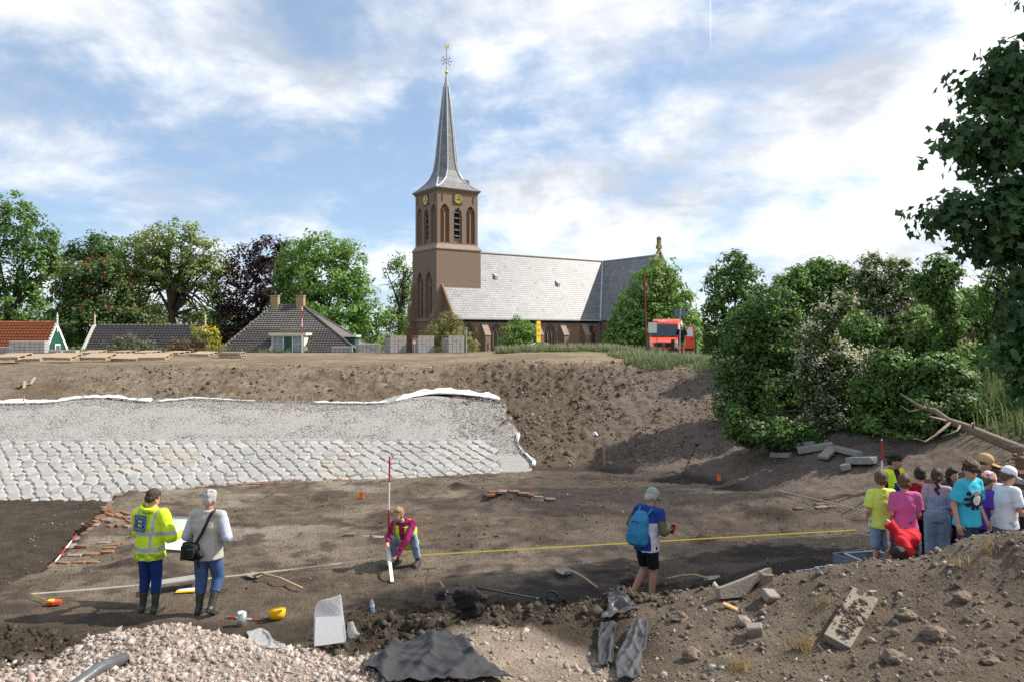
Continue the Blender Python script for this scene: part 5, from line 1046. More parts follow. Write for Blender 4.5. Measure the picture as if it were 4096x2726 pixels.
def flush():
    bpy.context.view_layer.update(); dg = bpy.context.evaluated_depsgraph_get(); out = []
    for (o, name, mats, parent, matfn, extra) in JOBS:
        me = bpy.data.meshes.new_from_object(o.evaluated_get(dg)); me.name = name; out.append(me)
    for (o, name, mats, parent, matfn, extra), me in zip(JOBS, out):
        old = o.data; bpy.data.objects.remove(o); bpy.data.meshes.remove(old)
        me.materials.clear()
        for m in mats: me.materials.append(m)
        n = len(me.polygons)
        if matfn is not None:
            c = np.zeros(n * 3, np.float32); me.polygons.foreach_get('center', c); mi = matfn(c.reshape(-1, 3)).astype(np.int32)
        else: mi = np.zeros(n, np.int32)
        me.polygons.foreach_set('material_index', mi); me.polygons.foreach_set('use_smooth', np.ones(n, bool))
        if name == 'hair':
            co = np.zeros(len(me.vertices) * 3, np.float32); no = np.zeros_like(co); me.vertices.foreach_get('co', co); me.vertices.foreach_get('normal', no); co = co.reshape(-1, 3); no = no.reshape(-1, 3); me.vertices.foreach_set('co', (co + no * ((fbm(co[:, 0] * 60 + co[:, 2] * 14, co[:, 1] * 60 + co[:, 2] * 9, 1, 2, 3) - .5) * .014)[:, None]).ravel())
        if name not in ('body', 'hair', 'cap'):
            co = np.zeros(len(me.vertices) * 3, np.float32); no = np.zeros_like(co); me.vertices.foreach_get('co', co); me.vertices.foreach_get('normal', no); co = co.reshape(-1, 3); no = no.reshape(-1, 3)
            amp = .03 if name == 'folded_cloth' else (.005 if name in ('trousers', 'shorts', 'dungarees') else .009); ph = rnd.uniform(0, 20); a_ = co[:, 0] * 1.2 + co[:, 1] * .8; w_ = (fbm(a_ + ph, co[:, 2] * .55 + ph + co[:, 1], 9, 3, 2) - .5) * 2 * amp + (fbm(a_ * .4 + ph, co[:, 2] * 1.6 - a_ * .5 + ph, 11, 2, 4) - .5) * 1.6 * amp
            me.vertices.foreach_set('co', (co + no * w_[:, None]).ravel())
        if extra is not None:
            bm = bmesh.new(); bm.from_mesh(me)
            for (eb, ms) in extra: bm.from_mesh(eb)
            bm.to_mesh(me); bm.free()
        link(name, me, parent)
    JOBS.clear()
SKIN = mat('skin', (.50, .29, .20), .6, .06, 10, spec=.3); SKIN_D = mat('skin_tan', (.42, .22, .15), .6, .06, 10, spec=.3)
m_eye = mat('eye_dark', (.03, .02, .015), .3, 0); m_lip = mat('lip', (.33, .11, .09), .5, 0)
def cloth_m(name, col, var=.10, rough=.85): return mat('cloth_' + name, col, rough, var, 7, .35, 14, spec=.2)
HAIRC = dict(brown=(.055, .032, .02), dark=(.022, .015, .012), grey=(.42, .41, .40), blond=(.30, .20, .10), mid=(.11, .065, .035), ginger=(.12, .06, .025))
def joints(Hh, lean=0.0, pel=(0, 0, .53), twist=0, **ov):
    J = dict(pel=(0, 0, .53), che=(0, 0, .71), nk=(0, 0, .835), hd=(0, .018, .93), shL=(-.112, 0, .80), shR=(.112, 0, .80), elL=(-.135, -.015, .635), elR=(.135, -.015, .635), wrL=(-.13, .045, .49), wrR=(.13, .045, .49),
             hipL=(-.052, 0, .51), hipR=(.052, 0, .51), knL=(-.055, .012, .285), knR=(.055, .012, .285), anL=(-.057, -.012, .048), anR=(.057, -.012, .048))
    Rl = Matrix.Rotation(-lean, 3, 'X'); p0 = Vector((0, 0, .53)); sh = Vector(pel) - p0
    for k in ('che', 'nk', 'hd', 'shL', 'shR', 'elL', 'elR', 'wrL', 'wrR'): J[k] = tuple(p0 + Rl @ (Vector(J[k]) - p0))
    J = {k: Vector(v) for k, v in J.items()}
    for k in ('pel', 'che', 'nk', 'hd', 'shL', 'shR', 'elL', 'elR', 'wrL', 'wrR', 'hipL', 'hipR'): J[k] = J[k] + sh
    for k, v in ov.items(): J[k] = Vector(v)
    return {k: v * Hh for k, v in J.items()}
def hand_mesh(wr, el, Hh, side, curl, m):
    b = MB(); d = (wr - el).normalized(); s = Hh; f = Vector((0, 1, 0)); x = d.cross(f); x = x.normalized() if x.length > .2 else Vector((1, 0, 0)); x = x if x.dot(Vector((side, 0, 0))) >= 0 else x; fw = x.cross(d).normalized()
    # palm
    pc = wr + d * .027 * s
    loft(b, [(wr - d * .004 * s, x, fw, .012 * s, .016 * s), (pc, x, fw, .012 * s, .023 * s), (wr + d * .055 * s, x, fw, .010 * s, .024 * s)], 10)
    cur = -x * side
    for i, (o, l) in enumerate(((-.0165, .040), (-.0055, .047), (.0055, .044), (.0165, .034))):
        p0 = wr + d * .052 * s + fw * o * s; p1 = p0 + (d * math.cos(curl * .6) + cur * math.sin(curl * .6)) * l * .5 * s; p2 = p1 + (d * math.cos(curl * 1.5) + cur * math.sin(curl * 1.5)) * l * .5 * s
        cone_prim(b, p0, p1, .0050 * s, .0047 * s, 7); cone_prim(b, p1, p2, .0047 * s, .0038 * s, 7)
    t0 = wr + d * .016 * s + fw * .018 * s; t1 = t0 + (d * .6 + fw * .6 + cur * .35).normalized() * .022 * s; t2 = t1 + (d * .85 + fw * .2 + cur * .4).normalized() * .022 * s
    cone_prim(b, t0, t1, .0065 * s, .0056 * s, 7); cone_prim(b, t1, t2, .0056 * s, .0045 * s, 7)
    b.sm = [True] * len(b.f); return b.mesh('hand', m)
def person(label, loc, heading, Hh, J, top=None, bottom=None, shoes=None, hair=None, hs=1.0, pitch=0.0, yaw=0.0, skin=None, group=None, build=1.0, curl=(.5, .5), vox=.0155, beard=False):
    skin = skin or SKIN; root = empty('person', loc, heading, label, 'person', group); B = build
    hf = Matrix.Rotation(-yaw, 3, 'Z') @ Matrix.Rotation(-pitch, 3, 'X'); s = Hh; h = Hh * hs * .94
    ax = ((J['shR'] - J['shL']) * .5 + (J['hipR'] - J['hipL']) * .5).normalized(); sp = (J['nk'] - J['pel']).normalized()
    def spine(t):
        p, c, n_ = J['pel'], J['che'], J['nk']
        if t < 0: dn = Vector((0, 0, -1)) if sp.z > .75 else -(c - p).normalized(); return p + dn * (-t) * .3 * s
        return p + (c - p) * (t / .6) if t < .6 else c + (n_ - c) * ((t - .6) / .4)
    def sec(t, rx, ry, dy=0.0):
        c = spine(t); d = (spine(min(1, t + .15)) - spine(max(0, t - .15))).normalized() if t >= 0 else (Vector((0, 0, 1)) if sp.z > .75 else (J['che'] - J['pel']).normalized()); a = (ax - d * ax.dot(d)).normalized(); f = d.cross(a).normalized()
        return (c + f * dy * s, a, f, rx * s * B, ry * s * B)
    def cone(b, p0, p1, r0, r1, **k): cone_prim(b, p0, p1, r0 * s, r1 * s, **k)
    # body
    b = MB(); loft(b, [sec(-.10, .070, .060), sec(.10, .082, .064), sec(.35, .076, .056), sec(.62, .090, .062), sec(.84, .092, .048), sec(.97, .034, .032)])
    cone(b, J['shL'], J['shR'], .036 * B, .036 * B); cone(b, J['nk'] - sp * .03 * s, J['hd'] - Vector((0, .012, .02)) * s, .033, .030)
    for q in 'LR':
        cone(b, J['sh' + q], J['el' + q], .031 * B, .025 * B); cone(b, J['el' + q], J['wr' + q], .0245 * B, .0155); cone(b, J['hip' + q], J['kn' + q], .050 * B, .033 * B)
        mid = J['kn' + q] + (J['an' + q] - J['kn' + q]) * .3; cone(b, J['kn' + q], mid, .032 * B, .0335 * B); cone(b, mid, J['an' + q], .0335 * B, .021 * B)
        ad = (J['an' + q] - J['kn' + q]).normalized(); fwd = Vector((0, 1, 0)); fwd = (fwd - ad * fwd.dot(ad) * .6).normalized(); 
        cone(b, J['an' + q] - Vector((0, .012, .022)) * s, J['an' + q] + fwd * .075 * s - Vector((0, 0, .024)) * s, .018, .014)
    hc = J['hd']; E = lambda c, r: ell(b, hc + hf @ (Vector(c) * h), tuple(v * h for v in r), hf)
    E((0, -.006, .018), (.050, .062, .058)); E((0, .018, -.022), (.041, .044, .054)); E((0, .036, -.060), (.024, .022, .018)); E((0, .064, -.022), (.009, .014, .014)); E((0, .052, -.042), (.018, .012, .010))
    for sd_ in (-1, 1): E((sd_ * .051, -.004, -.014), (.008, .016, .021))
    ex = []
    eb = MB(); eb.cs = True
    for sd_ in (-1, 1):
        ell(eb, hc + hf @ (Vector((sd_ * .020, .0605, -.002)) * h), (.0075 * h, .004 * h, .0038 * h), hf, 8, 5); ell(eb, hc + hf @ (Vector((sd_ * .020, .0615, .010)) * h), (.011 * h, .003 * h, .0022 * h), hf, 8, 4)
    eb.cm = 1; ell(eb, hc + hf @ (Vector((0, .064, -.047)) * h), (.013 * h, .004 * h, .0035 * h), hf, 8, 5); eb.m = [1 if i_ == 0 else 2 for i_ in eb.m]
    me = eb.mesh('face', [skin, m_eye, m_lip]); ex.append((me, 0))
    for q, sd_ in (('L', -1), ('R', 1)): ex.append((hand_mesh(J['wr' + q], J['el' + q], Hh, sd_, curl[0 if q == 'L' else 1], skin), 0))
    job(b, vox * 1.12, 2, 'body', [skin, m_eye, m_lip], root, extra=ex)
    # hair
    if hair:
        hm = mat('hair_' + hair[0], HAIRC[hair[0]], .55, .3, 30, .6, 70, spec=.35); b = MB(); st = hair[1]
        if st != 'capped': E((0, -.014, .030), (.0545, .062, .056)); E((0, .014, .050), (.046, .042, .034)); E((0, -.010, .058), (.036, .040, .034))
        E((0, -.040, -.008), (.047, .034, .050 if st != 'short' else .040))
        for sd_ in (-1, 1): E((sd_ * .047, -.012, .008), (.010, .030, .030))
        if st == 'mop':
            for k in range(16):
                a = k * 2.4; r_ = .035 + .02 * ((k * 7) % 5) / 5; E((math.cos(a) * r_ * 1.3, math.sin(a) * r_ * 1.3 - .01, .055 - .012 * (k % 4)), (.020, .022, .016))
            for x_ in (-.03, -.01, .012, .032): E((x_, .056, .030), (.013, .012, .022))
        if st in ('tuft', 'mop'):
            for k in range(9): E((.03 * math.cos(k * 2.4), -.01 + .035 * math.sin(k * 2.4), .058 + .006 * (k % 3)), (.020, .020, .016))
        if st == 'long':
            p0 = hc + hf @ (Vector((.045, -.01, -.02)) * h); cone_prim(b, p0, p0 + Vector((.012, .03, -.20)) * h, .022 * h, .012 * h); p0 = hc + hf @ (Vector((0, -.055, 0)) * h); cone_prim(b, p0, p0 + Vector((0, .0, -.13)) * h, .034 * h, .022 * h)
        if st == 'braid':
            p0 = hc + hf @ (Vector((0, -.062, -.02)) * h)
            for k in range(6): ell(b, p0 + Vector((.01 * (-1) ** k, -.006, -.035 * k)) * h, (.020 * h, .018 * h, .024 * h))
        job(b, .010, 1, 'hair', [hm], root)
    # clothes
    if top:
        t_ = top.get('t', .008); b = MB(); hem = top.get('hem', -.15); wd = top.get('wide', 1.0); fl = top.get('flare', 1.0)
        secs = [sec(hem, (.088 * fl + t_) * wd, (.070 * fl + t_) * wd)] + ([sec((hem + .10) / 2, (.087 * (1 + fl) / 2 + t_) * wd, (.068 * (1 + fl) / 2 + t_) * wd)] if hem < -.1 else []) + [sec(.10, (.086 + t_) * wd, (.066 + t_) * wd), sec(.35, (.081 + t_) * wd, (.060 + t_) * wd), sec(.62, (.092 + t_) * wd, (.064 + t_) * wd), sec(.84, .094 + t_, .050 + t_), sec(.95, .046 + t_, .040 + t_), sec(1.0 + top.get('collar', 0) * .12, .038 + t_, .036 + t_)]
        loft(b, secs); cone(b, J['shL'], J['shR'], .037 * B + t_, .037 * B + t_); sl = top.get('sleeve', 1)
        if sl > 0:
            for q in 'LR':
                a0, a1, a2 = J['sh' + q], J['el' + q], J['wr' + q]; sw = top.get('sw', 1.0)
                if sl < 1: cone(b, a0, a0 + (a1 - a0) * sl, (.034 * B + t_) * sw, (.032 * B + t_ * 1.5) * sw, round1=False)
                else: cone(b, a0, a1, (.034 * B + t_) * sw, (.028 * B + t_) * sw); cone(b, a1, a1 + (a2 - a1) * (sl - 1 if sl > 1 else .97), (.028 * B + t_) * sw, (.020 + t_) * sw, round1=False)
        if top.get('hood'): ell(b, J['nk'] + Vector((0, -.045, -.005)) * s, (.062 * s, .05 * s, .045 * s))
        job(b, vox * .92, 1, top.get('name', 'shirt'), top['mats'], root, top.get('fn'))
    if bottom:
        t_ = bottom.get('t', .008); b = MB(); ln = bottom['len']; loft(b, [sec(-.22, .070 + t_, .062 + t_), sec(-.05, .084 + t_, .067 + t_), sec(.14, .083 + t_, .063 + t_), sec(bottom.get('rise', .2), .079 + t_, .058 + t_)])
        for q in 'LR':
            a0, a1, a2 = J['hip' + q], J['kn' + q], J['an' + q]; bw = bottom.get('bw', 1.0)
            if ln <= 1: cone(b, a0, a0 + (a1 - a0) * ln, .052 * B + t_, (.041 * B + t_) * bw, round1=False)
            else: cone(b, a0, a1, .052 * B + t_, (.037 * B + t_) * bw); cone(b, a1, a1 + (a2 - a1) * (ln - 1), (.037 * B + t_) * bw, (.030 * B + t_) * bw, round1=False)
        job(b, vox * .92, 1, bottom.get('name', 'trousers'), bottom['mats'], root, bottom.get('fn'))
    if shoes:
        for q in 'LR':
            b = MB(); an, kn = J['an' + q], J['kn' + q]; ad = (an - kn).normalized(); fwd = Vector((0, 1, 0)); fwd = (fwd - ad * fwd.dot(ad)).normalized() if abs(ad.y) > .35 else fwd; dn = Vector((0, 0, -1)) if abs(ad.y) <= .35 else ad
            toe = an + fwd * .095 * s + dn * .024 * s; heel = an - fwd * .018 * s + dn * .020 * s
            cone(b, heel, toe, .029, .027); loft(b, [(heel + dn * .020 * s + fwd * .04 * s, Vector((1, 0, 0)), fwd, .026 * s, .072 * s), (heel + dn * .028 * s + fwd * .04 * s, Vector((1, 0, 0)), fwd, .027 * s, .074 * s)], 12)
            cone(b, an - ad * shoes.get('h', .03) * s, an, shoes.get('w', .030), .028)
            job(b, .012, 1, shoes.get('name', 'shoe'), [shoes['mat']], root)
    root['hd'] = 0; del root['hd']
    return root, hf, h
def cap(root, J, hf, h, m, visor=1.0, back=False, m2=None, fn=None):
    hc = J['hd']; b = MB(); E = lambda c, r: ell(b, hc + hf @ (Vector(c) * h), tuple(v * h for v in r), hf); E((0, -.012, .036), (.058, .068, .056)); E((0, -.012, .022), (.059, .069, .020))
    f = -1 if back else 1; E((0, -.012 + f * .085 * visor, .016), (.044, .052, .008)); job(b, .009, 1, 'cap', [m] + ([m2] if m2 else []), root, fn)
BOOT = mat('rubber_boot', (.045, .047, .038), .45, .25, 9, .1, 30, spec=.4); SHOE = mat('dark_shoe', (.05, .05, .055), .7, .2, 20); SHOE_L = mat('white_shoe', (.55, .55, .56), .7, .1, 20)
m_hiv = mat('hi_vis_yellow', (.58, .80, .03), .65, .10, 6, .5, 9, spec=.3); m_refl = mat('reflective_band', (.40, .41, .45), .4, .12, 12, spec=.5); m_grime = mat('grimy_hi_vis', (.33, .44, .05), .8, .4, 9, .3, 20)
jeans = cloth_m('jeans', (.055, .10, .22), .25); jeans_l = cloth_m('pale_denim', (.22, .31, .44), .2); jeans_d = cloth_m('dark_denim', (.05, .065, .11), .2); navy = cloth_m('navy_work', (.012, .035, .16), .2); black = cloth_m('black', (.012, .012, .014), .2)
def gnd(px, d): x = XD(px, d); return Vector((x, d, hz(x, d)))
PEOPLE = {}
# 1 hi-vis jacket man, seen from behind
loc = gnd(600, 11.65); Hh = 1.84; J = joints(Hh, .05, elR=(.165, .03, .625), wrR=(.12, .19, .60), elL=(-.15, .06, .63), wrL=(-.13, .20, .60))
def fn1(c):
    z = c[:, 2] / Hh; x = c[:, 0] / Hh; y = c[:, 1] / Hh; m = np.zeros(len(c)); body = np.abs(x) < .135
    m[body & ((np.abs(z - .655) < .017) | (np.abs(z - .530) < .017))] = 1; m[(np.abs(np.abs(x) - .075) < .013) & (z > .66) & (z < .86) & body] = 1; m[(np.abs(x - .06) < .012) & (z < .66) & (z > .53) & (y < 0)] = 1
    m[(~body) & (np.abs(z - .655) < .018) & (x > 0)] = 1; m[(z < .505) & (((x * 40).astype(int) + (z * 60).astype(int)) % 3 > 0)] = 2; return m
r1, hf, h = person('person in yellow reflective work jacket and black boots, seen from behind', loc, R(-14), Hh, J, top=dict(name='jacket', mats=[m_hiv, m_refl, m_grime], fn=fn1, sleeve=1.9, hem=-.28, t=.018, wide=1.12, flare=1.06, sw=1.18, collar=.55), bottom=dict(mats=[navy], len=1.5, t=.007, bw=1.06), shoes=dict(mat=BOOT, name='boot', h=.17, w=.038), hair=('brown', 'short'), pitch=.35, yaw=.25)
PEOPLE['hiv'] = r1
b = MB(); b.M = Matrix.Translation((0, -.02, .865 * Hh)) @ Matrix.Rotation(.3, 4, 'X')
vs = []
for i in range(13):
    a = math.pi * (-.15 + 1.3 * i / 12) ; rr_ = .095 + .01 * (i % 2)
    for z_, e in ((-.05, 1.05), (.02, 1.25), (.05, 1.0)): vs.append((math.cos(a) * rr_ * e * 1.05, -math.sin(a) * rr_ * e, z_ - .02 * math.cos(a)))
b.cs = True; b.put(vs, [(i * 3 + j, (i + 1) * 3 + j, (i + 1) * 3 + j + 1, i * 3 + j + 1) for i in range(12) for j in range(2)]); o = b.build('collar', m_hiv, r1); o.modifiers.new('t', 'SOLIDIFY').thickness = .012
# badge on the back: two lions, billets and the service name
m_badge = mat('badge_blue', (.012, .055, .22), .5, .1, 5); m_byel = mat('badge_yellow', (.55, .62, .10), .5, 0); m_bline = mat('badge_line', (.45, .50, .58), .5, 0)
def text_mesh(body, size, m, parent, loc, rot, ext=.001, align='CENTER', name='lettering'):
    cu = bpy.data.curves.new(name, 'FONT'); cu.body = body; cu.size = size; cu.align_x = align; cu.align_y = 'CENTER'; cu.extrude = ext; t = bpy.data.objects.new(name, cu); COL.objects.link(t)
    bpy.context.view_layer.update(); me = bpy.data.meshes.new_from_object(t.evaluated_get(bpy.context.evaluated_depsgraph_get())); bpy.data.objects.remove(t); bpy.data.curves.remove(cu); me.materials.clear(); me.materials.append(m)
    return link(name, me, parent, loc, rot)
bd = MB(); bd.box((0, 0, 0), (.205, .010, .235)); badge = bd.build('badge', m_badge, r1, (-.035, -.172, .752 * Hh), (R(-6), R(3), R(-2)))
LION = [(-.9, -.5), (-.75, -.5), (-.7, -.2), (-.45, -.15), (-.4, -.5), (-.2, -.5), (-.2, -.15), (.25, -.2), (.35, -.5), (.55, -.5), (.5, -.1), (.75, -.35), (.95, -.3), (.7, .05), (.55, .2), (.8, .35), (.75, .5), (.4, .35), (.3, .15), (-.1, .18), (-.3, .45), (-.65, .5), (-.85, .3), (-.65, .2), (-.6, .02), (-.95, .05), (-1.0, -.1), (-.7, -.15)]
for z_ in (.030, -.028):
    b = MB(); b.prism([(.004 + x * .040, z_ + z * .044) for x, z in LION], -.0075, -.0055); b.build('lion_emblem', m_byel, badge)
for x_, z_ in ((-.066, .050), (.070, .045), (-.070, .002), (.066, -.004), (.004, -.062)):
    b = MB(); b.box((x_, -.0065, z_), (.018, .002, .008)); b.build('billet', m_bline, badge)
b = MB()
for z_ in (.072, -.072): b.box((0, -.006, z_), (.180, .002, .003))
for x_ in (-.09, .09): b.box((x_, -.006, 0), (.003, .002, .144))
b.build('badge_border', m_bline, badge)
text_mesh('ARCHEOLOGIE', .023, m_byel, badge, (0, -.007, .092), (R(90), 0, 0)); text_mesh('WEST-FRIESLAND', .021, m_byel, badge, (0, -.007, -.092), (R(90), 0, 0))
# 2 grey vest man with camera bag
loc = gnd(830, 11.6); Hh = 1.83; J = joints(Hh, .06, elR=(.19, -.02, .64), wrR=(.10, .10, .60), elL=(-.18, -.01, .63), wrL=(-.14, .11, .56), hipL=(-.052, 0, .51), knL=(-.055, .0, .275), anL=(-.05, -.04, .045), knR=(.07, .05, .285), anR=(.075, -.07, .075))
vest = cloth_m('grey_vest', (.40, .39, .35), .12); pblue = cloth_m('pale_blue_sleeve', (.42, .46, .56), .1)
def fn2(c): return np.where((np.abs(c[:, 0]) > .138 * Hh) & (c[:, 2] < .84 * Hh), 1, 0)
r2, hf, h = person('white haired person in grey vest and jeans carrying a black shoulder bag', loc, R(-10), Hh, J, top=dict(name='vest', mats=[vest, pblue], fn=fn2, sleeve=1.9, hem=-.25, t=.014, wide=1.13, flare=1.02, collar=.3), bottom=dict(mats=[jeans], len=1.5, t=.007, bw=1.06), shoes=dict(mat=BOOT, name='boot', h=.17, w=.038), hair=('grey', 'tuft'), pitch=.2, yaw=.1, build=1.08, skin=SKIN_D)
# 3 crouching woman
loc = gnd(1625, 14.1); Hh = 1.70
J = joints(Hh, .42, pel=(-0, -.06, .20), hipR=(0.06, -.05, .20), hipL=(-0.06, -.05, .20), knR=(0.115, .135, .285), knL=(-0.125, .125, .325), anR=(0.115, .02, .05), anL=(-0.14, .02, .05), che=(-0, .035, .36), nk=(0.005, .085, .465), hd=(0.04, .125, .545), shR=(0.1, .07, .43), shL=(-0.1, .06, .44), elR=(0.15, .12, .30), wrR=(0.11, .24, .26), elL=(-0.085, .21, .30), wrL=(-0.015, .30, .155))
mag = cloth_m('magenta_hoodie', (.24, .015, .085), .15); knee = cloth_m('dirty_knee', (.14, .13, .13), .3)
def fn3(c): return np.where(np.linalg.norm(c - np.array([[-.125, .155, .31]]) * Hh, axis=1) < .035 * Hh, 1, np.where(np.linalg.norm(c - np.array([[.115, .165, .27]]) * Hh, axis=1) < .035 * Hh, 1, 0))
r3, hf, h = person('crouching fair haired person in magenta hoodie and yellow vest by the ranging pole', loc, R(180 - 14), Hh, J, top=dict(name='hoodie', mats=[mag, black], sleeve=1.92, hem=-.05, t=.010, hood=True, fn=lambda c: np.where((np.abs(c[:, 0]) < .028 * Hh) & (c[:, 2] > .40 * Hh) & (c[:, 1] > .06 * Hh), 1, 0)), bottom=dict(mats=[jeans_l, knee], len=1.9, t=.008, fn=fn3), shoes=dict(mat=SHOE, h=.03, w=.034), hair=('blond', 'long'), pitch=.12, yaw=.25)
b = MB(); U3 = lambda t, rx, ry: None
sp3 = [Vector((0, -.05, .19)), Vector((0, .0, .28)), Vector((0, .035, .36)), Vector((0, .068, .445))]
for dx_ in (-1, 1):
    pass
secs = []
for i, p in enumerate(sp3):
    d_ = (sp3[min(3, i + 1)] - sp3[max(0, i - 1)]).normalized(); a_ = Vector((1, 0, 0)); f_ = d_.cross(a_); secs.append((p * Hh, a_, f_, (.122, .118, .130, .112)[i] * Hh, (.095, .090, .094, .082)[i] * Hh))
loft(b, secs)
def fnv(c): return np.where(np.abs(c[:, 2] / Hh - .235) < .012, 1, np.where((np.abs(c[:, 0]) < .03 * Hh) & (c[:, 1] > .05 * Hh), 2, 0))
job(b, .012, 1, 'safety_vest', [m_hiv, m_refl, mag], r3, fnv)
# 4 backpack man
loc = gnd(2585, 12.15); Hh = 1.82; J = joints(Hh, .16, hd=(.0, .075, .915), elL=(-.19, .01, .66), wrL=(-.10, .15, .63), elR=(.165, .03, .645), wrR=(.10, .17, .62), knL=(-.06, .05, .285), anL=(-.085, -.10, .055), knR=(.06, .03, .285), anR=(.06, -.01, .048))
cyc = cloth_m('cycling_blue', (.018, .05, .24), .2); cycw = cloth_m('cycling_white', (.62, .62, .66), .1); olive = cloth_m('olive_sleeve', (.13, .12, .06), .15); lyc = cloth_m('black_lycra', (.012, .013, .018), .15, .5)
def fn4(c):
    x, y, z = c[:, 0] / Hh, c[:, 1] / Hh, c[:, 2] / Hh; m = np.zeros(len(c)); m[(x > .05) & (z < .70) & (y > -.05) & (np.abs(x) < .125)] = 1; m[(np.abs(x) < .125) & (z < .475) & (x > .03)] = 1; m[(np.abs(x) > .138) & (z < .725)] = 2; return m
r4, hf, h = person('person in blue and white cycling shirt and black shorts with a blue backpack', loc, R(-50), Hh, J, top=dict(name='shirt', mats=[cyc, cycw, olive], fn=fn4, sleeve=1.9, hem=-.22, t=.009, wide=1.10, collar=.4), bottom=dict(name='shorts', mats=[lyc], len=.86, t=.006), shoes=dict(mat=SHOE, h=.035, w=.034), hair=('grey', 'capped'), pitch=.55, yaw=.1, skin=SKIN_D, build=1.08)
J4, H4 = J, Hh
capm = mat('cap_green', (.30, .36, .31), .85, .2, 15); cap(r4, J, hf, h, capm)
# 5 adult in vest addressing the children
loc = gnd(3565, 12.8); Hh = 1.78; J = joints(Hh, .05, elL=(-.15, .02, .63), wrL=(-.12, .12, .56), elR=(.15, .02, .63), wrR=(.11, .13, .56))
mar = cloth_m('dark_maroon', (.035, .012, .022), .15); bib = cloth_m('blue_bib', (.012, .045, .22), .15)
r5, hf, h = person('dark haired person in yellow vest and blue bib facing the children', loc, R(180 + 32), Hh, J, top=dict(name='shirt', mats=[mar, bib, m_hiv], sleeve=1.9, hem=-.2, t=.014, wide=1.1, collar=.4, fn=lambda c: np.where((np.abs(c[:, 0]) < .075 * Hh) & (c[:, 1] > 0) & (c[:, 2] < .70 * Hh), 1, np.where((np.abs(c[:, 0]) > .04 * Hh) & (np.abs(c[:, 0]) < .135 * Hh), 2, 0))), bottom=dict(mats=[navy], len=1.8, t=.012), shoes=dict(mat=SHOE, h=.04, w=.036), hair=('dark', 'mop'), pitch=.05, yaw=-.3, skin=SKIN_D)
# children
CG = 'children gathered at the pit'
def kid(label, px, d, Hh, heading, top, bottom, hair, zoff=0.0, J=None, **k):
    loc = gnd(px, d); loc.z += zoff; J = J or joints(Hh, .04, elL=(-.14, .0, .63), wrL=(-.11, .09, .545), elR=(.14, .0, .63), wrR=(.11, .09, .545)); k.setdefault('hs', 1.17)
    for q in ('sh', 'el', 'wr'):
        for sd_ in 'LR':
            if Hh != 1.40 or px != 3600: J[q + sd_].x *= {'sh': .87, 'el': .92, 'wr': .95}[q]
    r, hf, h = person(label, loc, heading, Hh, J, top=top, bottom=bottom, shoes=dict(mat=SHOE, h=.03, w=.034), hair=hair, group=CG, vox=.0145, **k); return r, hf, h, J
tee = lambda m, **k: dict(dict(mats=[m], sleeve=.78, hem=-.20, t=.015, wide=1.07, flare=1.16, sw=1.02), **k)
yel = cloth_m('pale_yellow', (.58, .68, .13)); pink = cloth_m('pink', (.52, .10, .27)); red = cloth_m('red', (.55, .02, .03)); dred = cloth_m('dark_red', (.22, .012, .014)); cyan = cloth_m('cyan', (.05, .44, .60)); purp = cloth_m('purple', (.11, .045, .36)); whit = cloth_m('white', (.68, .68, .72), .06); dgrey = cloth_m('dark_grey', (.045, .047, .045)); grey = cloth_m('grey_short', (.38, .39, .44))
r, hf, h, J = kid('child in pale yellow polo shirt and denim shorts, seen from behind', 3528, 10.65, 1.40, R(-4), tee(yel, collar=.5), dict(mats=[jeans_l], len=1.1, t=.014, name='shorts'), ('mid', 'short'), pitch=.2)
r, hf, h, J = kid('child in pink polo shirt and dark blue trousers, seen from behind', 3622, 10.35, 1.37, R(-6), tee(pink, collar=.5), dict(mats=[jeans_d], len=1.8, t=.016), ('mid', 'short'), pitch=.15, yaw=.2)
r, hf, h, J = kid('dark haired child in dark red shirt and black trousers', 3682, 11.1, 1.33, R(-20), tee(dred), dict(mats=[black], len=1.85, t=.012), ('dark', 'short'), pitch=.2)
m_flor = mat('floral_cloth', (.18, .21, .30), .85, .0, 55, col2=(.50, .34, .40), detail=2)
r, hf, h, J = kid('child with braid in flowered blouse and pale denim dungarees', 3748, 10.75, 1.31, R(-28), dict(mats=[m_flor, jeans_l], sleeve=1.5, hem=-.1, t=.012, fn=lambda c: np.where((np.abs(c[:, 0]) < .105 * 1.31) & (c[:, 2] < .74 * 1.31), 1, 0)), dict(mats=[jeans_l], len=1.75, t=.026, bw=1.1, name='dungarees'), ('brown', 'braid'), pitch=.15)
# boy bending over, facing the camera
Hh = 1.40; J = joints(Hh, 0, pel=(-0.1, -.06, 0.33), hipR=(-0.05, -.06, 0.32), hipL=(-0.15, -.06, 0.32), che=(-0.02, .10, 0.365), nk=(0.1, .19, 0.31), hd=(0.155, .245, 0.24), shR=(0.09, .20, 0.365), shL=(0.06, .10, 0.38), elR=(0.02, .27, 0.23), wrR=(0.08, .33, 0.11), elL=(0.15, .06, 0.51), wrL=(0.155, .10, 0.33), knR=(-0.06, -.02, 0.1), knL=(-0.16, -.03, 0.1), anR=(-0.06, -.04, 0.05), anL=(-0.17, -.05, 0.05))
loc = gnd(3600, 10.2); loc.z -= .02; r, hf, h, J = kid('child in bright red shirt bending down over the finds crates', 3600, 10.25, Hh, R(180), tee(red, hem=-.12, sleeve=.9), dict(mats=[jeans_d], len=1.8, t=.012), ('dark', 'short'), J=J, pitch=1.15, yaw=-.5, zoff=.12)
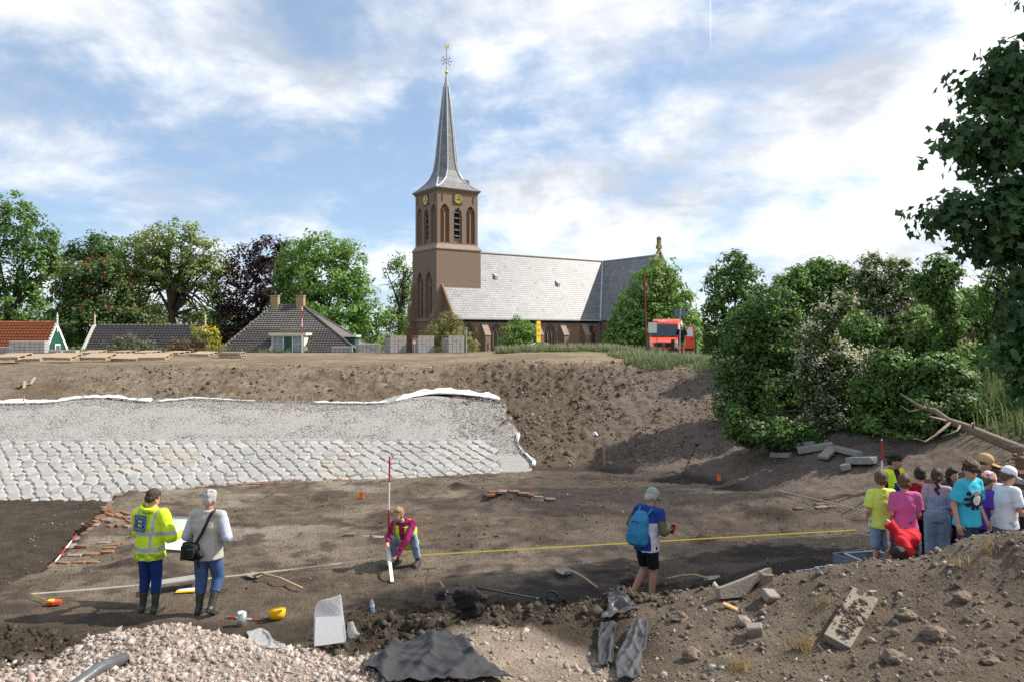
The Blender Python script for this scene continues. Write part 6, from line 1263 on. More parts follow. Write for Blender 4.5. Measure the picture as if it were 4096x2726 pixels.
# cyan boy with print
Hh = 1.52; J = joints(Hh, .06, hd=(.015, .04, .925), elL=(-.135, .02, .625), wrL=(-.115, .10, .49), elR=(.15, -.03, .63), wrR=(.16, .02, .475))
rc, hf, h, J = kid('child in cyan shirt with black turntable print and dark mop of hair', 3868, 9.95, Hh, R(180 + 28), tee(cyan, hem=-.25, sw=1.1, t=.016), dict(mats=[jeans_d], len=1.85, t=.014), ('brown', 'mop'), J=J, pitch=.35, yaw=.35, hs=1.06)
rk, hf, h, J = kid('dark haired child whose face shows behind the cyan shirt', 3800, 11.6, 1.34, R(180 + 20), tee(dgrey, sleeve=1.9), dict(mats=[black], len=1.85, t=.012), ('dark', 'long'), pitch=.1, hs=1.05)
Hh = 1.52; r, hf, h, J = kid('person in dark coat and tan cap between the cyan and purple shirts', 3925, 10.9, Hh, R(180 + 60), dict(mats=[dgrey], sleeve=1.9, hem=-.3, t=.020, name='coat'), dict(mats=[jeans_d], len=1.85, t=.012), ('brown', 'capped'), pitch=.3, yaw=.2)
cap(r, J, hf, h, mat('cap_tan', (.42, .28, .14), .85, .1))
Hh = 1.36; J = joints(Hh, .14, hd=(.01, .06, .92), elL=(-.13, .02, .63), wrL=(-.12, .09, .48))
r, hf, h, J = kid('child in purple shirt and white cap with red and blue pattern', 3930, 10.2, Hh, R(-78), tee(purp), dict(mats=[navy], len=1.85, t=.012), ('mid', 'capped'), J=J, pitch=.45)
m_patc = mat('cap_pattern', (.70, .70, .74), .8, .0, 30, col2=(.62, .12, .07), detail=0); m_patc2 = mat('cap_pattern_blue', (.10, .12, .30), .8, .2)
def fnp(c): k = np.floor(c * 45).astype(int); q = (k[:, 0] * 7 + k[:, 1] * 13 + k[:, 2] * 5) % 9; return np.where(q == 0, 1, 0)
cap(r, J, hf, h, m_patc, m2=m_patc2, fn=fnp)
Hh = 1.44; J = joints(Hh, .10, hd=(.0, .05, .925), elR=(.15, .04, .64), wrR=(.13, .20, .55), elL=(-.13, .0, .63), wrL=(-.10, .13, .55))
r, hf, h, J = kid('child in white shirt and white cap reaching out with one arm', 4016, 9.95, Hh, R(-82), tee(whit), dict(mats=[grey], len=1.15, t=.016, name='shorts'), ('mid', 'capped'), J=J, pitch=.40, hs=1.10)
cap(r, J, hf, h, mat('cap_white', (.72, .74, .78), .8, .05, 5))
m_strp = mat('striped_cloth_grey', (.20, .21, .21), .85, .1)
r, hf, h, J = kid('person in dark striped shirt cut off by the right edge', 4088, 10.3, 1.50, R(-60), dict(mats=[dgrey, m_strp], sleeve=1.9, hem=-.22, t=.014, fn=lambda c: np.where((c[:, 2] * 14).astype(int) % 2 == 0, 1, 0)), dict(mats=[jeans_d], len=1.85, t=.012), ('mid', 'mop'), pitch=.3)
r, hf, h, J = kid('brown haired child half hidden behind the two caps', 3985, 10.8, 1.36, R(180 + 70), tee(purp), dict(mats=[jeans_d], len=1.85, t=.012), ('mid', 'mop'), pitch=.35)
# man at the van
xv = XD(2726, 46.5); Hh = 1.86; J = joints(Hh, .04, elL=(-.15, .04, .64), wrL=(-.08, .16, .64), elR=(.16, .05, .65), wrR=(.09, .17, .66)); khaki = cloth_m('khaki', (.24, .21, .13))
rv, hf, h = person('person in black shirt and khaki shorts standing by the open van door', (xv, 46.5, hz(xv, 46.5)), R(-8), Hh, J, top=dict(mats=[black], sleeve=.8, hem=-.2, t=.014, wide=1.1), bottom=dict(mats=[khaki], len=.95, t=.014, name='shorts'), shoes=dict(mat=SHOE, h=.03, w=.034), hair=('grey', 'short'), pitch=.2, skin=SKIN_D, vox=.018)
flush()
# print on the cyan shirt
Hh = 1.52; pc = empty('shirt_print', (0, 0, .690 * Hh), 0, parent=rc)
m_pb = mat('print_black', (.015, .015, .018), .7, 0); m_pw = mat('print_white', (.65, .65, .67), .7, 0); m_pr = mat('print_red', (.60, .08, .05), .7, 0)
bpm = MB()
for a in range(0, 360, 36):
    if a in (72, 108): continue
    t = R(a); bpm.prism([(.07 * math.cos(t - .22), .07 * math.sin(t - .22)), (.145 * math.cos(t - .16), .145 * math.sin(t - .16)), (.145 * math.cos(t + .16), .145 * math.sin(t + .16)), (.07 * math.cos(t + .22), .07 * math.sin(t + .22))], .012, .022)
bpm.build('print_rays', m_pb, pc)
b = MB(); b.box((-.01, .024, -.02), (.17, .004, .15), ry=R(8)); b.build('print_turntable', m_pb, pc)
b = MB(); b.M = Matrix.Translation((-.01, .027, -.012)) @ Matrix.Rotation(R(90), 4, 'X'); b.lathe([(.066, 0), (.066, .002), (.062, .002), (.062, 0)], 24); b.lathe([(.036, 0), (.036, .002), (.001, .002)], 20); b.build('print_record', m_pw, pc)
b = MB(); b.box((-.01, .0285, -.014), (.055, .002, .060), ry=R(8)); b.build('print_label', m_pw, pc)
b = MB(); b.box((0, .024, .085), (.13, .003, .030)); b.box((-.005, .024, .056), (.17, .003, .030)); b.build('print_patch', m_pw, pc)
for tx, sz, z, m_ in (('KING', .040, .085, m_pb), ('OF COOL', .037, .056, m_pb), ('I', .020, .002, m_pb), ('BEA', .020, -.026, m_pb)):
    text_mesh(tx, sz, m_, pc, (-.0 if tx != 'I' else -.0 + .012, .031, z), (R(90), 0, R(180)), .0005)
b = MB(); b.prism([(-.02, .008), (-.026, .013), (-.032, .008), (-.030, .0), (-.02, -.008), (-.010, .0), (-.008, .008), (-.014, .013)], .030, .032); b.build('print_heart', m_pr, pc)
def conform(o, x0=.040, rx=.170, ry=.128):
    """wrap a flat print onto the curved chest"""
    bm = bmesh.new(); bm.from_mesh(o.data); bmesh.ops.triangulate(bm, faces=bm.faces)
    for _ in range(2):
        lg = [e for e in bm.edges if e.calc_length() > .022]
        if lg: bmesh.ops.subdivide_edges(bm, edges=lg, cuts=1)
    T = o.matrix_basis.copy()
    for v in bm.verts:
        q = T @ v.co; x = q.x + x0; t = min(.98, abs(x) / rx); ys = ry * (1 - t ** 2.4) ** (1 / 2.4); v.co = Vector((x, ys + .020 + (q.y - .012) * .45 + .06 * q.z, q.z))
    bm.to_mesh(o.data); bm.free(); o.matrix_basis = Matrix.Identity(4)
for ch in pc.children: conform(ch)
# club disc on the cycling shirt
# backpack
bp_m = mat('backpack_blue', (.03, .20, .38), .75, .15, 8, .3, 20); bk_e = empty('backpack', r4.location, r4.rotation_euler.z, 'light blue backpack worn by the person in cycling shirt', 'backpack')
Jb = J4; c0 = Vector((0, -.115, .0)) * H4
b = MB(); secs = []
for z_, rx, ry, y_ in ((.525, .080, .045, -.112), (.555, .098, .072, -.116), (.66, .096, .074, -.104), (.75, .080, .060, -.082), (.81, .048, .036, -.060)): secs.append((Vector((0.0, y_ - .0, z_)) * H4, Vector((1, 0, 0)), Vector((0, 1, 0)), rx * H4, ry * H4))
loft(b, secs); job(b, .010, 2, 'pack_body', [bp_m], bk_e)
b = MB(); loft(b, [(Vector((0, -.168, z_)) * H4, Vector((1, 0, 0)), Vector((0, 1, 0)), rx * H4, .026 * H4) for z_, rx in ((.55, .068), (.59, .076), (.645, .070))]); job(b, .009, 1, 'front_pocket', [bp_m], bk_e)
flush()
for sd_ in (-1, 1):
    b = MB(); b.cs = True; b.tube([Vector(p) * H4 for p in ((sd_ * .05, -.06, .77), (sd_ * .065, .0, .83), (sd_ * .075, .075, .78), (sd_ * .08, .07, .68), (sd_ * .075, -.03, .59))], .017, 6); b.build('shoulder_strap', bp_m, bk_e)
b = MB(); b.tube([Vector(p) * H4 for p in ((-.02, -.055, .79), (0, -.06, .815), (.02, -.055, .79))], .010, 6); b.build('grab_handle', bp_m, bk_e)
b = MB(); b.tube([Vector(p) * H4 for p in ((-.055, -.145, .665), (-.03, -.150, .735), (.03, -.150, .735), (.055, -.145, .665))], .006, 5); b.build('zip', m_pb, bk_e)
# handheld phone
b = MB(); b.box((0, 0, 0), (.075, .02, .14)); ph = b.build('handheld_device', m_pb, None); ph.location = r4.matrix_basis @ (Vector((.02, .225, .62)) * H4) if False else (Matrix.Translation(r4.location) @ Matrix.Rotation(r4.rotation_euler.z, 4, 'Z')) @ (Vector((.10, .235, .625)) * H4); ph.rotation_euler = (R(-30), 0, r4.rotation_euler.z); tag(ph, 'small black handheld device with red rim held by the cyclist', 'device')
b = MB(); b.box((0, 0, .075), (.085, .03, .012)); b.box((.042, 0, 0), (.010, .03, .15)); b.build('red_rim', m_pr, ph)
# shoulder bag
bagm = mat('bag_black', (.012, .012, .014), .7, .3, 12, .4, 25); sb = empty('shoulder_bag', r2.location, r2.rotation_euler.z, 'black camera bag hanging on the hip of the person in grey vest', 'bag'); H2 = 1.83
b = MB(); loft(b, [(Vector((-.09, -.10, z_)) * H2, Vector((.96, -.28, 0)), Vector((.28, .96, 0)), rx * H2, ry * H2) for z_, rx, ry in ((.465, .060, .040), (.49, .082, .055), (.56, .082, .055), (.60, .072, .045))]); job(b, .011, 1, 'bag_body', [bagm], sb)
b = MB(); loft(b, [(Vector((-.055, -.160, z_)) * H2, Vector((.96, -.28, 0)), Vector((.28, .96, 0)), .036 * H2, .024 * H2) for z_ in (.49, .53, .57)]); job(b, .010, 1, 'side_pouch', [bagm], sb)
b = MB(); loft(b, [(Vector((-.125, -.135, z_)) * H2, Vector((.96, -.28, 0)), Vector((.28, .96, 0)), .034 * H2, .024 * H2) for z_ in (.48, .53, .585)]); job(b, .010, 1, 'side_pouch', [bagm], sb)
b = MB(); cone_prim(b, Vector((.0, -.13, .545)) * H2, Vector((.035, -.15, .50)) * H2, .026 * H2, .026 * H2, round0=False, round1=False); job(b, .009, 1, 'lens_case', [bagm], sb)
flush()
b = MB(); pts = [Vector(p) * H2 for p in ((-.03, -.125, .60), (.015, -.110, .68), (.05, -.100, .76), (.075, -.06, .845), (.07, .02, .852), (.03, .09, .75))]
vs = []
for p in pts: vs += [p + Vector((-.020, 0, .010)), p + Vector((.020, 0, -.010))]
b.put(vs, [(2 * i, 2 * i + 1, 2 * i + 3, 2 * i + 2) for i in range(len(pts) - 1)]); o = b.build('strap', bagm, sb); o.modifiers.new('t', 'SOLIDIFY').thickness = .008
b = MB(); b.put([Vector(p) * H2 for p in ((.0, -.15, .49), (.025, -.15, .49), (.028, -.15, .42), (.008, -.15, .42))], [(0, 1, 2, 3)]); o = b.build('strap_end', bagm, sb); o.modifiers.new('t', 'SOLIDIFY').thickness = .01
# ------------------------------------------------------------------ things on the dike crest
m_wood = mat('pallet_wood', (.36, .275, .195), .9, .25, 6, .3, 30); m_wood_d = mat('old_wood', (.20, .16, .12), .9, .3, 7, .4, 30)
m_block = mat('grey_block', (.34, .335, .325), .85, .12, 5, .2, 40); m_steel = mat('galvanised', (.38, .40, .43), .45, .15, 8, metal=.6)
m_redp = mat('red_paint', (.50, .02, .02), .5, .08); m_whitep = mat('white_enamel', (.72, .72, .70), .5, .06)
def pallet(loc, rz, label, w=1.2, l=1.1, sz=1.0, tilt=(0, 0), group='wooden pallets on the dike'):
    e = empty('pallet', loc, rz, label, 'pallet', group); e.rotation_euler = (tilt[0], tilt[1], rz); n = 7
    if 'deck' not in PAL:
        b = MB(); b.box((0, 0, 0), (w / n * .86, l, .024)); PAL['deck'] = b.mesh('deck_board', m_wood); b = MB(); b.box((0, 0, 0), (w, .10, .10)); PAL['str'] = b.mesh('stringer', m_wood); b = MB(); b.box((0, 0, 0), (.12, l, .02)); PAL['bot'] = b.mesh('bottom_board', m_wood)
    for i in range(n): link('deck_board', PAL['deck'], e, ((i - (n - 1) / 2) * w / n, 0, .132))
    for y in (-l / 2 + .05, 0, l / 2 - .05): link('stringer', PAL['str'], e, (0, y, .070))
    for x in (-w / 2 + .06, 0, w / 2 - .06): link('bottom_board', PAL['bot'], e, (x, 0, .010))
    return e
PAL = {}
pp = [(50, 1424, 34.5, 'second', 24), (140, 1428, 36.5, '', 26), (253, 1424, 35.5, '', 30), (395, 1424, 36.5, '', 30), (510, 1427, 38, '', 32), (622, 1424, 35.5, '', 34), (370, 1408, 47, '', 15), (490, 1407, 48, '', 12), (590, 1408, 48, '', 14), (705, 1409, 47, '', 10), (815, 1413, 45, '', 14)]
plab = ['pallet lying at the far left of the front pallet row', 'second pallet from the left in the front row on the dike', 'third pallet from the left in the front row on the dike', 'pallet lying in the middle of the front pallet row', 'pallet partly under the rightmost front row pallet', 'rightmost pallet of the front row with open slots facing us', 'back row pallet left end, behind the third front pallet', 'back row pallet behind the middle front pallet', 'back row pallet behind the rightmost front pallet', 'single flat pallet standing apart to the right of the back row', 'thin pallet just left of the two stacked pallets']
for (px, py, d, _, a), lb in zip(pp, plab):
    x = XD(px, d); tl_a = 10.5 if d < 40 else 5.0; pallet((x, d, EYE - (py - HY) / F * d - .08), R(a * .8 - 19 + rnd.uniform(-4, 4)), lb, tilt=(R(tl_a + rnd.uniform(-3, 2)), R(rnd.uniform(-2, 2))))
x = XD(930, 42); z_ = hz(x, 42); pallet((x, 42, z_ + .02), R(6), 'lower pallet of the two stacked beside the farmhouse'); pallet((x - .05, 42.02, z_ + .17), R(4), 'upper pallet of the two stacked beside the farmhouse')
# block packs
bm_ = MB(); bm_.cbox((0, 0, 0), (.285, .285, .195), .012); BLOCK = bm_.mesh('block', m_block)
def pack(px, d, nx_, ny_, nz_, rz, label, top=False, group='packs of grey paving blocks'):
    x = XD(px, d); e = empty('block_pack', (x, d, hz(x, d) + .02), rz, label, 'block pack', group); r_ = random.Random(int(px)); z0 = 0.0
    for k in range(nz_):
        for i in range(nx_):
            for j in range(ny_):
                if 0 < i < nx_ - 1 and 0 < j < ny_ - 1 and k < nz_ - 1: continue
                link('block', BLOCK, e, ((i - (nx_ - 1) / 2) * .30 + r_.uniform(-.006, .006), (j - (ny_ - 1) / 2) * .30 + r_.uniform(-.006, .006), z0 + .10 + k * .205))
    if top: pallet((x, d, hz(x, d) + .02 + z0 + nz_ * .205), rz + .05, 'pallet laid on top of ' + label, group='pallets on the block packs')
    return e
pack(1582, 54, 4, 4, 5, R(28), 'tall block pack left of the church tower, leftmost of three', True)
pack(1692, 54, 4, 4, 5, R(28), 'tall block pack below the church tower, middle of three', True)
pack(1812, 54, 4, 4, 5, R(28), 'tall block pack right of the olive bush, rightmost of three', True)
pack(1470, 55, 5, 4, 3, R(20), 'low wide block pack before the farmhouse hip')
pack(1368, 56, 5, 2, 2, R(8), 'low row of pale blocks below the farmhouse roof')
pack(118, 52, 7, 4, 4, R(18), 'wide grey block pack before the orange roof')
pack(20, 54, 5, 3, 2, R(10), 'low block pack at the far left edge'); pack(215, 53, 4, 2, 1, R(12), 'single layer of blocks right of the wide pack, left part'); pack(275, 53.4, 4, 2, 1, R(6), 'single layer of blocks right of the wide pack, right part')
# poles, posts and signs
def post(name, px, py_top, d, r, m, label, cat, lean=(0, 0), py_base=None, n=8):
    x = XD(px, d); z0 = hz(x, d); z1 = EYE - (py_top - HY) / F * d; b = MB(); b.tube([(0, 0, -.3), (lean[0], lean[1], z1 - z0)], r, n); o = b.build(name, m, None, (x, d, z0)); tag(o, label, cat); return o, z1 - z0
def ranging_pole(loc, L, bands, label, rot=None, r=.016, group=None, first=0):
    e = empty('ranging_pole', loc, 0, label, 'pole', group)
    if rot: e.rotation_euler = rot
    n = len(bands); z = 0
    for i, (l, c) in enumerate(bands):
        b = MB(); b.tube([(0, 0, z), (0, 0, z + l)], r, 8); b.build('red_band' if c else 'white_band', m_redp if c else m_whitep, e); z += l
    b = MB(); b.tube([(0, 0, -.06), (0, 0, 0)], [.004, r], 8); b.build('steel_tip', m_steel, e); return e
x = XD(1208, 56); z0 = hz(x, 56); ranging_pole((x, 56, z0), 3, [(1.3, 0), (.55, 1), (.6, 0), (.6, 1), (.3, 0)][::1], 'thin red and white pole standing before the dormer', r=.035)
post('pole', 2588, 1092, 46, .055, mat('red_brown_pole', (.17, .035, .03), .7, .1), 'tall thin red brown pole left of the van', 'pole', (-.17, 0))
m_gpost = mat('green_steel', (.02, .10, .07), .5, .1)
x = XD(2610, 45.5); ib = empty('notice_board', (x, 45.5, hz(x, 45.5)), R(-4), 'white notice board in a green frame on two posts', 'notice board')
zt = EYE - (1287 - HY) / F * 45.5 - ib.location.z
for s_ in (-.26, .26): b = MB(); b.tube([(s_, 0, -.3), (s_, 0, zt)], .022, 8); b.build('post', m_gpost, ib)
b = MB(); b.box((0, -.01, zt - .35), (.50, .04, .62)); b.build('board_panel', m_whitep, ib)
for dz in (0, -.70): b = MB(); b.box((0, -.02, zt + dz), (.60, .06, .05)); b.build('frame_rail', m_gpost, ib)
x = XD(2718, 45); sg = empty('road_sign', (x, 45, hz(x, 45)), 0, 'grey back of a rectangular road sign on a steel post', 'road sign'); zt = EYE - (1236 - HY) / F * 45 - sg.location.z
b = MB(); b.tube([(0, 0, -.3), (.05, 0, zt + .03)], .035, 8); b.build('post', m_steel, sg); b = MB(); b.box((.05, .06, zt - .22), (.66, .02, .46)); b.build('sign_plate', mat('sign_grey', (.15, .19, .26), .5, .08), sg)
for dz in (-.08, -.36): b = MB(); b.box((.05, .03, zt + dz), (.14, .05, .03)); b.build('clamp', m_steel, sg)
o, _ = post('bollard', 2655, 1390, 44, .075, m_wood_d, 'short round wooden bollard before the van number plate', 'bollard')
o, _ = post('bollard', 2592, 1440, 36.5, .07, m_wood_d, 'dark wooden bollard leaning over in the grass', 'bollard'); o.rotation_euler = (0, R(32), 0)
x = XD(2691, 46); b = MB(); b.cbox((0, 0, .35), (.19, .19, 1.5), .015); o = b.build('bollard', mat('black_post', (.03, .03, .033), .7, .1), None, (x, 46, hz(x, 46))); o.scale.z = (EYE - (1357 - HY) / F * 46 - hz(x, 46)) / 1.1; tag(o, 'black square bollard in front of the van headlight', 'bollard')
post('post', 2783, 1343, 46, .06, m_gpost, 'dark green post at the right of the open van door', 'post')
post('stake', 2433, 1392, 47.5, .035, m_wood, 'thin wooden stake in the grass before the transept', 'stake')
post('post', 1865, 1308, 52, .05, mat('concrete_post', (.34, .33, .29), .9, .2), 'thin pale post right of the block packs', 'post')
m_ysign = mat('yellow_sign', (.80, .46, .01), .5, .05, 3); m_blk = mat('sign_black', (.02, .02, .02), .6, 0)
x = XD(2154, 52); ys = empty('yellow_sign', (x, 52, hz(x, 52)), R(58), 'tall narrow yellow sign with black lettering on a post', 'sign'); zt = EYE - (1284 - HY) / F * 52 - ys.location.z; zb = EYE - (1366 - HY) / F * 52 - ys.location.z
b = MB(); b.tube([(.05, .05, -.3), (.05, .05, zt - .1)], .03, 8); b.build('post', m_steel, ys); b = MB(); b.box((0, 0, (zt + zb) / 2), (.50, .03, zt - zb)); b.build('sign_plate', m_ysign, ys)
for k, (zf, w) in enumerate(((.83, .28), (.78, .22), (.60, .34), (.54, .30), (.48, .34), (.33, .26), (.27, .32), (.21, .24))): b = MB(); b.box((0, -.018, zb + (zt - zb) * zf), (w, .006, .035)); b.build('text_line', m_blk, ys)
x = XD(1658, 50); rs_ = empty('round_sign', (x, 50, hz(x, 50)), 0, 'small round white prohibition sign with red rim between block packs', 'sign'); zt = EYE - (1368 - HY) / F * 50 - rs_.location.z
b = MB(); b.tube([(0, 0, -.2), (0, 0, zt)], .025, 8); b.build('post', m_steel, rs_)
b = MB(); b.M = Matrix.Translation((0, -.04, zt)) @ Matrix.Rotation(R(90), 4, 'X'); b.lathe([(.17, -.01), (.17, .01), (.001, .01)], 20); b.build('rim', m_redp, rs_)
b = MB(); b.M = Matrix.Translation((0, -.055, zt)) @ Matrix.Rotation(R(90), 4, 'X'); b.lathe([(.125, -.005), (.125, .005), (.001, .005)], 20); b.build('face', m_whitep, rs_)
b = MB(); a0 = G(2085, 1412); b.tube([P(2070, 1398, 50) , P(2140, 1372, 51)], .04, 8); o = b.build('metal_pipe', m_steel); tag(o, 'grey metal pipe slanting out of the grass left of the yellow sign', 'pipe')
# ------------------------------------------------------------------ van
m_or = mat('van_orange', (.72, .060, .018), .3, .04, 2, spec=.5); m_blkp = mat('black_plastic', (.025, .025, .028), .5, .1); m_lamp = mat('lamp_glass', (.62, .66, .70), .12, .1, spec=.7); m_tyre = mat('tyre', (.02, .02, .02), .85, .1); m_vwhite = mat('van_white', (.80, .80, .80), .3, .03, spec=.5); m_plate = mat('plate_yellow', (.75, .50, .02), .5, 0)
VX, VY = XD(2655, 49.0), 49.0; van = empty('van', (VX, VY, 2.66), R(-15), 'orange delivery van facing us with its driver door open', 'van')
WB = 1.92; side = [(0, .32), (0, .62), (.06, .98), (.28, 1.10), (1.02, 1.32), (1.72, 2.20), (2.0, 2.42), (2.6, 2.52), (5.7, 2.52), (5.85, 2.4), (5.9, .45), (5.2, .38), (.4, .30)]
b = MB()
def vsec(y, z, top=False): return WB / 2 * (1 - .10 * max(0, (z - 1.25) / 1.3)) - (.10 if y < .2 else 0)
n = len(side); vs = []
for s_ in (-1, 1):
    for y, z in side: vs.append((s_ * vsec(y, z), y, z))
tri = tessellate_polygon([[Vector((y, z, 0)) for y, z in side]])
b.put(vs, [(i, (i + 1) % n, n + (i + 1) % n, n + i) for i in range(n)] + [tuple(t) for t in tri] + [tuple(n + i for i in t) for t in tri]); body = b.build('body', m_or, van); bv = body.modifiers.new('b', 'BEVEL'); bv.width = .07; bv.segments = 3
for p_ in body.data.polygons: p_.use_smooth = True
b = MB(); wq = lambda z: vsec(1, z) - .10
b.put([(-wq(1.36), 1.01, 1.37), (wq(1.36), 1.01, 1.37), (wq(2.15) - .02, 1.655, 2.18), (-wq(2.15) + .02, 1.655, 2.18)], [(0, 1, 2, 3)]); o = b.build('windscreen', mat('windscreen', (.03, .04, .06), .08, .15, 2, spec=.7), van); o.modifiers.new('t', 'SOLIDIFY').thickness = .03
b = MB(); b.box((0, -.03, .44), (WB - .14, .16, .34)); b.build('bumper', m_blkp, van)
b = MB(); b.prism([(-.52, .72), (.52, .72), (.58, .92), (.48, 1.0), (-.48, 1.0), (-.58, .92)], -.035, .06); gr = b.build('grille', m_blkp, van)
for z_ in (.78, .86, .94): b = MB(); b.box((0, -.045, z_), (.98, .02, .025)); b.build('grille_bar', m_blkp, gr)
b = MB(); b.M = Matrix.Translation((0, -.07, .86)) @ Matrix.Rotation(R(90), 4, 'X'); b.lathe([(.105, -.012), (.105, .012), (.088, .012), (.088, -.012)], 24, close=False)
for a in (90, 210, 330): b.prism([(0.016 * math.cos(R(a + 90)), .016 * math.sin(R(a + 90))), (.10 * math.cos(R(a)), .10 * math.sin(R(a))), (.016 * math.cos(R(a - 90)), .016 * math.sin(R(a - 90)))], -.01, .012, 'z')
b.build('emblem', m_steel, van)
for s_ in (-1, 1):
    b = MB(); b.prism([(s_ * .62, .72), (s_ * .88, .74), (s_ * .90, 1.0), (s_ * .80, 1.06)], -.02, .14); b.build('headlight', m_lamp, van)
    b = MB(); b.cs = True; b.tube([(s_ * 1.0, .95, 1.42), (s_ * 1.16, .95, 1.46)], .03, 6); b.box((s_ * 1.18, .93, 1.60), (.20, .10, .40)); b.build('wing_mirror', m_blkp, van)
    for y in (.85, 4.6):
        b = MB(); b.M = Matrix.Translation((s_ * .86, y, .33)) @ Matrix.Rotation(R(90), 4, 'Y'); b.lathe([(.20, -.11), (.33, -.11), (.34, 0), (.33, .11), (.20, .11)], 20); wh = b.build('wheel', m_tyre, van)
        b = MB(); b.M = Matrix.Translation((s_ * .90, y, .33)) @ Matrix.Rotation(R(90), 4, 'Y'); b.lathe([(.2, -.06), (.2, .06), (.08, .09), (.001, .09)], 16); b.build('rim', m_steel, wh)
b = MB(); b.box((0, -.125, .50), (.52, .02, .11)); b.build('number_plate', m_plate, van)
for s_ in (-.3, .35): b = MB(); b.tube([(s_, .98, 1.36), (s_ + .45, 1.10, 1.47)], .012, 5); b.build('wiper', m_blkp, van)
b = MB(); b.prism([(2.3, 1.75), (5.7, 1.75), (5.7, 2.40), (2.6, 2.40)], vsec(1, 2) - .01, vsec(1, 2) + .012, 'x'); b.build('side_panel', m_vwhite, van)
ps = MB(); ps.M = Matrix.Translation((-.10, 1.84, 2.36)) @ Matrix.Rotation(R(-38), 4, 'X')
for x_, w in ((-.36, .05), (-.24, .06), (-.13, .09), (-.02, .08), (.09, .07), (.28, .11), (.42, .08)): ps.box((x_, 0, 0), (w, .02, .07 if x_ < .2 else .03))
ps.build('lettering', m_vwhite, van)
# open driver door (on our right), hinged at the front edge
de = empty('door', (.96, 1.05, 0), R(-62), parent=van)
b = MB(); door = [(0, .42), (1.02, .42), (1.02, 1.35), (.98, 2.05), (.62, 2.10), (.0, 1.45)]; inner_ = [(.10, 1.38), (.92, 1.38), (.89, 1.98), (.62, 2.0)]
loops = [[Vector((y, z, 0)) for y, z in door], [Vector((y, z, 0)) for y, z in inner_]]; flat = [(p.x, p.y) for l in loops for p in l]
for xo in (0, .07): b.put([(xo, y, z) for y, z in flat], [tuple(t) for t in tessellate_polygon(loops)])
for lp in (door, inner_): k = len(lp); b.put([(0, y, z) for y, z in lp] + [(.07, y, z) for y, z in lp], [(i, (i + 1) % k, k + (i + 1) % k, k + i) for i in range(k)])
b.build('door_panel', m_or, de); b = MB(); b.prism(inner_, .025, .04, 'x'); b.build('door_window', mat('bright_glass', (.70, .74, .78), .08, .05, spec=.6), de)
b = MB(); b.box((.085, .85, 1.22), (.03, .18, .05)); b.build('door_handle', m_blkp, de); b = MB(); b.box((.085, .45, .55), (.03, .95, .14)); b.build('rub_strip', m_blkp, de)
b = MB()
for y, w in ((.18, .10), (.31, .08), (.46, .12), (.60, .08), (.74, .10)): b.box((-.008, y, 1.02), (.012, w, .09))
b.box((-.008, .42, .93), (.012, .60, .02)); b.build('lettering', m_vwhite, de)
# ------------------------------------------------------------------ tools and finds in the pit
p = G(1551, 2262); ranging_pole(p + Vector((0, 0, .02)), 2, [(.5, 0), (.5, 1), (.5, 0), (.47, 1), (.03, 0)], 'red and white ranging pole upright beside the crouching person', rot=(R(1), R(1.2), 0))
p = Vector((XD(3527, 16.5), 16.5, 0)); p.z = hz(p.x, p.y); ranging_pole(p, 2, [(.5, 0), (.5, 1), (.5, 0), (EYE - (1755 - HY) / F * 16.5 - p.z - 1.53, 1), (.03, 0)], 'red topped ranging pole behind the person in yellow vest')
def lay(px0, py0, px1, py1, lift=.02): return G(px0, py0) + Vector((0, 0, lift)), G(px1, py1) + Vector((0, 0, lift))
def rod_between(a, b_, bands, label):
    d = b_ - a; L = d.length; e = ranging_pole(a, L, [(L * l, c) for l, c in bands], label, r=.013); e.rotation_mode = 'QUATERNION'; e.rotation_quaternion = d.to_track_quat('Z', 'Y'); return e
a, c_ = lay(222, 2248, 306, 2168); c_.z += .14; rod_between(a, c_, [(.22, 0), (.26, 1), (.26, 0), (.26, 1)], 'short red and white rod propped on the brick footing')
a, c_ = lay(915, 2472, 1040, 2486); rod_between(a, c_, [(.25, 1), (.25, 0), (.25, 0), (.25, 1)], 'short red and white rod lying behind the metal tin')
b = MB(); a = G(1569, 2330) + Vector((0, 0, .02)); c_ = P(1552, 2182, 14.0); d = (c_ - a); b.M = Matrix.Translation(a) @ d.to_track_quat('Z', 'Y').to_matrix().to_4x4(); b.box((0, 0, d.length / 2), (.055, .012, d.length)); o = b.build('measuring_staff', m_whitep); tag(o, 'flat white staff held by the crouching person', 'staff')
# tape measure
m_tapew = mat('tape_white', (.66, .62, .52), .6, .05); m_tapey = mat('tape_yellow', (.62, .50, .06), .6, .05)
def ribbon(name, pts, w, m, parent, wob=.0):
    b = MB(); vs = []
    for i, p in enumerate(pts): p = Vector(p); vs += [p + Vector((0, 0, -w / 2)), p + Vector((0, w * .3, w / 2))]
    b.put(vs, [(2 * i, 2 * i + 1, 2 * i + 3, 2 * i + 2) for i in range(len(pts) - 1)]); o = b.build(name, m, parent); o.modifiers.new('t', 'SOLIDIFY').thickness = .004; return o
tape = empty('measuring_tape', (0, 0, 0), 0, 'long measuring tape stretched across the excavation from its orange reel', 'tape')
A_ = G(122, 2389) + Vector((0, 0, .06)); B_ = G(1552, 2258) + Vector((0, 0, .14)); Cp = G(3420, 2141) + Vector((0, 0, .12)); tape.location = A_
def sagline(p, q, n=24, sag=.05): return [p + (q - p) * (i / n) - Vector((0, 0, sag * 4 * (i / n) * (1 - i / n))) - A_ for i in range(n + 1)]
ribbon('white_ribbon', sagline(A_, B_), .022, m_tapew, tape); ribbon('yellow_ribbon', sagline(B_, Cp, sag=.0), .020, m_tapey, tape)
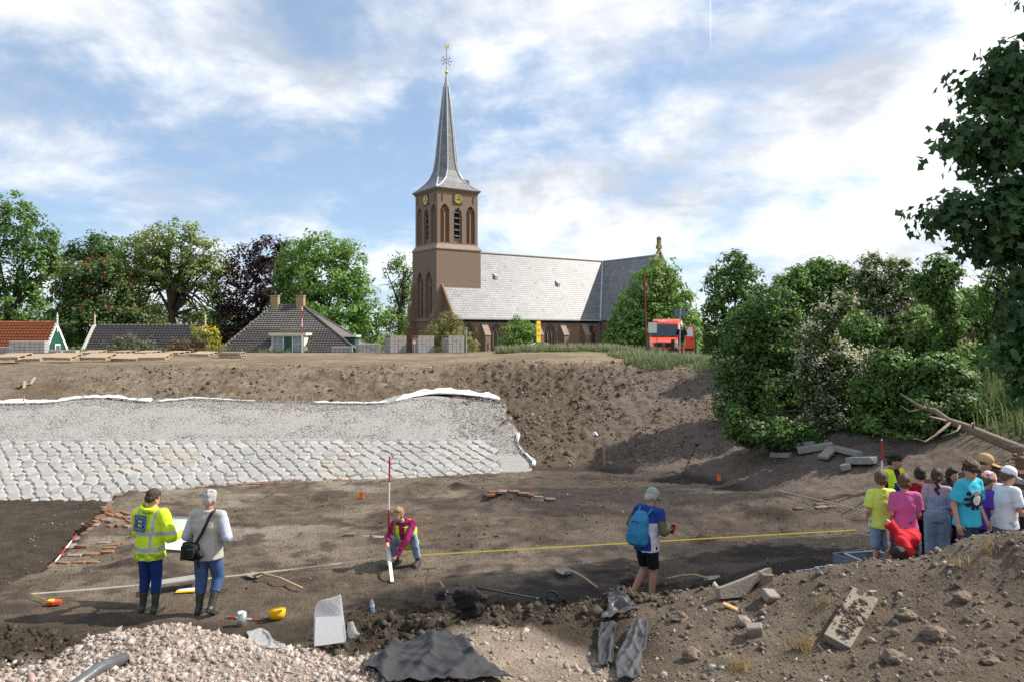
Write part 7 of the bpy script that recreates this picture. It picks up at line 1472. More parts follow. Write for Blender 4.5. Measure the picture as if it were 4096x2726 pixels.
rl = G(210, 2422) + Vector((0, 0, .03)); ribbon('yellow_ribbon', [Vector((0, 0, 0)), rl - A_ + Vector((-.06, 0, .03))], .02, m_tapey, tape)
m_reel = mat('reel_orange', (.65, .07, .02), .5, .1); b = MB(); b.M = Matrix.Translation(rl - A_) @ Matrix.Rotation(R(15), 4, 'Z'); b.prism([(-.07, -.06), (.02, -.075), (.13, -.04), (.13, .02), (.02, .07), (-.07, .06)], .0, .045, 'z'); b.build('reel', m_reel, tape)
b = MB(); b.M = Matrix.Translation(rl - A_); b.lathe([(.05, .045), (.05, .06), (.001, .06)], 14, (-.02, 0, 0)); b.build('reel_hub', m_tapey, tape)
b = MB(); a, c_ = G(3110, 1976), G(3490, 2068); b.tube([a + Vector((0, 0, .10)), c_ + Vector((0, 0, .12))], .010, 5); o = b.build('string_line', m_tapew); tag(o, 'pale string line stretched at the right beside the children', 'string')
# shovels
m_blade = mat('shovel_blade', (.22, .20, .185), .55, .3, 9, metal=.4); m_ash = mat('ash_handle', (.42, .30, .19), .75, .2, 12)
def shovel(a, c_, label, bend=.05, grip=None, blade_tilt=.0, wd=.12, ln=.27):
    """a blade tip, c_ handle end"""
    d = c_ - a; L = d.length; e = empty('shovel', a, 0, label, 'shovel'); e.rotation_mode = 'QUATERNION'; e.rotation_quaternion = d.to_track_quat('X', 'Z'); nx_ = 6; vs = []
    for i in range(nx_ + 1):
        u = i / nx_; w = wd * (1 - (1 - u) ** 3 * .55) * (1 if u < .8 else .92)
        for j in (-1, -.5, 0, .5, 1): vs.append((u * ln, j * w, .012 + .025 * j * j + .05 * (1 - u) ** 2 * .6))
    b = MB(); b.cs = True; b.put(vs, [(i * 5 + j, (i + 1) * 5 + j, (i + 1) * 5 + j + 1, i * 5 + j + 1) for i in range(nx_) for j in range(4)]); o = b.build('blade', m_blade, e); o.modifiers.new('t', 'SOLIDIFY').thickness = .005
    b = MB(); b.cs = True; b.tube([(ln - .08, 0, .03), (ln + .12, 0, .05 + bend), (L * .6, 0, .05 + bend), (L, 0, .03)], [.022, .02, .018, .018], 8); b.build('handle', m_ash, e); return e
a, c_ = lay(990, 2305, 1208, 2362, .02); shovel(a, c_, 'shovel lying on the floor right of the person with shoulder bag')
a, c_ = lay(2232, 2285, 2392, 2365, .03); shovel(a, c_, 'shovel with broad blade lying left of the backpack wearer', wd=.15, ln=.30)
a, c_ = lay(2882, 2325, 2640, 2333, .03); shovel(a, c_, 'shovel lying behind the spoil heap at the backpack wearer feet')
p = G(1690, 2402); z1 = P(1714, 2272, p.y); e = empty('spade', p, 0, 'wooden T-handled spade stuck upright in the clod bank', 'spade'); v = z1 - p
b = MB(); b.cs = True; b.tube([(0, 0, -.05), v * .5, v], [.022, .018, .017], 8); b.build('shaft', m_ash, e); b = MB(); b.cs = True; b.tube([v + Vector((-.10, 0, .0)), v + Vector((.12, 0, .015))], .021, 8); b.build('grip', m_ash, e)
b = MB(); b.box((-.01, 0, -.16), (.16, .012, .26)); b.build('blade', m_blade, e)
p = G(1802, 2376); q = P(1756, 2318, p.y + .25); b = MB(); b.cs = True; b.tube([p - Vector((0, 0, .05)), q], .019, 8); o = b.build('tool_handle', m_ash, None); tag(o, 'bare wooden tool handle slanting up behind the metal detector', 'handle')
# orange markers
m_orange = mat('marker_orange', (.85, .16, .01), .5, .05)
for px, py, lb in ((1445, 1992, 'small orange marker on the sunlit floor'), (2875, 1922, 'small orange marker on the shaded floor at right')):
    p = G(px, py); b = MB(); b.put([(-.055, -.03, 0), (.055, -.03, 0), (.055, .03, 0), (-.055, .03, 0), (-.05, -.005, .17), (.05, -.005, .17), (.05, .01, .17), (-.05, .01, .17)], [(0, 3, 2, 1), (4, 5, 6, 7), (0, 1, 5, 4), (1, 2, 6, 5), (2, 3, 7, 6), (3, 0, 4, 7)]); b.box((0, .02, .11), (.06, .03, .05)); o = b.build('marker', m_orange, None, p); tag(o, lb, 'marker', 'orange markers')
# metal detector
md_ = empty('metal_detector', G(1900, 2420), 0, 'black metal detector lying along the edge of the clod bank', 'metal detector'); o0 = md_.location; dd = o0.y
def Q(px, py, dy=0.0): return P(px, py, dd + dy) - o0
b = MB(); b.cs = True; b.tube([Q(1735, 2372), Q(1830, 2374), Q(1870, 2350), Q(1895, 2345), Q(1990, 2362), Q(2210, 2402)], [.016, .016, .022, .018, .014, .011], 8); b.build('shaft', m_blkp, md_)
b = MB(); b.cs = True; b.tube([Q(1845, 2368), Q(1862, 2352), Q(1892, 2344)], .026, 8); b.build('hand_grip', m_blkp, md_)
b = MB(); b.cbox(Q(1765, 2382), (.16, .12, .10), .02); b.cbox(Q(1920, 2390), (.22, .10, .08), .02); b.build('control_box', m_blkp, md_)
b = MB(); b.M = Matrix.Translation(Q(1768, 2366)) @ Matrix.Rotation(R(90), 4, 'Y'); b.lathe([(.07, -.05), (.075, -.05), (.075, .05), (.07, .05)], 12, close=False); b.build('arm_cuff', m_blkp, md_)
b = MB(); b.cs = True; b.M = Matrix.Translation(Q(2205, 2396)) @ Euler((R(62), R(28), 0)).to_matrix().to_4x4(); b.lathe([(.10, -.012), (.13, -.012), (.135, 0), (.13, .012), (.10, .012), (.10, -.012)], 24, close=False); b.lathe([(.03, -.01), (.03, .01), (.001, .012)], 10); b.box((0, 0, 0), (.22, .02, .015)); b.build('search_coil', m_blkp, md_)
b = MB(); b.M = Matrix.Translation(Q(2150, 2391)) @ Matrix.Rotation(R(82), 4, 'Y'); b.lathe([(.018, -.015), (.018, .015)], 8); b.build('green_clamp', mat('clamp_green', (.03, .35, .10), .5, 0), md_)
p = G(1875, 2460); b = MB()
for dx, dz, rr_ in ((-.02, .10, .17), (.06, .02, .15), (-.08, .20, .14), (.05, .20, .13), (.0, -.08, .12), (.10, -.10, .09)): ell(b, p + Vector((dx, .0, dz + .05)), (rr_, rr_ * .6, rr_ * .8), Matrix.Rotation(dx * 4, 3, 'Y'))
bgr = empty('jacket_heap', (0, 0, 0), 0, 'crumpled black jacket heaped under the metal detector', 'jacket'); job(b, .02, 0, 'folded_cloth', [mat('black_jacket', (.014, .013, .015), .8, .3, 6, .9, 12)], bgr); flush()
# plastic bags, bottle, helmet, tin
m_poly = mat('clear_polythene', (.62, .64, .66), .25, .08, 6, .7, 9, spec=.5, alpha=.38); m_paper = mat('white_paper', (.80, .80, .80), .8, .03, 4)
p = G(1310, 2588); e = empty('plastic_bag', p, 0, 'large clear plastic bag with white sheets lying on the bank', 'plastic bag'); d0 = p.y
def QQ(px, py, off=0.0):
    g_ = P(px, py, d0 - (py - 2588) / 380.0 * 1.0 * .45 - off); return g_ - p
b = MB(); b.cs = True; g4 = [[(1252, 2600), (1300, 2580), (1345, 2575), (1390, 2582)], [(1250, 2530), (1300, 2520), (1350, 2515), (1385, 2520)], [(1253, 2460), (1300, 2455), (1345, 2455), (1375, 2460)], [(1262, 2405), (1300, 2395), (1345, 2385), (1370, 2395)], [(1285, 2395), (1320, 2390), (1350, 2380), (1362, 2368)]]
vs = [QQ(px, py, .05 + .035 * math.sin(i * 2.1 + j * 1.7)) for i, r_ in enumerate(g4) for j, (px, py) in enumerate(r_)] + [QQ(px, py, -.02) for r_ in g4 for (px, py) in r_]
fs = [(i * 4 + j, i * 4 + j + 1, (i + 1) * 4 + j + 1, (i + 1) * 4 + j) for i in range(4) for j in range(3)]; fs += [tuple(20 + k for k in f) for f in fs]; ed = [0, 1, 2, 3, 7, 11, 15, 19, 18, 17, 16, 12, 8, 4]; fs += [(ed[i], ed[(i + 1) % 14], 20 + ed[(i + 1) % 14], 20 + ed[i]) for i in range(14)]
b.put(vs, fs); o = b.build('polythene', m_poly, e); sb_ = o.modifiers.new('s', 'SUBSURF'); sb_.levels = 2; sb_.render_levels = 2
b = MB(); vs = [QQ(px, py, .075) for px, py in ((1257, 2583), (1378, 2566), (1366, 2462), (1262, 2465))] + [QQ(px, py, -.005) for px, py in ((1257, 2583), (1378, 2566), (1366, 2462), (1262, 2465))]
b.put(vs, [(0, 1, 2, 3), (7, 6, 5, 4), (0, 4, 5, 1), (1, 5, 6, 2), (2, 6, 7, 3), (3, 7, 4, 0)]); b.build('white_sheets', m_paper, e)
p = G(1410, 2550); e = empty('plastic_bag', p, 0, 'small clear plastic bag with a white card beside the large bag', 'plastic bag'); d0 = p.y
b = MB(); b.cs = True; pts = [(1390, 2485), (1412, 2482), (1430, 2525), (1442, 2532), (1425, 2545), (1398, 2562), (1388, 2520)]; vs = [P(px, py, d0 - .02) - p for px, py in pts] + [P(px, py, d0 + .05) - p for px, py in pts]; k = len(pts); b.put(vs, [tuple(range(k)), tuple(range(2 * k - 1, k - 1, -1))] + [(i, (i + 1) % k, k + (i + 1) % k, k + i) for i in range(k)]); b.build('polythene', m_poly, e)
b = MB(); pts = [(1388, 2518), (1412, 2512), (1420, 2545), (1398, 2558)]; b.put([P(px, py, d0 - .035) - p for px, py in pts] + [P(px, py, d0 - .03) - p for px, py in pts], [(0, 1, 2, 3), (7, 6, 5, 4), (0, 4, 5, 1), (1, 5, 6, 2), (2, 6, 7, 3), (3, 7, 4, 0)]); b.build('white_card', m_paper, e)
p = G(1492, 2458); e = empty('bottle', p, 0, 'clear blue water bottle with red cap leaning on the bank', 'bottle'); e.rotation_euler = (R(-12), R(-8), 0); m_bot = mat('bottle_blue', (.30, .50, .72), .08, .1, spec=.6, alpha=.6)
b = MB(); b.cs = True; b.lathe([(.030, 0), (.034, .01), (.034, .06), (.030, .07), (.034, .08), (.034, .13), (.028, .16), (.014, .19), (.013, .20)], 14); b.build('bottle_body', m_bot, e); b = MB(); b.lathe([(.016, .198), (.016, .22), (.001, .222)], 12); b.build('bottle_cap', m_redp, e); b = MB(); b.lathe([(.0345, .085), (.0345, .125)], 14, close=False); b.build('bottle_label', mat('label_pale', (.55, .60, .72), .5, .3, 40), e)
p = G(1108, 2480); e = empty('hard_hat', p, R(20), 'yellow hard hat lying upside down with black liner', 'hard hat'); m_hat = mat('hat_yellow', (.85, .48, .01), .35, .05, spec=.5)
b = MB(); b.cs = True; b.M = Matrix.Rotation(R(-28), 4, 'X'); b.lathe([(.02, .0), (.08, .012), (.115, .05), (.125, .10), (.128, .14), (.122, .14), (.115, .10), (.10, .05), (.06, .025)], 20, close=False); b.build('shell', m_hat, e)
b = MB(); b.M = Matrix.Rotation(R(-28), 4, 'X'); b.tube([(.10 * math.cos(t), .10 * math.sin(t), .125) for t in np.linspace(0, 6.28, 15)], .013, 6, caps=False); b.tube([(-.1, 0, .13), (0, 0, .06), (.1, 0, .13)], .012, 6); b.build('liner', m_blkp, e)
b = MB(); b.cs = True; b.M = Matrix.Rotation(R(-28), 4, 'X'); b.put([(math.cos(t) * r_, math.sin(t) * r_ * 1.1 - .02, .14) for t in np.linspace(-2.4, -.74, 9) for r_ in (.12, .165)], [(2 * i, 2 * i + 1, 2 * i + 3, 2 * i + 2) for i in range(8)]); o = b.build('peak', m_hat, e); o.modifiers.new('t', 'SOLIDIFY').thickness = .006
p = G(968, 2503); e = empty('metal_tin', p, 0, 'steel tin with white card on top standing before the rod', 'tin'); m_tin = mat('tin_steel', (.42, .42, .40), .3, .1, metal=.8)
b = MB(); b.cs = True; b.lathe([(.066, 0), (.068, .01), (.068, .20), (.064, .20), (.064, .05)], 18, close=False); b.build('tin_body', m_tin, e)
for a in (12, 100): b = MB(); b.box((0, -.01, .205), (.10, .03, .005), rz=R(a), rx=R(18)); b.build('white_card', mat('card_mint', (.66, .78, .68), .8, .1, 40), e)
# drawing board, rolled sheet, bench, folder
p1 = PEOPLE['hiv'].location; e = empty('drawing_board', p1 + Vector((.32, .58, 1.02)), R(-8), 'large white drawing board held between the two standing people', 'drawing board'); e.rotation_euler = (R(48), 0, R(-8))
b = MB(); b.cbox((0, 0, 0), (1.05, .62, .018), .004); b.build('board', m_steel, e); b = MB(); vs = []
for i in range(13):
    for j in range(5): vs.append((-.42 + .84 * i / 12 + .05, -.29 + .55 * j / 4, .012 + .012 * math.sin(i * .6) + (.05 * (j == 0))))
b.cs = True; b.put(vs, [(i * 5 + j, (i + 1) * 5 + j, (i + 1) * 5 + j + 1, i * 5 + j + 1) for i in range(12) for j in range(4)]); b.build('drawing_sheet', m_paper, e)
b = MB(); b.tube([(-.50, -.05, .03), (-.50, -.25, .04)], .03, 8); b.build('tape_roll', mat('tape_roll_red', (.6, .2, .2), .6, .1), e)
a = G(592, 2375); c_ = G(800, 2345); bn = empty('plank_bench', (a + c_) / 2, 0, 'low grey plank bench behind the two standing people', 'bench'); ctr = bn.location; l0 = P(590, 2336, a.y) - ctr; l1 = P(805, 2305, c_.y) - ctr; m_gb = mat('grey_board', (.30, .29, .27), .6, .15, 5)
d = l1 - l0; b = MB(); b.M = Matrix.Translation((l0 + l1) / 2) @ Matrix.Rotation(math.atan2(d.y, d.x), 4, 'Z'); b.cbox((0, 0, 0), (d.length, .24, .035), .005); b.build('plank', m_gb, bn)
for f in (.08, .92):
    for s_ in (-.08, .08): q = l0 + d * f + Vector((0, s_, 0)); b = MB(); b.box((q.x, q.y, (q.z - .25) / 2), (.03, .03, abs(q.z) + .25)); b.build('leg', m_gb, bn)
p = G(745, 2366); b = MB(); b.box((0, 0, .012), (.30, .20, .012)); o = b.build('folder', m_ysign, None, p, (0, 0, R(12))); tag(o, 'yellow folder lying under the plank bench', 'folder'); b = MB(); b.box((.0, .03, .020), (.24, .12, .004)); b.build('sheet', m_paper, o)
# crates
m_crate = mat('crate_blue', (.16, .19, .23), .55, .1, 6)
def crate(px, py, d, rz, label):
    x = XD(px, d); e = empty('crate', (x, d, hz(x, d) + .01), rz, label, 'crate', 'finds crates'); w, l, h_ = .58, .38, .13
    for y in (-l / 2, l / 2): b = MB(); b.box((0, y, h_ / 2), (w, .012, h_)); b.box((0, y, h_), (w + .02, .03, .018)); b.build('side_panel', m_crate, e)
    for x_ in (-w / 2, w / 2): b = MB(); b.box((x_, 0, h_ / 2), (.012, l, h_)); b.box((x_, 0, h_), (.03, l - .01, .016)); b.build('end_panel', m_crate, e)
    b = MB()
    for i in range(7): b.box((-w / 2 + w * (i + .5) / 7, 0, .012), (.05, l - .01, .012))
    for j in range(5): b.box((0, -l / 2 + l * (j + .5) / 5, .022), (w - .01, .04, .008))
    b.build('base_grid', m_crate, e); return e
c1 = crate(3285, 0, 11.35, R(18), 'empty blue grey crate at the left of the finds crates'); crate(3365, 0, 11.0, R(14), 'second blue grey crate, half hidden by the spoil heap'); c3 = crate(3430, 0, 11.8, R(20), 'blue grey crate with reddish bricks behind the first crate'); crate(3480, 0, 11.35, R(14), 'blue grey crate beside the bending child')
for i, (dx, dy) in enumerate(((-.1, .05), (.12, -.03))):
    b = MB(); b.cbox((0, 0, .03), (.18, .10, .07), .012); o = b.build('brick_find', mat('find_red', (.30, .09, .05), .9, .3, 10), None, c3.location + Vector((dx, dy, .06)), (0, R(10), R(30 + 60 * i))); tag(o, ('red brick find lying in the rear crate, left one', 'red brick find lying in the rear crate, right one')[i], 'brick', 'brick finds')
# ------------------------------------------------------------------ brick footings in the pit floor
m_ob = [mat('old_brick%d' % i, c, .95, .35, 9, .5, 30) for i, c in enumerate(((.20, .095, .058), (.19, .13, .095), (.26, .21, .165), (.17, .135, .105), (.24, .13, .07)))]
OBM = []
for k in range(10):
    b = MB(); r_ = random.Random(k); b.cbox((0, 0, 0), (.26 * r_.uniform(.8, 1.1), .125 * r_.uniform(.8, 1.1), .065), .008); me = b.mesh('brick', m_ob[k % 5]); OBM.append(me)
def footing(label, pts, rows, dens, seed, zoff=.01, jit=.03):
    e = empty('brick_footing', pts[0], 0, label, 'footing'); r_ = random.Random(seed); o0 = Vector(pts[0])
    for (a, c_) in zip(pts[:-1], pts[1:]):
        a, c_ = Vector(a), Vector(c_); d = c_ - a; L = d.length; d.normalize(); nrm = Vector((-d.y, d.x, 0)); ang = math.atan2(d.y, d.x)
        for j in range(rows):
            s = r_.uniform(0, .1)
            while s < L:
                if r_.random() < dens: q = a + d * s + nrm * (j * .135 + r_.uniform(-jit, jit)); q.z = hz(q.x, q.y) + zoff - .022 + r_.uniform(-.02, .012); link('brick', r_.choice(OBM), e, q - o0, (r_.uniform(-.08, .08), r_.uniform(-.08, .08), ang + r_.uniform(-.12, .12)))
                s += .28
    return e
footing('worn brick footing along the edge of the deep cut at left', [(-8.25, 13.5, 0), (-8.75, 15.2, 0), (-9.2, 17.0, 0), (-9.9, 19.0, 0), (-10.3, 20.3, 0)], 4, .55, 1, jit=.06)
footing('brick footing along the far edge below the set stones', [(-10.2, 20.45, 0), (-8.6, 21.1, 0), (-7.0, 21.75, 0), (-4.6, 22.2, 0)], 2, .75, 2)
q0 = G(1960, 1985); footing('low broken brick wall stub left of the shaded floor', [tuple(q0), (q0.x + .9, q0.y + .15, 0), (q0.x + 1.6, q0.y + .1, 0)], 2, .8, 3, .05)
q0 = G(3190, 2035); footing('reddish brick remains at the right beside the string', [tuple(q0), (q0.x + .9, q0.y + .1, 0)], 2, .8, 4, .03)
q0 = G(1385, 2140); footing('scattered bricks left of the crouching person', [tuple(q0), (q0.x + .9, q0.y + .05, 0)], 1, .9, 5)
# stepped brick courses at the left
q0 = G(300, 2265)
for k, (px0, py0, px1, py1, lb) in enumerate(((330, 2095, 520, 2085, 'long brick course nearest the deep cut, upper'), (300, 2150, 480, 2120, 'orange brick course below the upper course'), (310, 2195, 470, 2185, 'brick course level with the rolled sheet'), (285, 2230, 420, 2222, 'brick course just above the lowest step'), (225, 2262, 380, 2262, 'lowest brick step beside the propped rod'))):
    footing(lb, [tuple(G(px0, py0)), tuple(G(px1, py1))], 3, .62, 10 + k, .028, jit=.045)
# ------------------------------------------------------------------ right bank: beams, tripod, bag, stake, fallen trunk
m_conc = mat('concrete', (.30, .285, .26), .9, .2, 4, .4, 30)
def beam(px0, py0, px1, py1, d0, d1, w, h_, label, lift=.05):
    a, c_ = G(px0, py0), G(px1, py1); a.z += lift; c_.z += lift; d = c_ - a; e = MB(); e.M = Matrix.Translation((a + c_) / 2) @ d.to_track_quat('X', 'Z').to_matrix().to_4x4(); e.cbox((0, 0, 0), (d.length, w, h_), .015); o = e.build('concrete_beam', m_conc); o.data.transform(Matrix.Translation(-(a + c_) / 2)); o.location = (a + c_) / 2; tag(o, label, 'beam', 'concrete beams'); return o
beam(3140, 1800, 3260, 1788, 0, 0, .25, .16, 'concrete beam lying at the back of the beam heap', .12); beam(3190, 1822, 3330, 1800, 0, 0, .26, .18, 'longest concrete beam in front of the heap', .14); beam(3085, 1825, 3160, 1828, 0, 0, .22, .14, 'short concrete beam at the left end of the heap'); beam(3290, 1845, 3340, 1800, 0, 0, .3, .10, 'broken concrete slab slanting down from the heap', .1); beam(3350, 1808, 3440, 1832, 0, 0, .22, .14, 'concrete beam at the right end of the heap', .1); beam(3395, 1858, 3500, 1858, 0, 0, .35, .18, 'pale concrete beam lying nearest the person in vest', .12); beam(3362, 1880, 3402, 1872, 0, 0, .26, .16, 'stubby concrete piece before the pale beam', .06)
a = G(2728, 1902); c_ = P(2788, 1778, a.y + .5); b = MB(); b.tube([a, a + (c_ - a) * .5, c_], [.012, .016, .022], 7); o = b.build('tripod', m_blkp); tag(o, 'folded black tripod leaning against the shaded bank', 'tripod')
b = MB(); b.cbox(tuple(c_ + Vector((0, 0, .02))), (.10, .06, .10), .01); b.tube([c_ + Vector((-.22, 0, .06)), c_ + Vector((.02, 0, .04))], .014, 6); b.build('tripod_head', m_blkp, o); b = MB(); b.cbox(tuple(a + (c_ - a) * .42), (.05, .05, .06), .008); b.cbox(tuple(a + (c_ - a) * .68), (.05, .05, .06), .008); b.build('leg_clamp', m_blkp, o)
p = G(2378, 1740); b = MB(); b.put([(-.14, 0, 0), (.10, -.05, 0), (.16, .1, .02), (-.05, .12, .02), (-.02, .03, .13), (.06, .05, .10)], [(0, 1, 4), (1, 5, 4), (1, 2, 5), (2, 3, 5), (3, 4, 5), (3, 0, 4), (0, 3, 2, 1)]); o = b.build('white_bag', mat('white_sack', (.62, .63, .66), .6, .1, 8), None, p); tag(o, 'small white plastic bag lying on the dike slope', 'bag')
p = G(2417, 1862); b = MB(); b.box((0, 0, .18), (.05, .03, .60)); o = b.build('stake', m_wood, None, p); tag(o, 'wooden stake at the foot of the right slope', 'stake')
for px, py, lb in ((93, 1615, 'thin stake in the white cloth near the left edge'), (558, 1608, 'thin stake in the white cloth above the hi-vis person'), (1245, 1608, 'thin stake at the gravel edge left of the big cloth fold')):
    x = XD(px, 28.3); z_ = float(slope_pt(x, top_t(x)).z); y_ = float(slope_pt(x, top_t(x)).y); b = MB(); b.box((0, 0, .15), (.035, .03, .45)); o = b.build('stake', m_wood, None, (x, y_ + .1, z_)); tag(o, lb, 'stake', 'stakes in the cloth')
c0 = G(100, 1545)
for k, (a0, a1, lb) in enumerate((((68, 1553), (136, 1540), 'pale wooden lath lying flat on the dike slope'), ((122, 1543), (140, 1522), 'short wooden lath crossing the flat one'), ((96, 1560), (100, 1545), 'small wooden peg before the crossed laths'))):
    a, c_ = G(*a0) + Vector((0, 0, .06)), G(*a1) + Vector((0, 0, .10 + .04 * k)); d = c_ - a; b = MB(); b.M = Matrix.Translation(a) @ d.to_track_quat('X', 'Z').to_matrix().to_4x4(); b.box((d.length / 2, 0, 0), (d.length, .09, .03)); o = b.build('lath', m_wood); tag(o, lb, 'lath', 'laths on the slope')
m_dead = mat('dead_wood', (.25, .20, .15), .9, .3, 9, .6, 30); ft = empty('fallen_tree', P(4100, 1800, 17.5), 0, 'fallen bare tree trunk with broken limbs lying across the thicket', 'tree trunk'); o0 = ft.location
def FQ(px, py, d): return P(px, py, d) - o0
b = MB(); b.cs = True; b.tube([FQ(4300, 1850, 17.0), FQ(4096, 1803, 17.5), FQ(3950, 1745, 18), FQ(3860, 1705, 18.3), FQ(3790, 1680, 18.5), FQ(3740, 1640, 18.7), FQ(3690, 1630, 18.8), FQ(3600, 1572, 19)], [.16, .135, .12, .10, .08, .06, .04, .015], 10); b.build('trunk', m_dead, ft)
for pts, r_ in (([(3800, 1690, 18.4), (3740, 1740, 18.2), (3700, 1765, 18.1), (3655, 1750, 18.0)], .038), ([(3790, 1682, 18.5), (3720, 1665, 18.2), (3710, 1655, 18.1)], .035), ([(3715, 1635, 18.7), (3700, 1595, 18.7)], .035), ([(3900, 1725, 18.2), (3890, 1690, 18.1), (3880, 1700, 18)], .04), ([(3700, 1632, 18.8), (3640, 1645, 18.9), (3600, 1620, 19)], .03), ([(3840, 1700, 18.3), (3830, 1720, 17.9), (3770, 1745, 17.6)], .03)):
    b = MB(); b.cs = True; k = len(pts); b.tube([FQ(*q) for q in pts], [r_ * (1 - .75 * i / (k - 1)) for i in range(k)], 7); b.build('limb', m_dead, ft)
rs = np.random.RandomState(3); b = MB()
for i in range(260):
    px = rs.uniform(3560, 4200); py = rs.uniform(1780, 1950); d = rs.uniform(15.2, 17.5); a = P(px, py, d); L = rs.uniform(.3, 1.1); t = rs.uniform(-.5, .5); z_ = hz(a.x, a.y) + abs(rs.normal()) * .22; a.z = z_; b.tube([a, a + Vector((L * math.cos(t), rs.uniform(-.2, .2), L * math.sin(t) * .5))], [.012, .004], 4, caps=False)
o = b.build('brushwood', m_dead); tag(o, 'heap of dry brushwood behind the children', kind='stuff')
# ------------------------------------------------------------------ spoil heap pieces
def chunk(px, py, dims, rot, m, label, cat, lift=.3, ch=.012):
    p = G(px, py); p.z += dims[2] * lift; b = MB(); b.cbox((0, 0, 0), dims, ch); o = b.build(cat, m, None, p, rot); tag(o, label, cat.replace('_', ' ')); return o
m_slab = mat('slab_concrete', (.33, .29, .245), .9, .3, 3.5, .6, 25, col2=(.185, .148, .115)); 
b = MB(); b.prism([(-.52, -.155), (.52, -.155), (.52, .015), (.44, .015), (.41, .06), (.44, .10), (.52, .10), (.52, .155), (-.52, .155)], -.05, .05, 'z'); p = G(3405, 2500); p.z += .06; o = b.build('concrete_slab', m_slab, None, p); e_ = Euler((R(34), 0, 0)).to_matrix().to_4x4(); o.matrix_basis = Matrix.Translation(p) @ Matrix.Rotation(R(4), 4, 'Z') @ Matrix.Rotation(R(26), 4, 'X') @ Matrix.Rotation(R(46), 4, 'Z') @ Matrix.Scale(.86, 4); tag(o, 'notched concrete slab lying tilted on the spoil heap', 'concrete slab')
sp_ = np.random.RandomState(77); k_ = 220; lu = sp_.normal(-.05, .20, k_); lv = sp_.normal(0, .07, k_); Ms = o.matrix_basis; pw = np.array([(Ms @ Vector((a_, b_, .055)))[:] for a_, b_ in zip(lu, lv)])
o2 = rocks('slab_soil', pw, sizes(k_, .008, .045, 2.5, sp_), np.array([(.16, .125, .095), (.13, .10, .075), (.19, .155, .12)])[sp_.randint(3, size=k_)], m_rock, 78, .45, shape='oct', label='crumbled soil lying on the notched concrete slab')
p = G(2960, 2375); b = MB(); b.prism([(-.30, -.07), (.02, -.10), (.16, .02), (.42, .12), (.42, .17), (.05, .10), (-.28, .05)], -.09, .09, 'y'); o = b.build('concrete_fragment', m_slab, None, p + Vector((0, 0, .06)), (R(-18), R(-8), R(8))); tag(o, 'long broken concrete edging on the crest of the spoil heap', 'concrete')
chunk(3057, 2325, (.17, .13, .15), (R(8), R(6), R(20)), mat('brick_brown', (.22, .165, .13), .95, .3, 9, .5, 30), 'square brown brick stump right of the broken edging', 'brick_chunk')
chunk(3080, 2398, (.19, .16, .10), (R(25), R(12), R(25)), m_slab, 'buff stone block below the brown brick stump', 'stone_block')
chunk(3018, 2540, (.17, .12, .14), (R(12), R(-8), R(-12)), m_slab, 'upright buff stone block in the middle of the heap', 'stone_block')
chunk(2930, 2440, (.24, .07, .03), (R(20), R(18), R(-22)), mat('fresh_wood', (.50, .32, .14), .8, .2, 8), 'offcut of yellow wood below the broken edging', 'wood_offcut')
chunk(2975, 2500, (.20, .14, .12), (R(30), R(30), R(30)), m_slab, 'rounded grey stone under the wood offcut', 'stone', ch=.04)
chunk(3695, 2206, (.22, .09, .09), (R(0), R(10), R(-10)), mat('block_grey', (.25, .22, .19), .95, .2, 9, .4, 30), 'grey block lying on the crest by the bending child', 'stone_block')
for i, (px, py, s_, lb) in enumerate(((3735, 2545, .10, 'largest round boulder in the right of the spoil heap'), (3800, 2620, .07, 'flat boulder below the largest boulder'), (3570, 2640, .09, 'smooth boulder right of the concrete slab'), (3620, 2470, .08, 'angular stone right of the slab top'), (3850, 2400, .08, 'broad flat stone in the upper right of the heap'), (3960, 2660, .065, 'reddish boulder near the lower right corner'), (2720, 2480, .09, 'rounded clod with a lump on top at the left of the heap'), (2770, 2630, .09, 'long stone at the foot of the heap left of the grass tuft'), (2525, 2330, .15, 'large dark clod left of the backpack wearer feet'), (2625, 2340, .15, 'large dark clod before the backpack wearer feet'), (2740, 2345, .12, 'pointed clod right of the backpack wearer feet'))):
    p = G(px, py); r_ = np.random.RandomState(50 + i); bmm = bmesh.new(); bmesh.ops.create_icosphere(bmm, subdivisions=3, radius=1)
    q = r_.rand(3) * 9
    from mathutils import noise as _nz
    for v in bmm.verts: f = 1 + .45 * _nz.noise(v.co * 1.1 + Vector(q)) + .18 * _nz.noise(v.co * 3 + Vector(q)) + .07 * _nz.noise(v.co * 8); v.co = Vector((v.co.x * f * s_ * 1.15, v.co.y * f * s_, v.co.z * f * s_ * .75))
    me = bpy.data.meshes.new('boulder'); bmm.to_mesh(me); bmm.free(); me.materials.append(mat('boulder_dark', (.10, .08, .062), .95, .3, 9, .7, 30) if i >= 8 else mat('boulder', (.19, .148, .112), .95, .3, 9, .6, 30)); o = link('boulder' if i < 8 else 'clod', me, None, p + Vector((0, 0, s_ * .25))); tag(o, lb, 'boulder' if i < 8 else 'clod')
# dry grass tufts
rs = np.random.RandomState(8); tp = []
for px, py, k in ((3215, 2590, 160), (2960, 2680, 140), (3960, 2215, 60), (3300, 2420, 50), (3850, 2260, 50)):
    g_ = G(px, py)
    for i in range(k): q = g_ + Vector((rs.normal() * .05, rs.normal() * .05, 0)); q.z = hz(q.x, q.y); tp.append(q[:])
blades('dry_grass', np.array(tp), .12, [(.38, .28, .13), (.30, .22, .11), (.44, .34, .17)], 'dry straw tufts on the spoil heap', lean=1.4, wid=.003, seed=9)
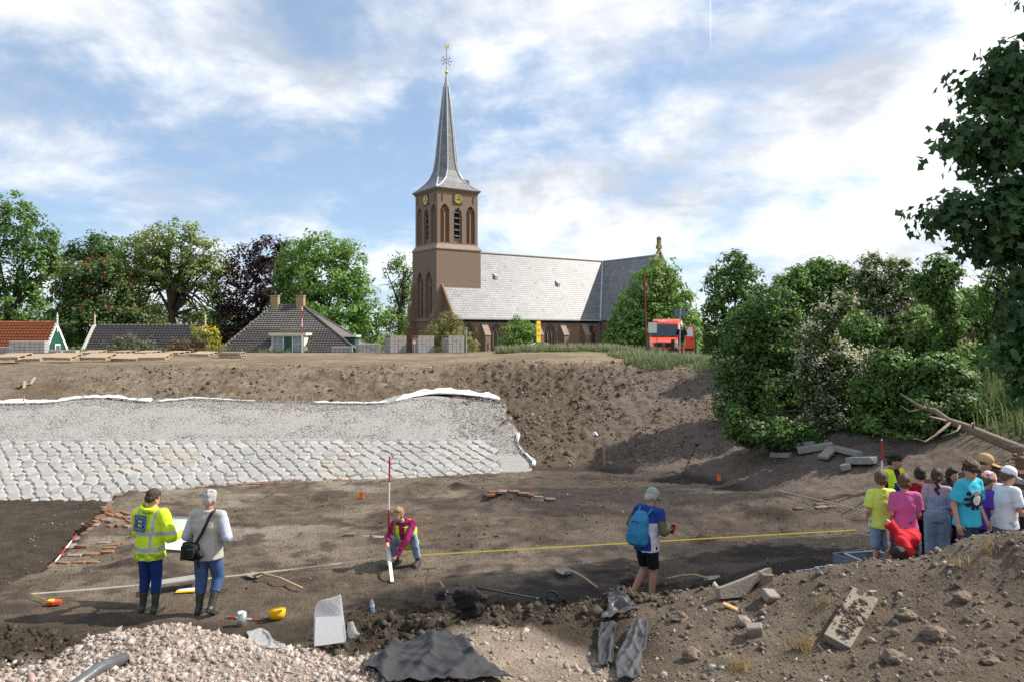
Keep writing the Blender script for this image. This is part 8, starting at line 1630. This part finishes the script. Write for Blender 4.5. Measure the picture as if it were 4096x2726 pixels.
# ------------------------------------------------------------------ sheets of plastic and cloth, pipe
def drape(name, grid, m, label, cat, thick=.006, lift=.03, amp=.05, seed=0, follow=True):
    """grid of photo points laid on the terrain with folds"""
    rr = random.Random(seed); nr, nc = len(grid), len(grid[0]); SUB = 14; rows = (nr - 1) * SUB + 1; cols = (nc - 1) * SUB + 1
    B_ = np.array([[G(px, py)[:] for px, py in r_] for r_ in grid]); I, Jj = np.meshgrid(np.arange(rows), np.arange(cols), indexing='ij'); u, v = I / SUB, Jj / SUB; i0 = np.minimum(u.astype(int), nr - 2); j0 = np.minimum(v.astype(int), nc - 2); fu, fv = (u - i0)[..., None], (v - j0)[..., None]
    p = B_[i0, j0] * (1 - fu) * (1 - fv) + B_[i0 + 1, j0] * fu * (1 - fv) + B_[i0, j0 + 1] * (1 - fu) * fv + B_[i0 + 1, j0 + 1] * fu * fv
    q1 = v * 2.2 + u * 1.5 + .9 * np.sin(u * 1.7 + seed); q2 = v * 1.1 - u * 3.4 + 1.2 * np.sin(v * 1.9 + seed * 1.3); q3 = u * 5.5 + v * 4.1 + .8 * np.sin(v * 2.7 + seed)
    w = amp * .62 * ((1 - np.abs(np.sin(q1))) ** 2 * 1.3 + (1 - np.abs(np.sin(q2))) ** 2 * .9 + (1 - np.abs(np.sin(q3))) ** 2 * .45 - .7)
    e = np.minimum(np.minimum(I, rows - 1 - I), np.minimum(Jj, cols - 1 - Jj)) / 6; z = np.maximum(H(p[..., 0], p[..., 1]), p[..., 2] - .05) + lift + np.maximum(-lift * .7, w) * np.minimum(1, .3 + e)
    vs = np.stack([p[..., 0] + .02 * (fbm(u * 3, v * 3, 1, 2, 1) - .5), p[..., 1] + .5 * w, z], -1).reshape(-1, 3).tolist()
    b = MB(); b.cs = True; b.put(vs, [(i * cols + j, (i + 1) * cols + j, (i + 1) * cols + j + 1, i * cols + j + 1) for i in range(rows - 1) for j in range(cols - 1)]); o = b.build(name, m); o.modifiers.new('t', 'SOLIDIFY').thickness = thick; tag(o, label, cat); return o
m_geo = mat('black_geotextile', (.035, .036, .040), .75, .15, 3, .5, 14, spec=.35); m_plas = mat('grey_plastic', (.060, .060, .063), .5, .12, 3, .12, 9, spec=.4)
drape('tarpaulin', [[(1480, 2655), (1560, 2590), (1690, 2560), (1790, 2545), (1860, 2575)], [(1440, 2680), (1540, 2640), (1680, 2610), (1800, 2600), (1900, 2640)], [(1500, 2700), (1600, 2680), (1720, 2670), (1850, 2665), (1980, 2690)], [(1580, 2760), (1700, 2750), (1800, 2745), (1920, 2740), (2060, 2740)]], m_geo, 'black tarpaulin draped over the sand heap in the foreground', 'tarpaulin', amp=.07, lift=.085, seed=2)
drape('plastic_sheet', [[(2435, 2390), (2470, 2385), (2530, 2430)], [(2430, 2440), (2480, 2445), (2530, 2450)], [(2400, 2500), (2450, 2490), (2560, 2460)]], m_plas, 'smooth grey plastic sheet half buried at the edge of the spoil heap', 'plastic sheet', amp=.035, lift=.08, seed=4)
drape('plastic_sheet', [[(2405, 2510), (2440, 2500), (2470, 2515)], [(2385, 2580), (2420, 2580), (2455, 2570)], [(2395, 2680), (2420, 2680), (2450, 2670)]], m_geo, 'twisted black plastic strip hanging down beside the sand heap', 'plastic sheet', amp=.05, lift=.07, seed=6)
drape('plastic_sheet', [[(2530, 2510), (2560, 2495), (2590, 2500)], [(2490, 2590), (2540, 2580), (2590, 2560)], [(2460, 2660), (2520, 2650), (2570, 2640)], [(2470, 2735), (2520, 2735), (2560, 2730)]], m_plas, 'crumpled grey plastic sheet hanging down the front of the spoil heap', 'plastic sheet', amp=.045, lift=.07, seed=8)
drape('plastic_film', [[(985, 2535), (1040, 2520), (1075, 2535)], [(1030, 2575), (1080, 2565), (1140, 2590)], [(1080, 2605), (1120, 2600), (1145, 2612)]], m_poly, 'thin clear plastic film at the edge of the rubble heap', 'plastic film', amp=.03, lift=.04, seed=3, thick=.003)
a, c_ = G(330, 2735), G(500, 2655); a.z += .03; c_.z += .06; b = MB(); b.cs = True; m_ = (a + c_) / 2; b.tube([a + (a - c_) * .8 - Vector((0, 0, .06)), a, a + (c_ - a) * .35 + Vector((0, 0, .035)), c_], .062, 14); o = b.build('drain_pipe', mat('pipe_grey', (.085, .09, .095), .35, .2, 7, .15, 20, spec=.5)); tag(o, 'grey plastic drain pipe sticking out of the rubble heap', 'pipe')
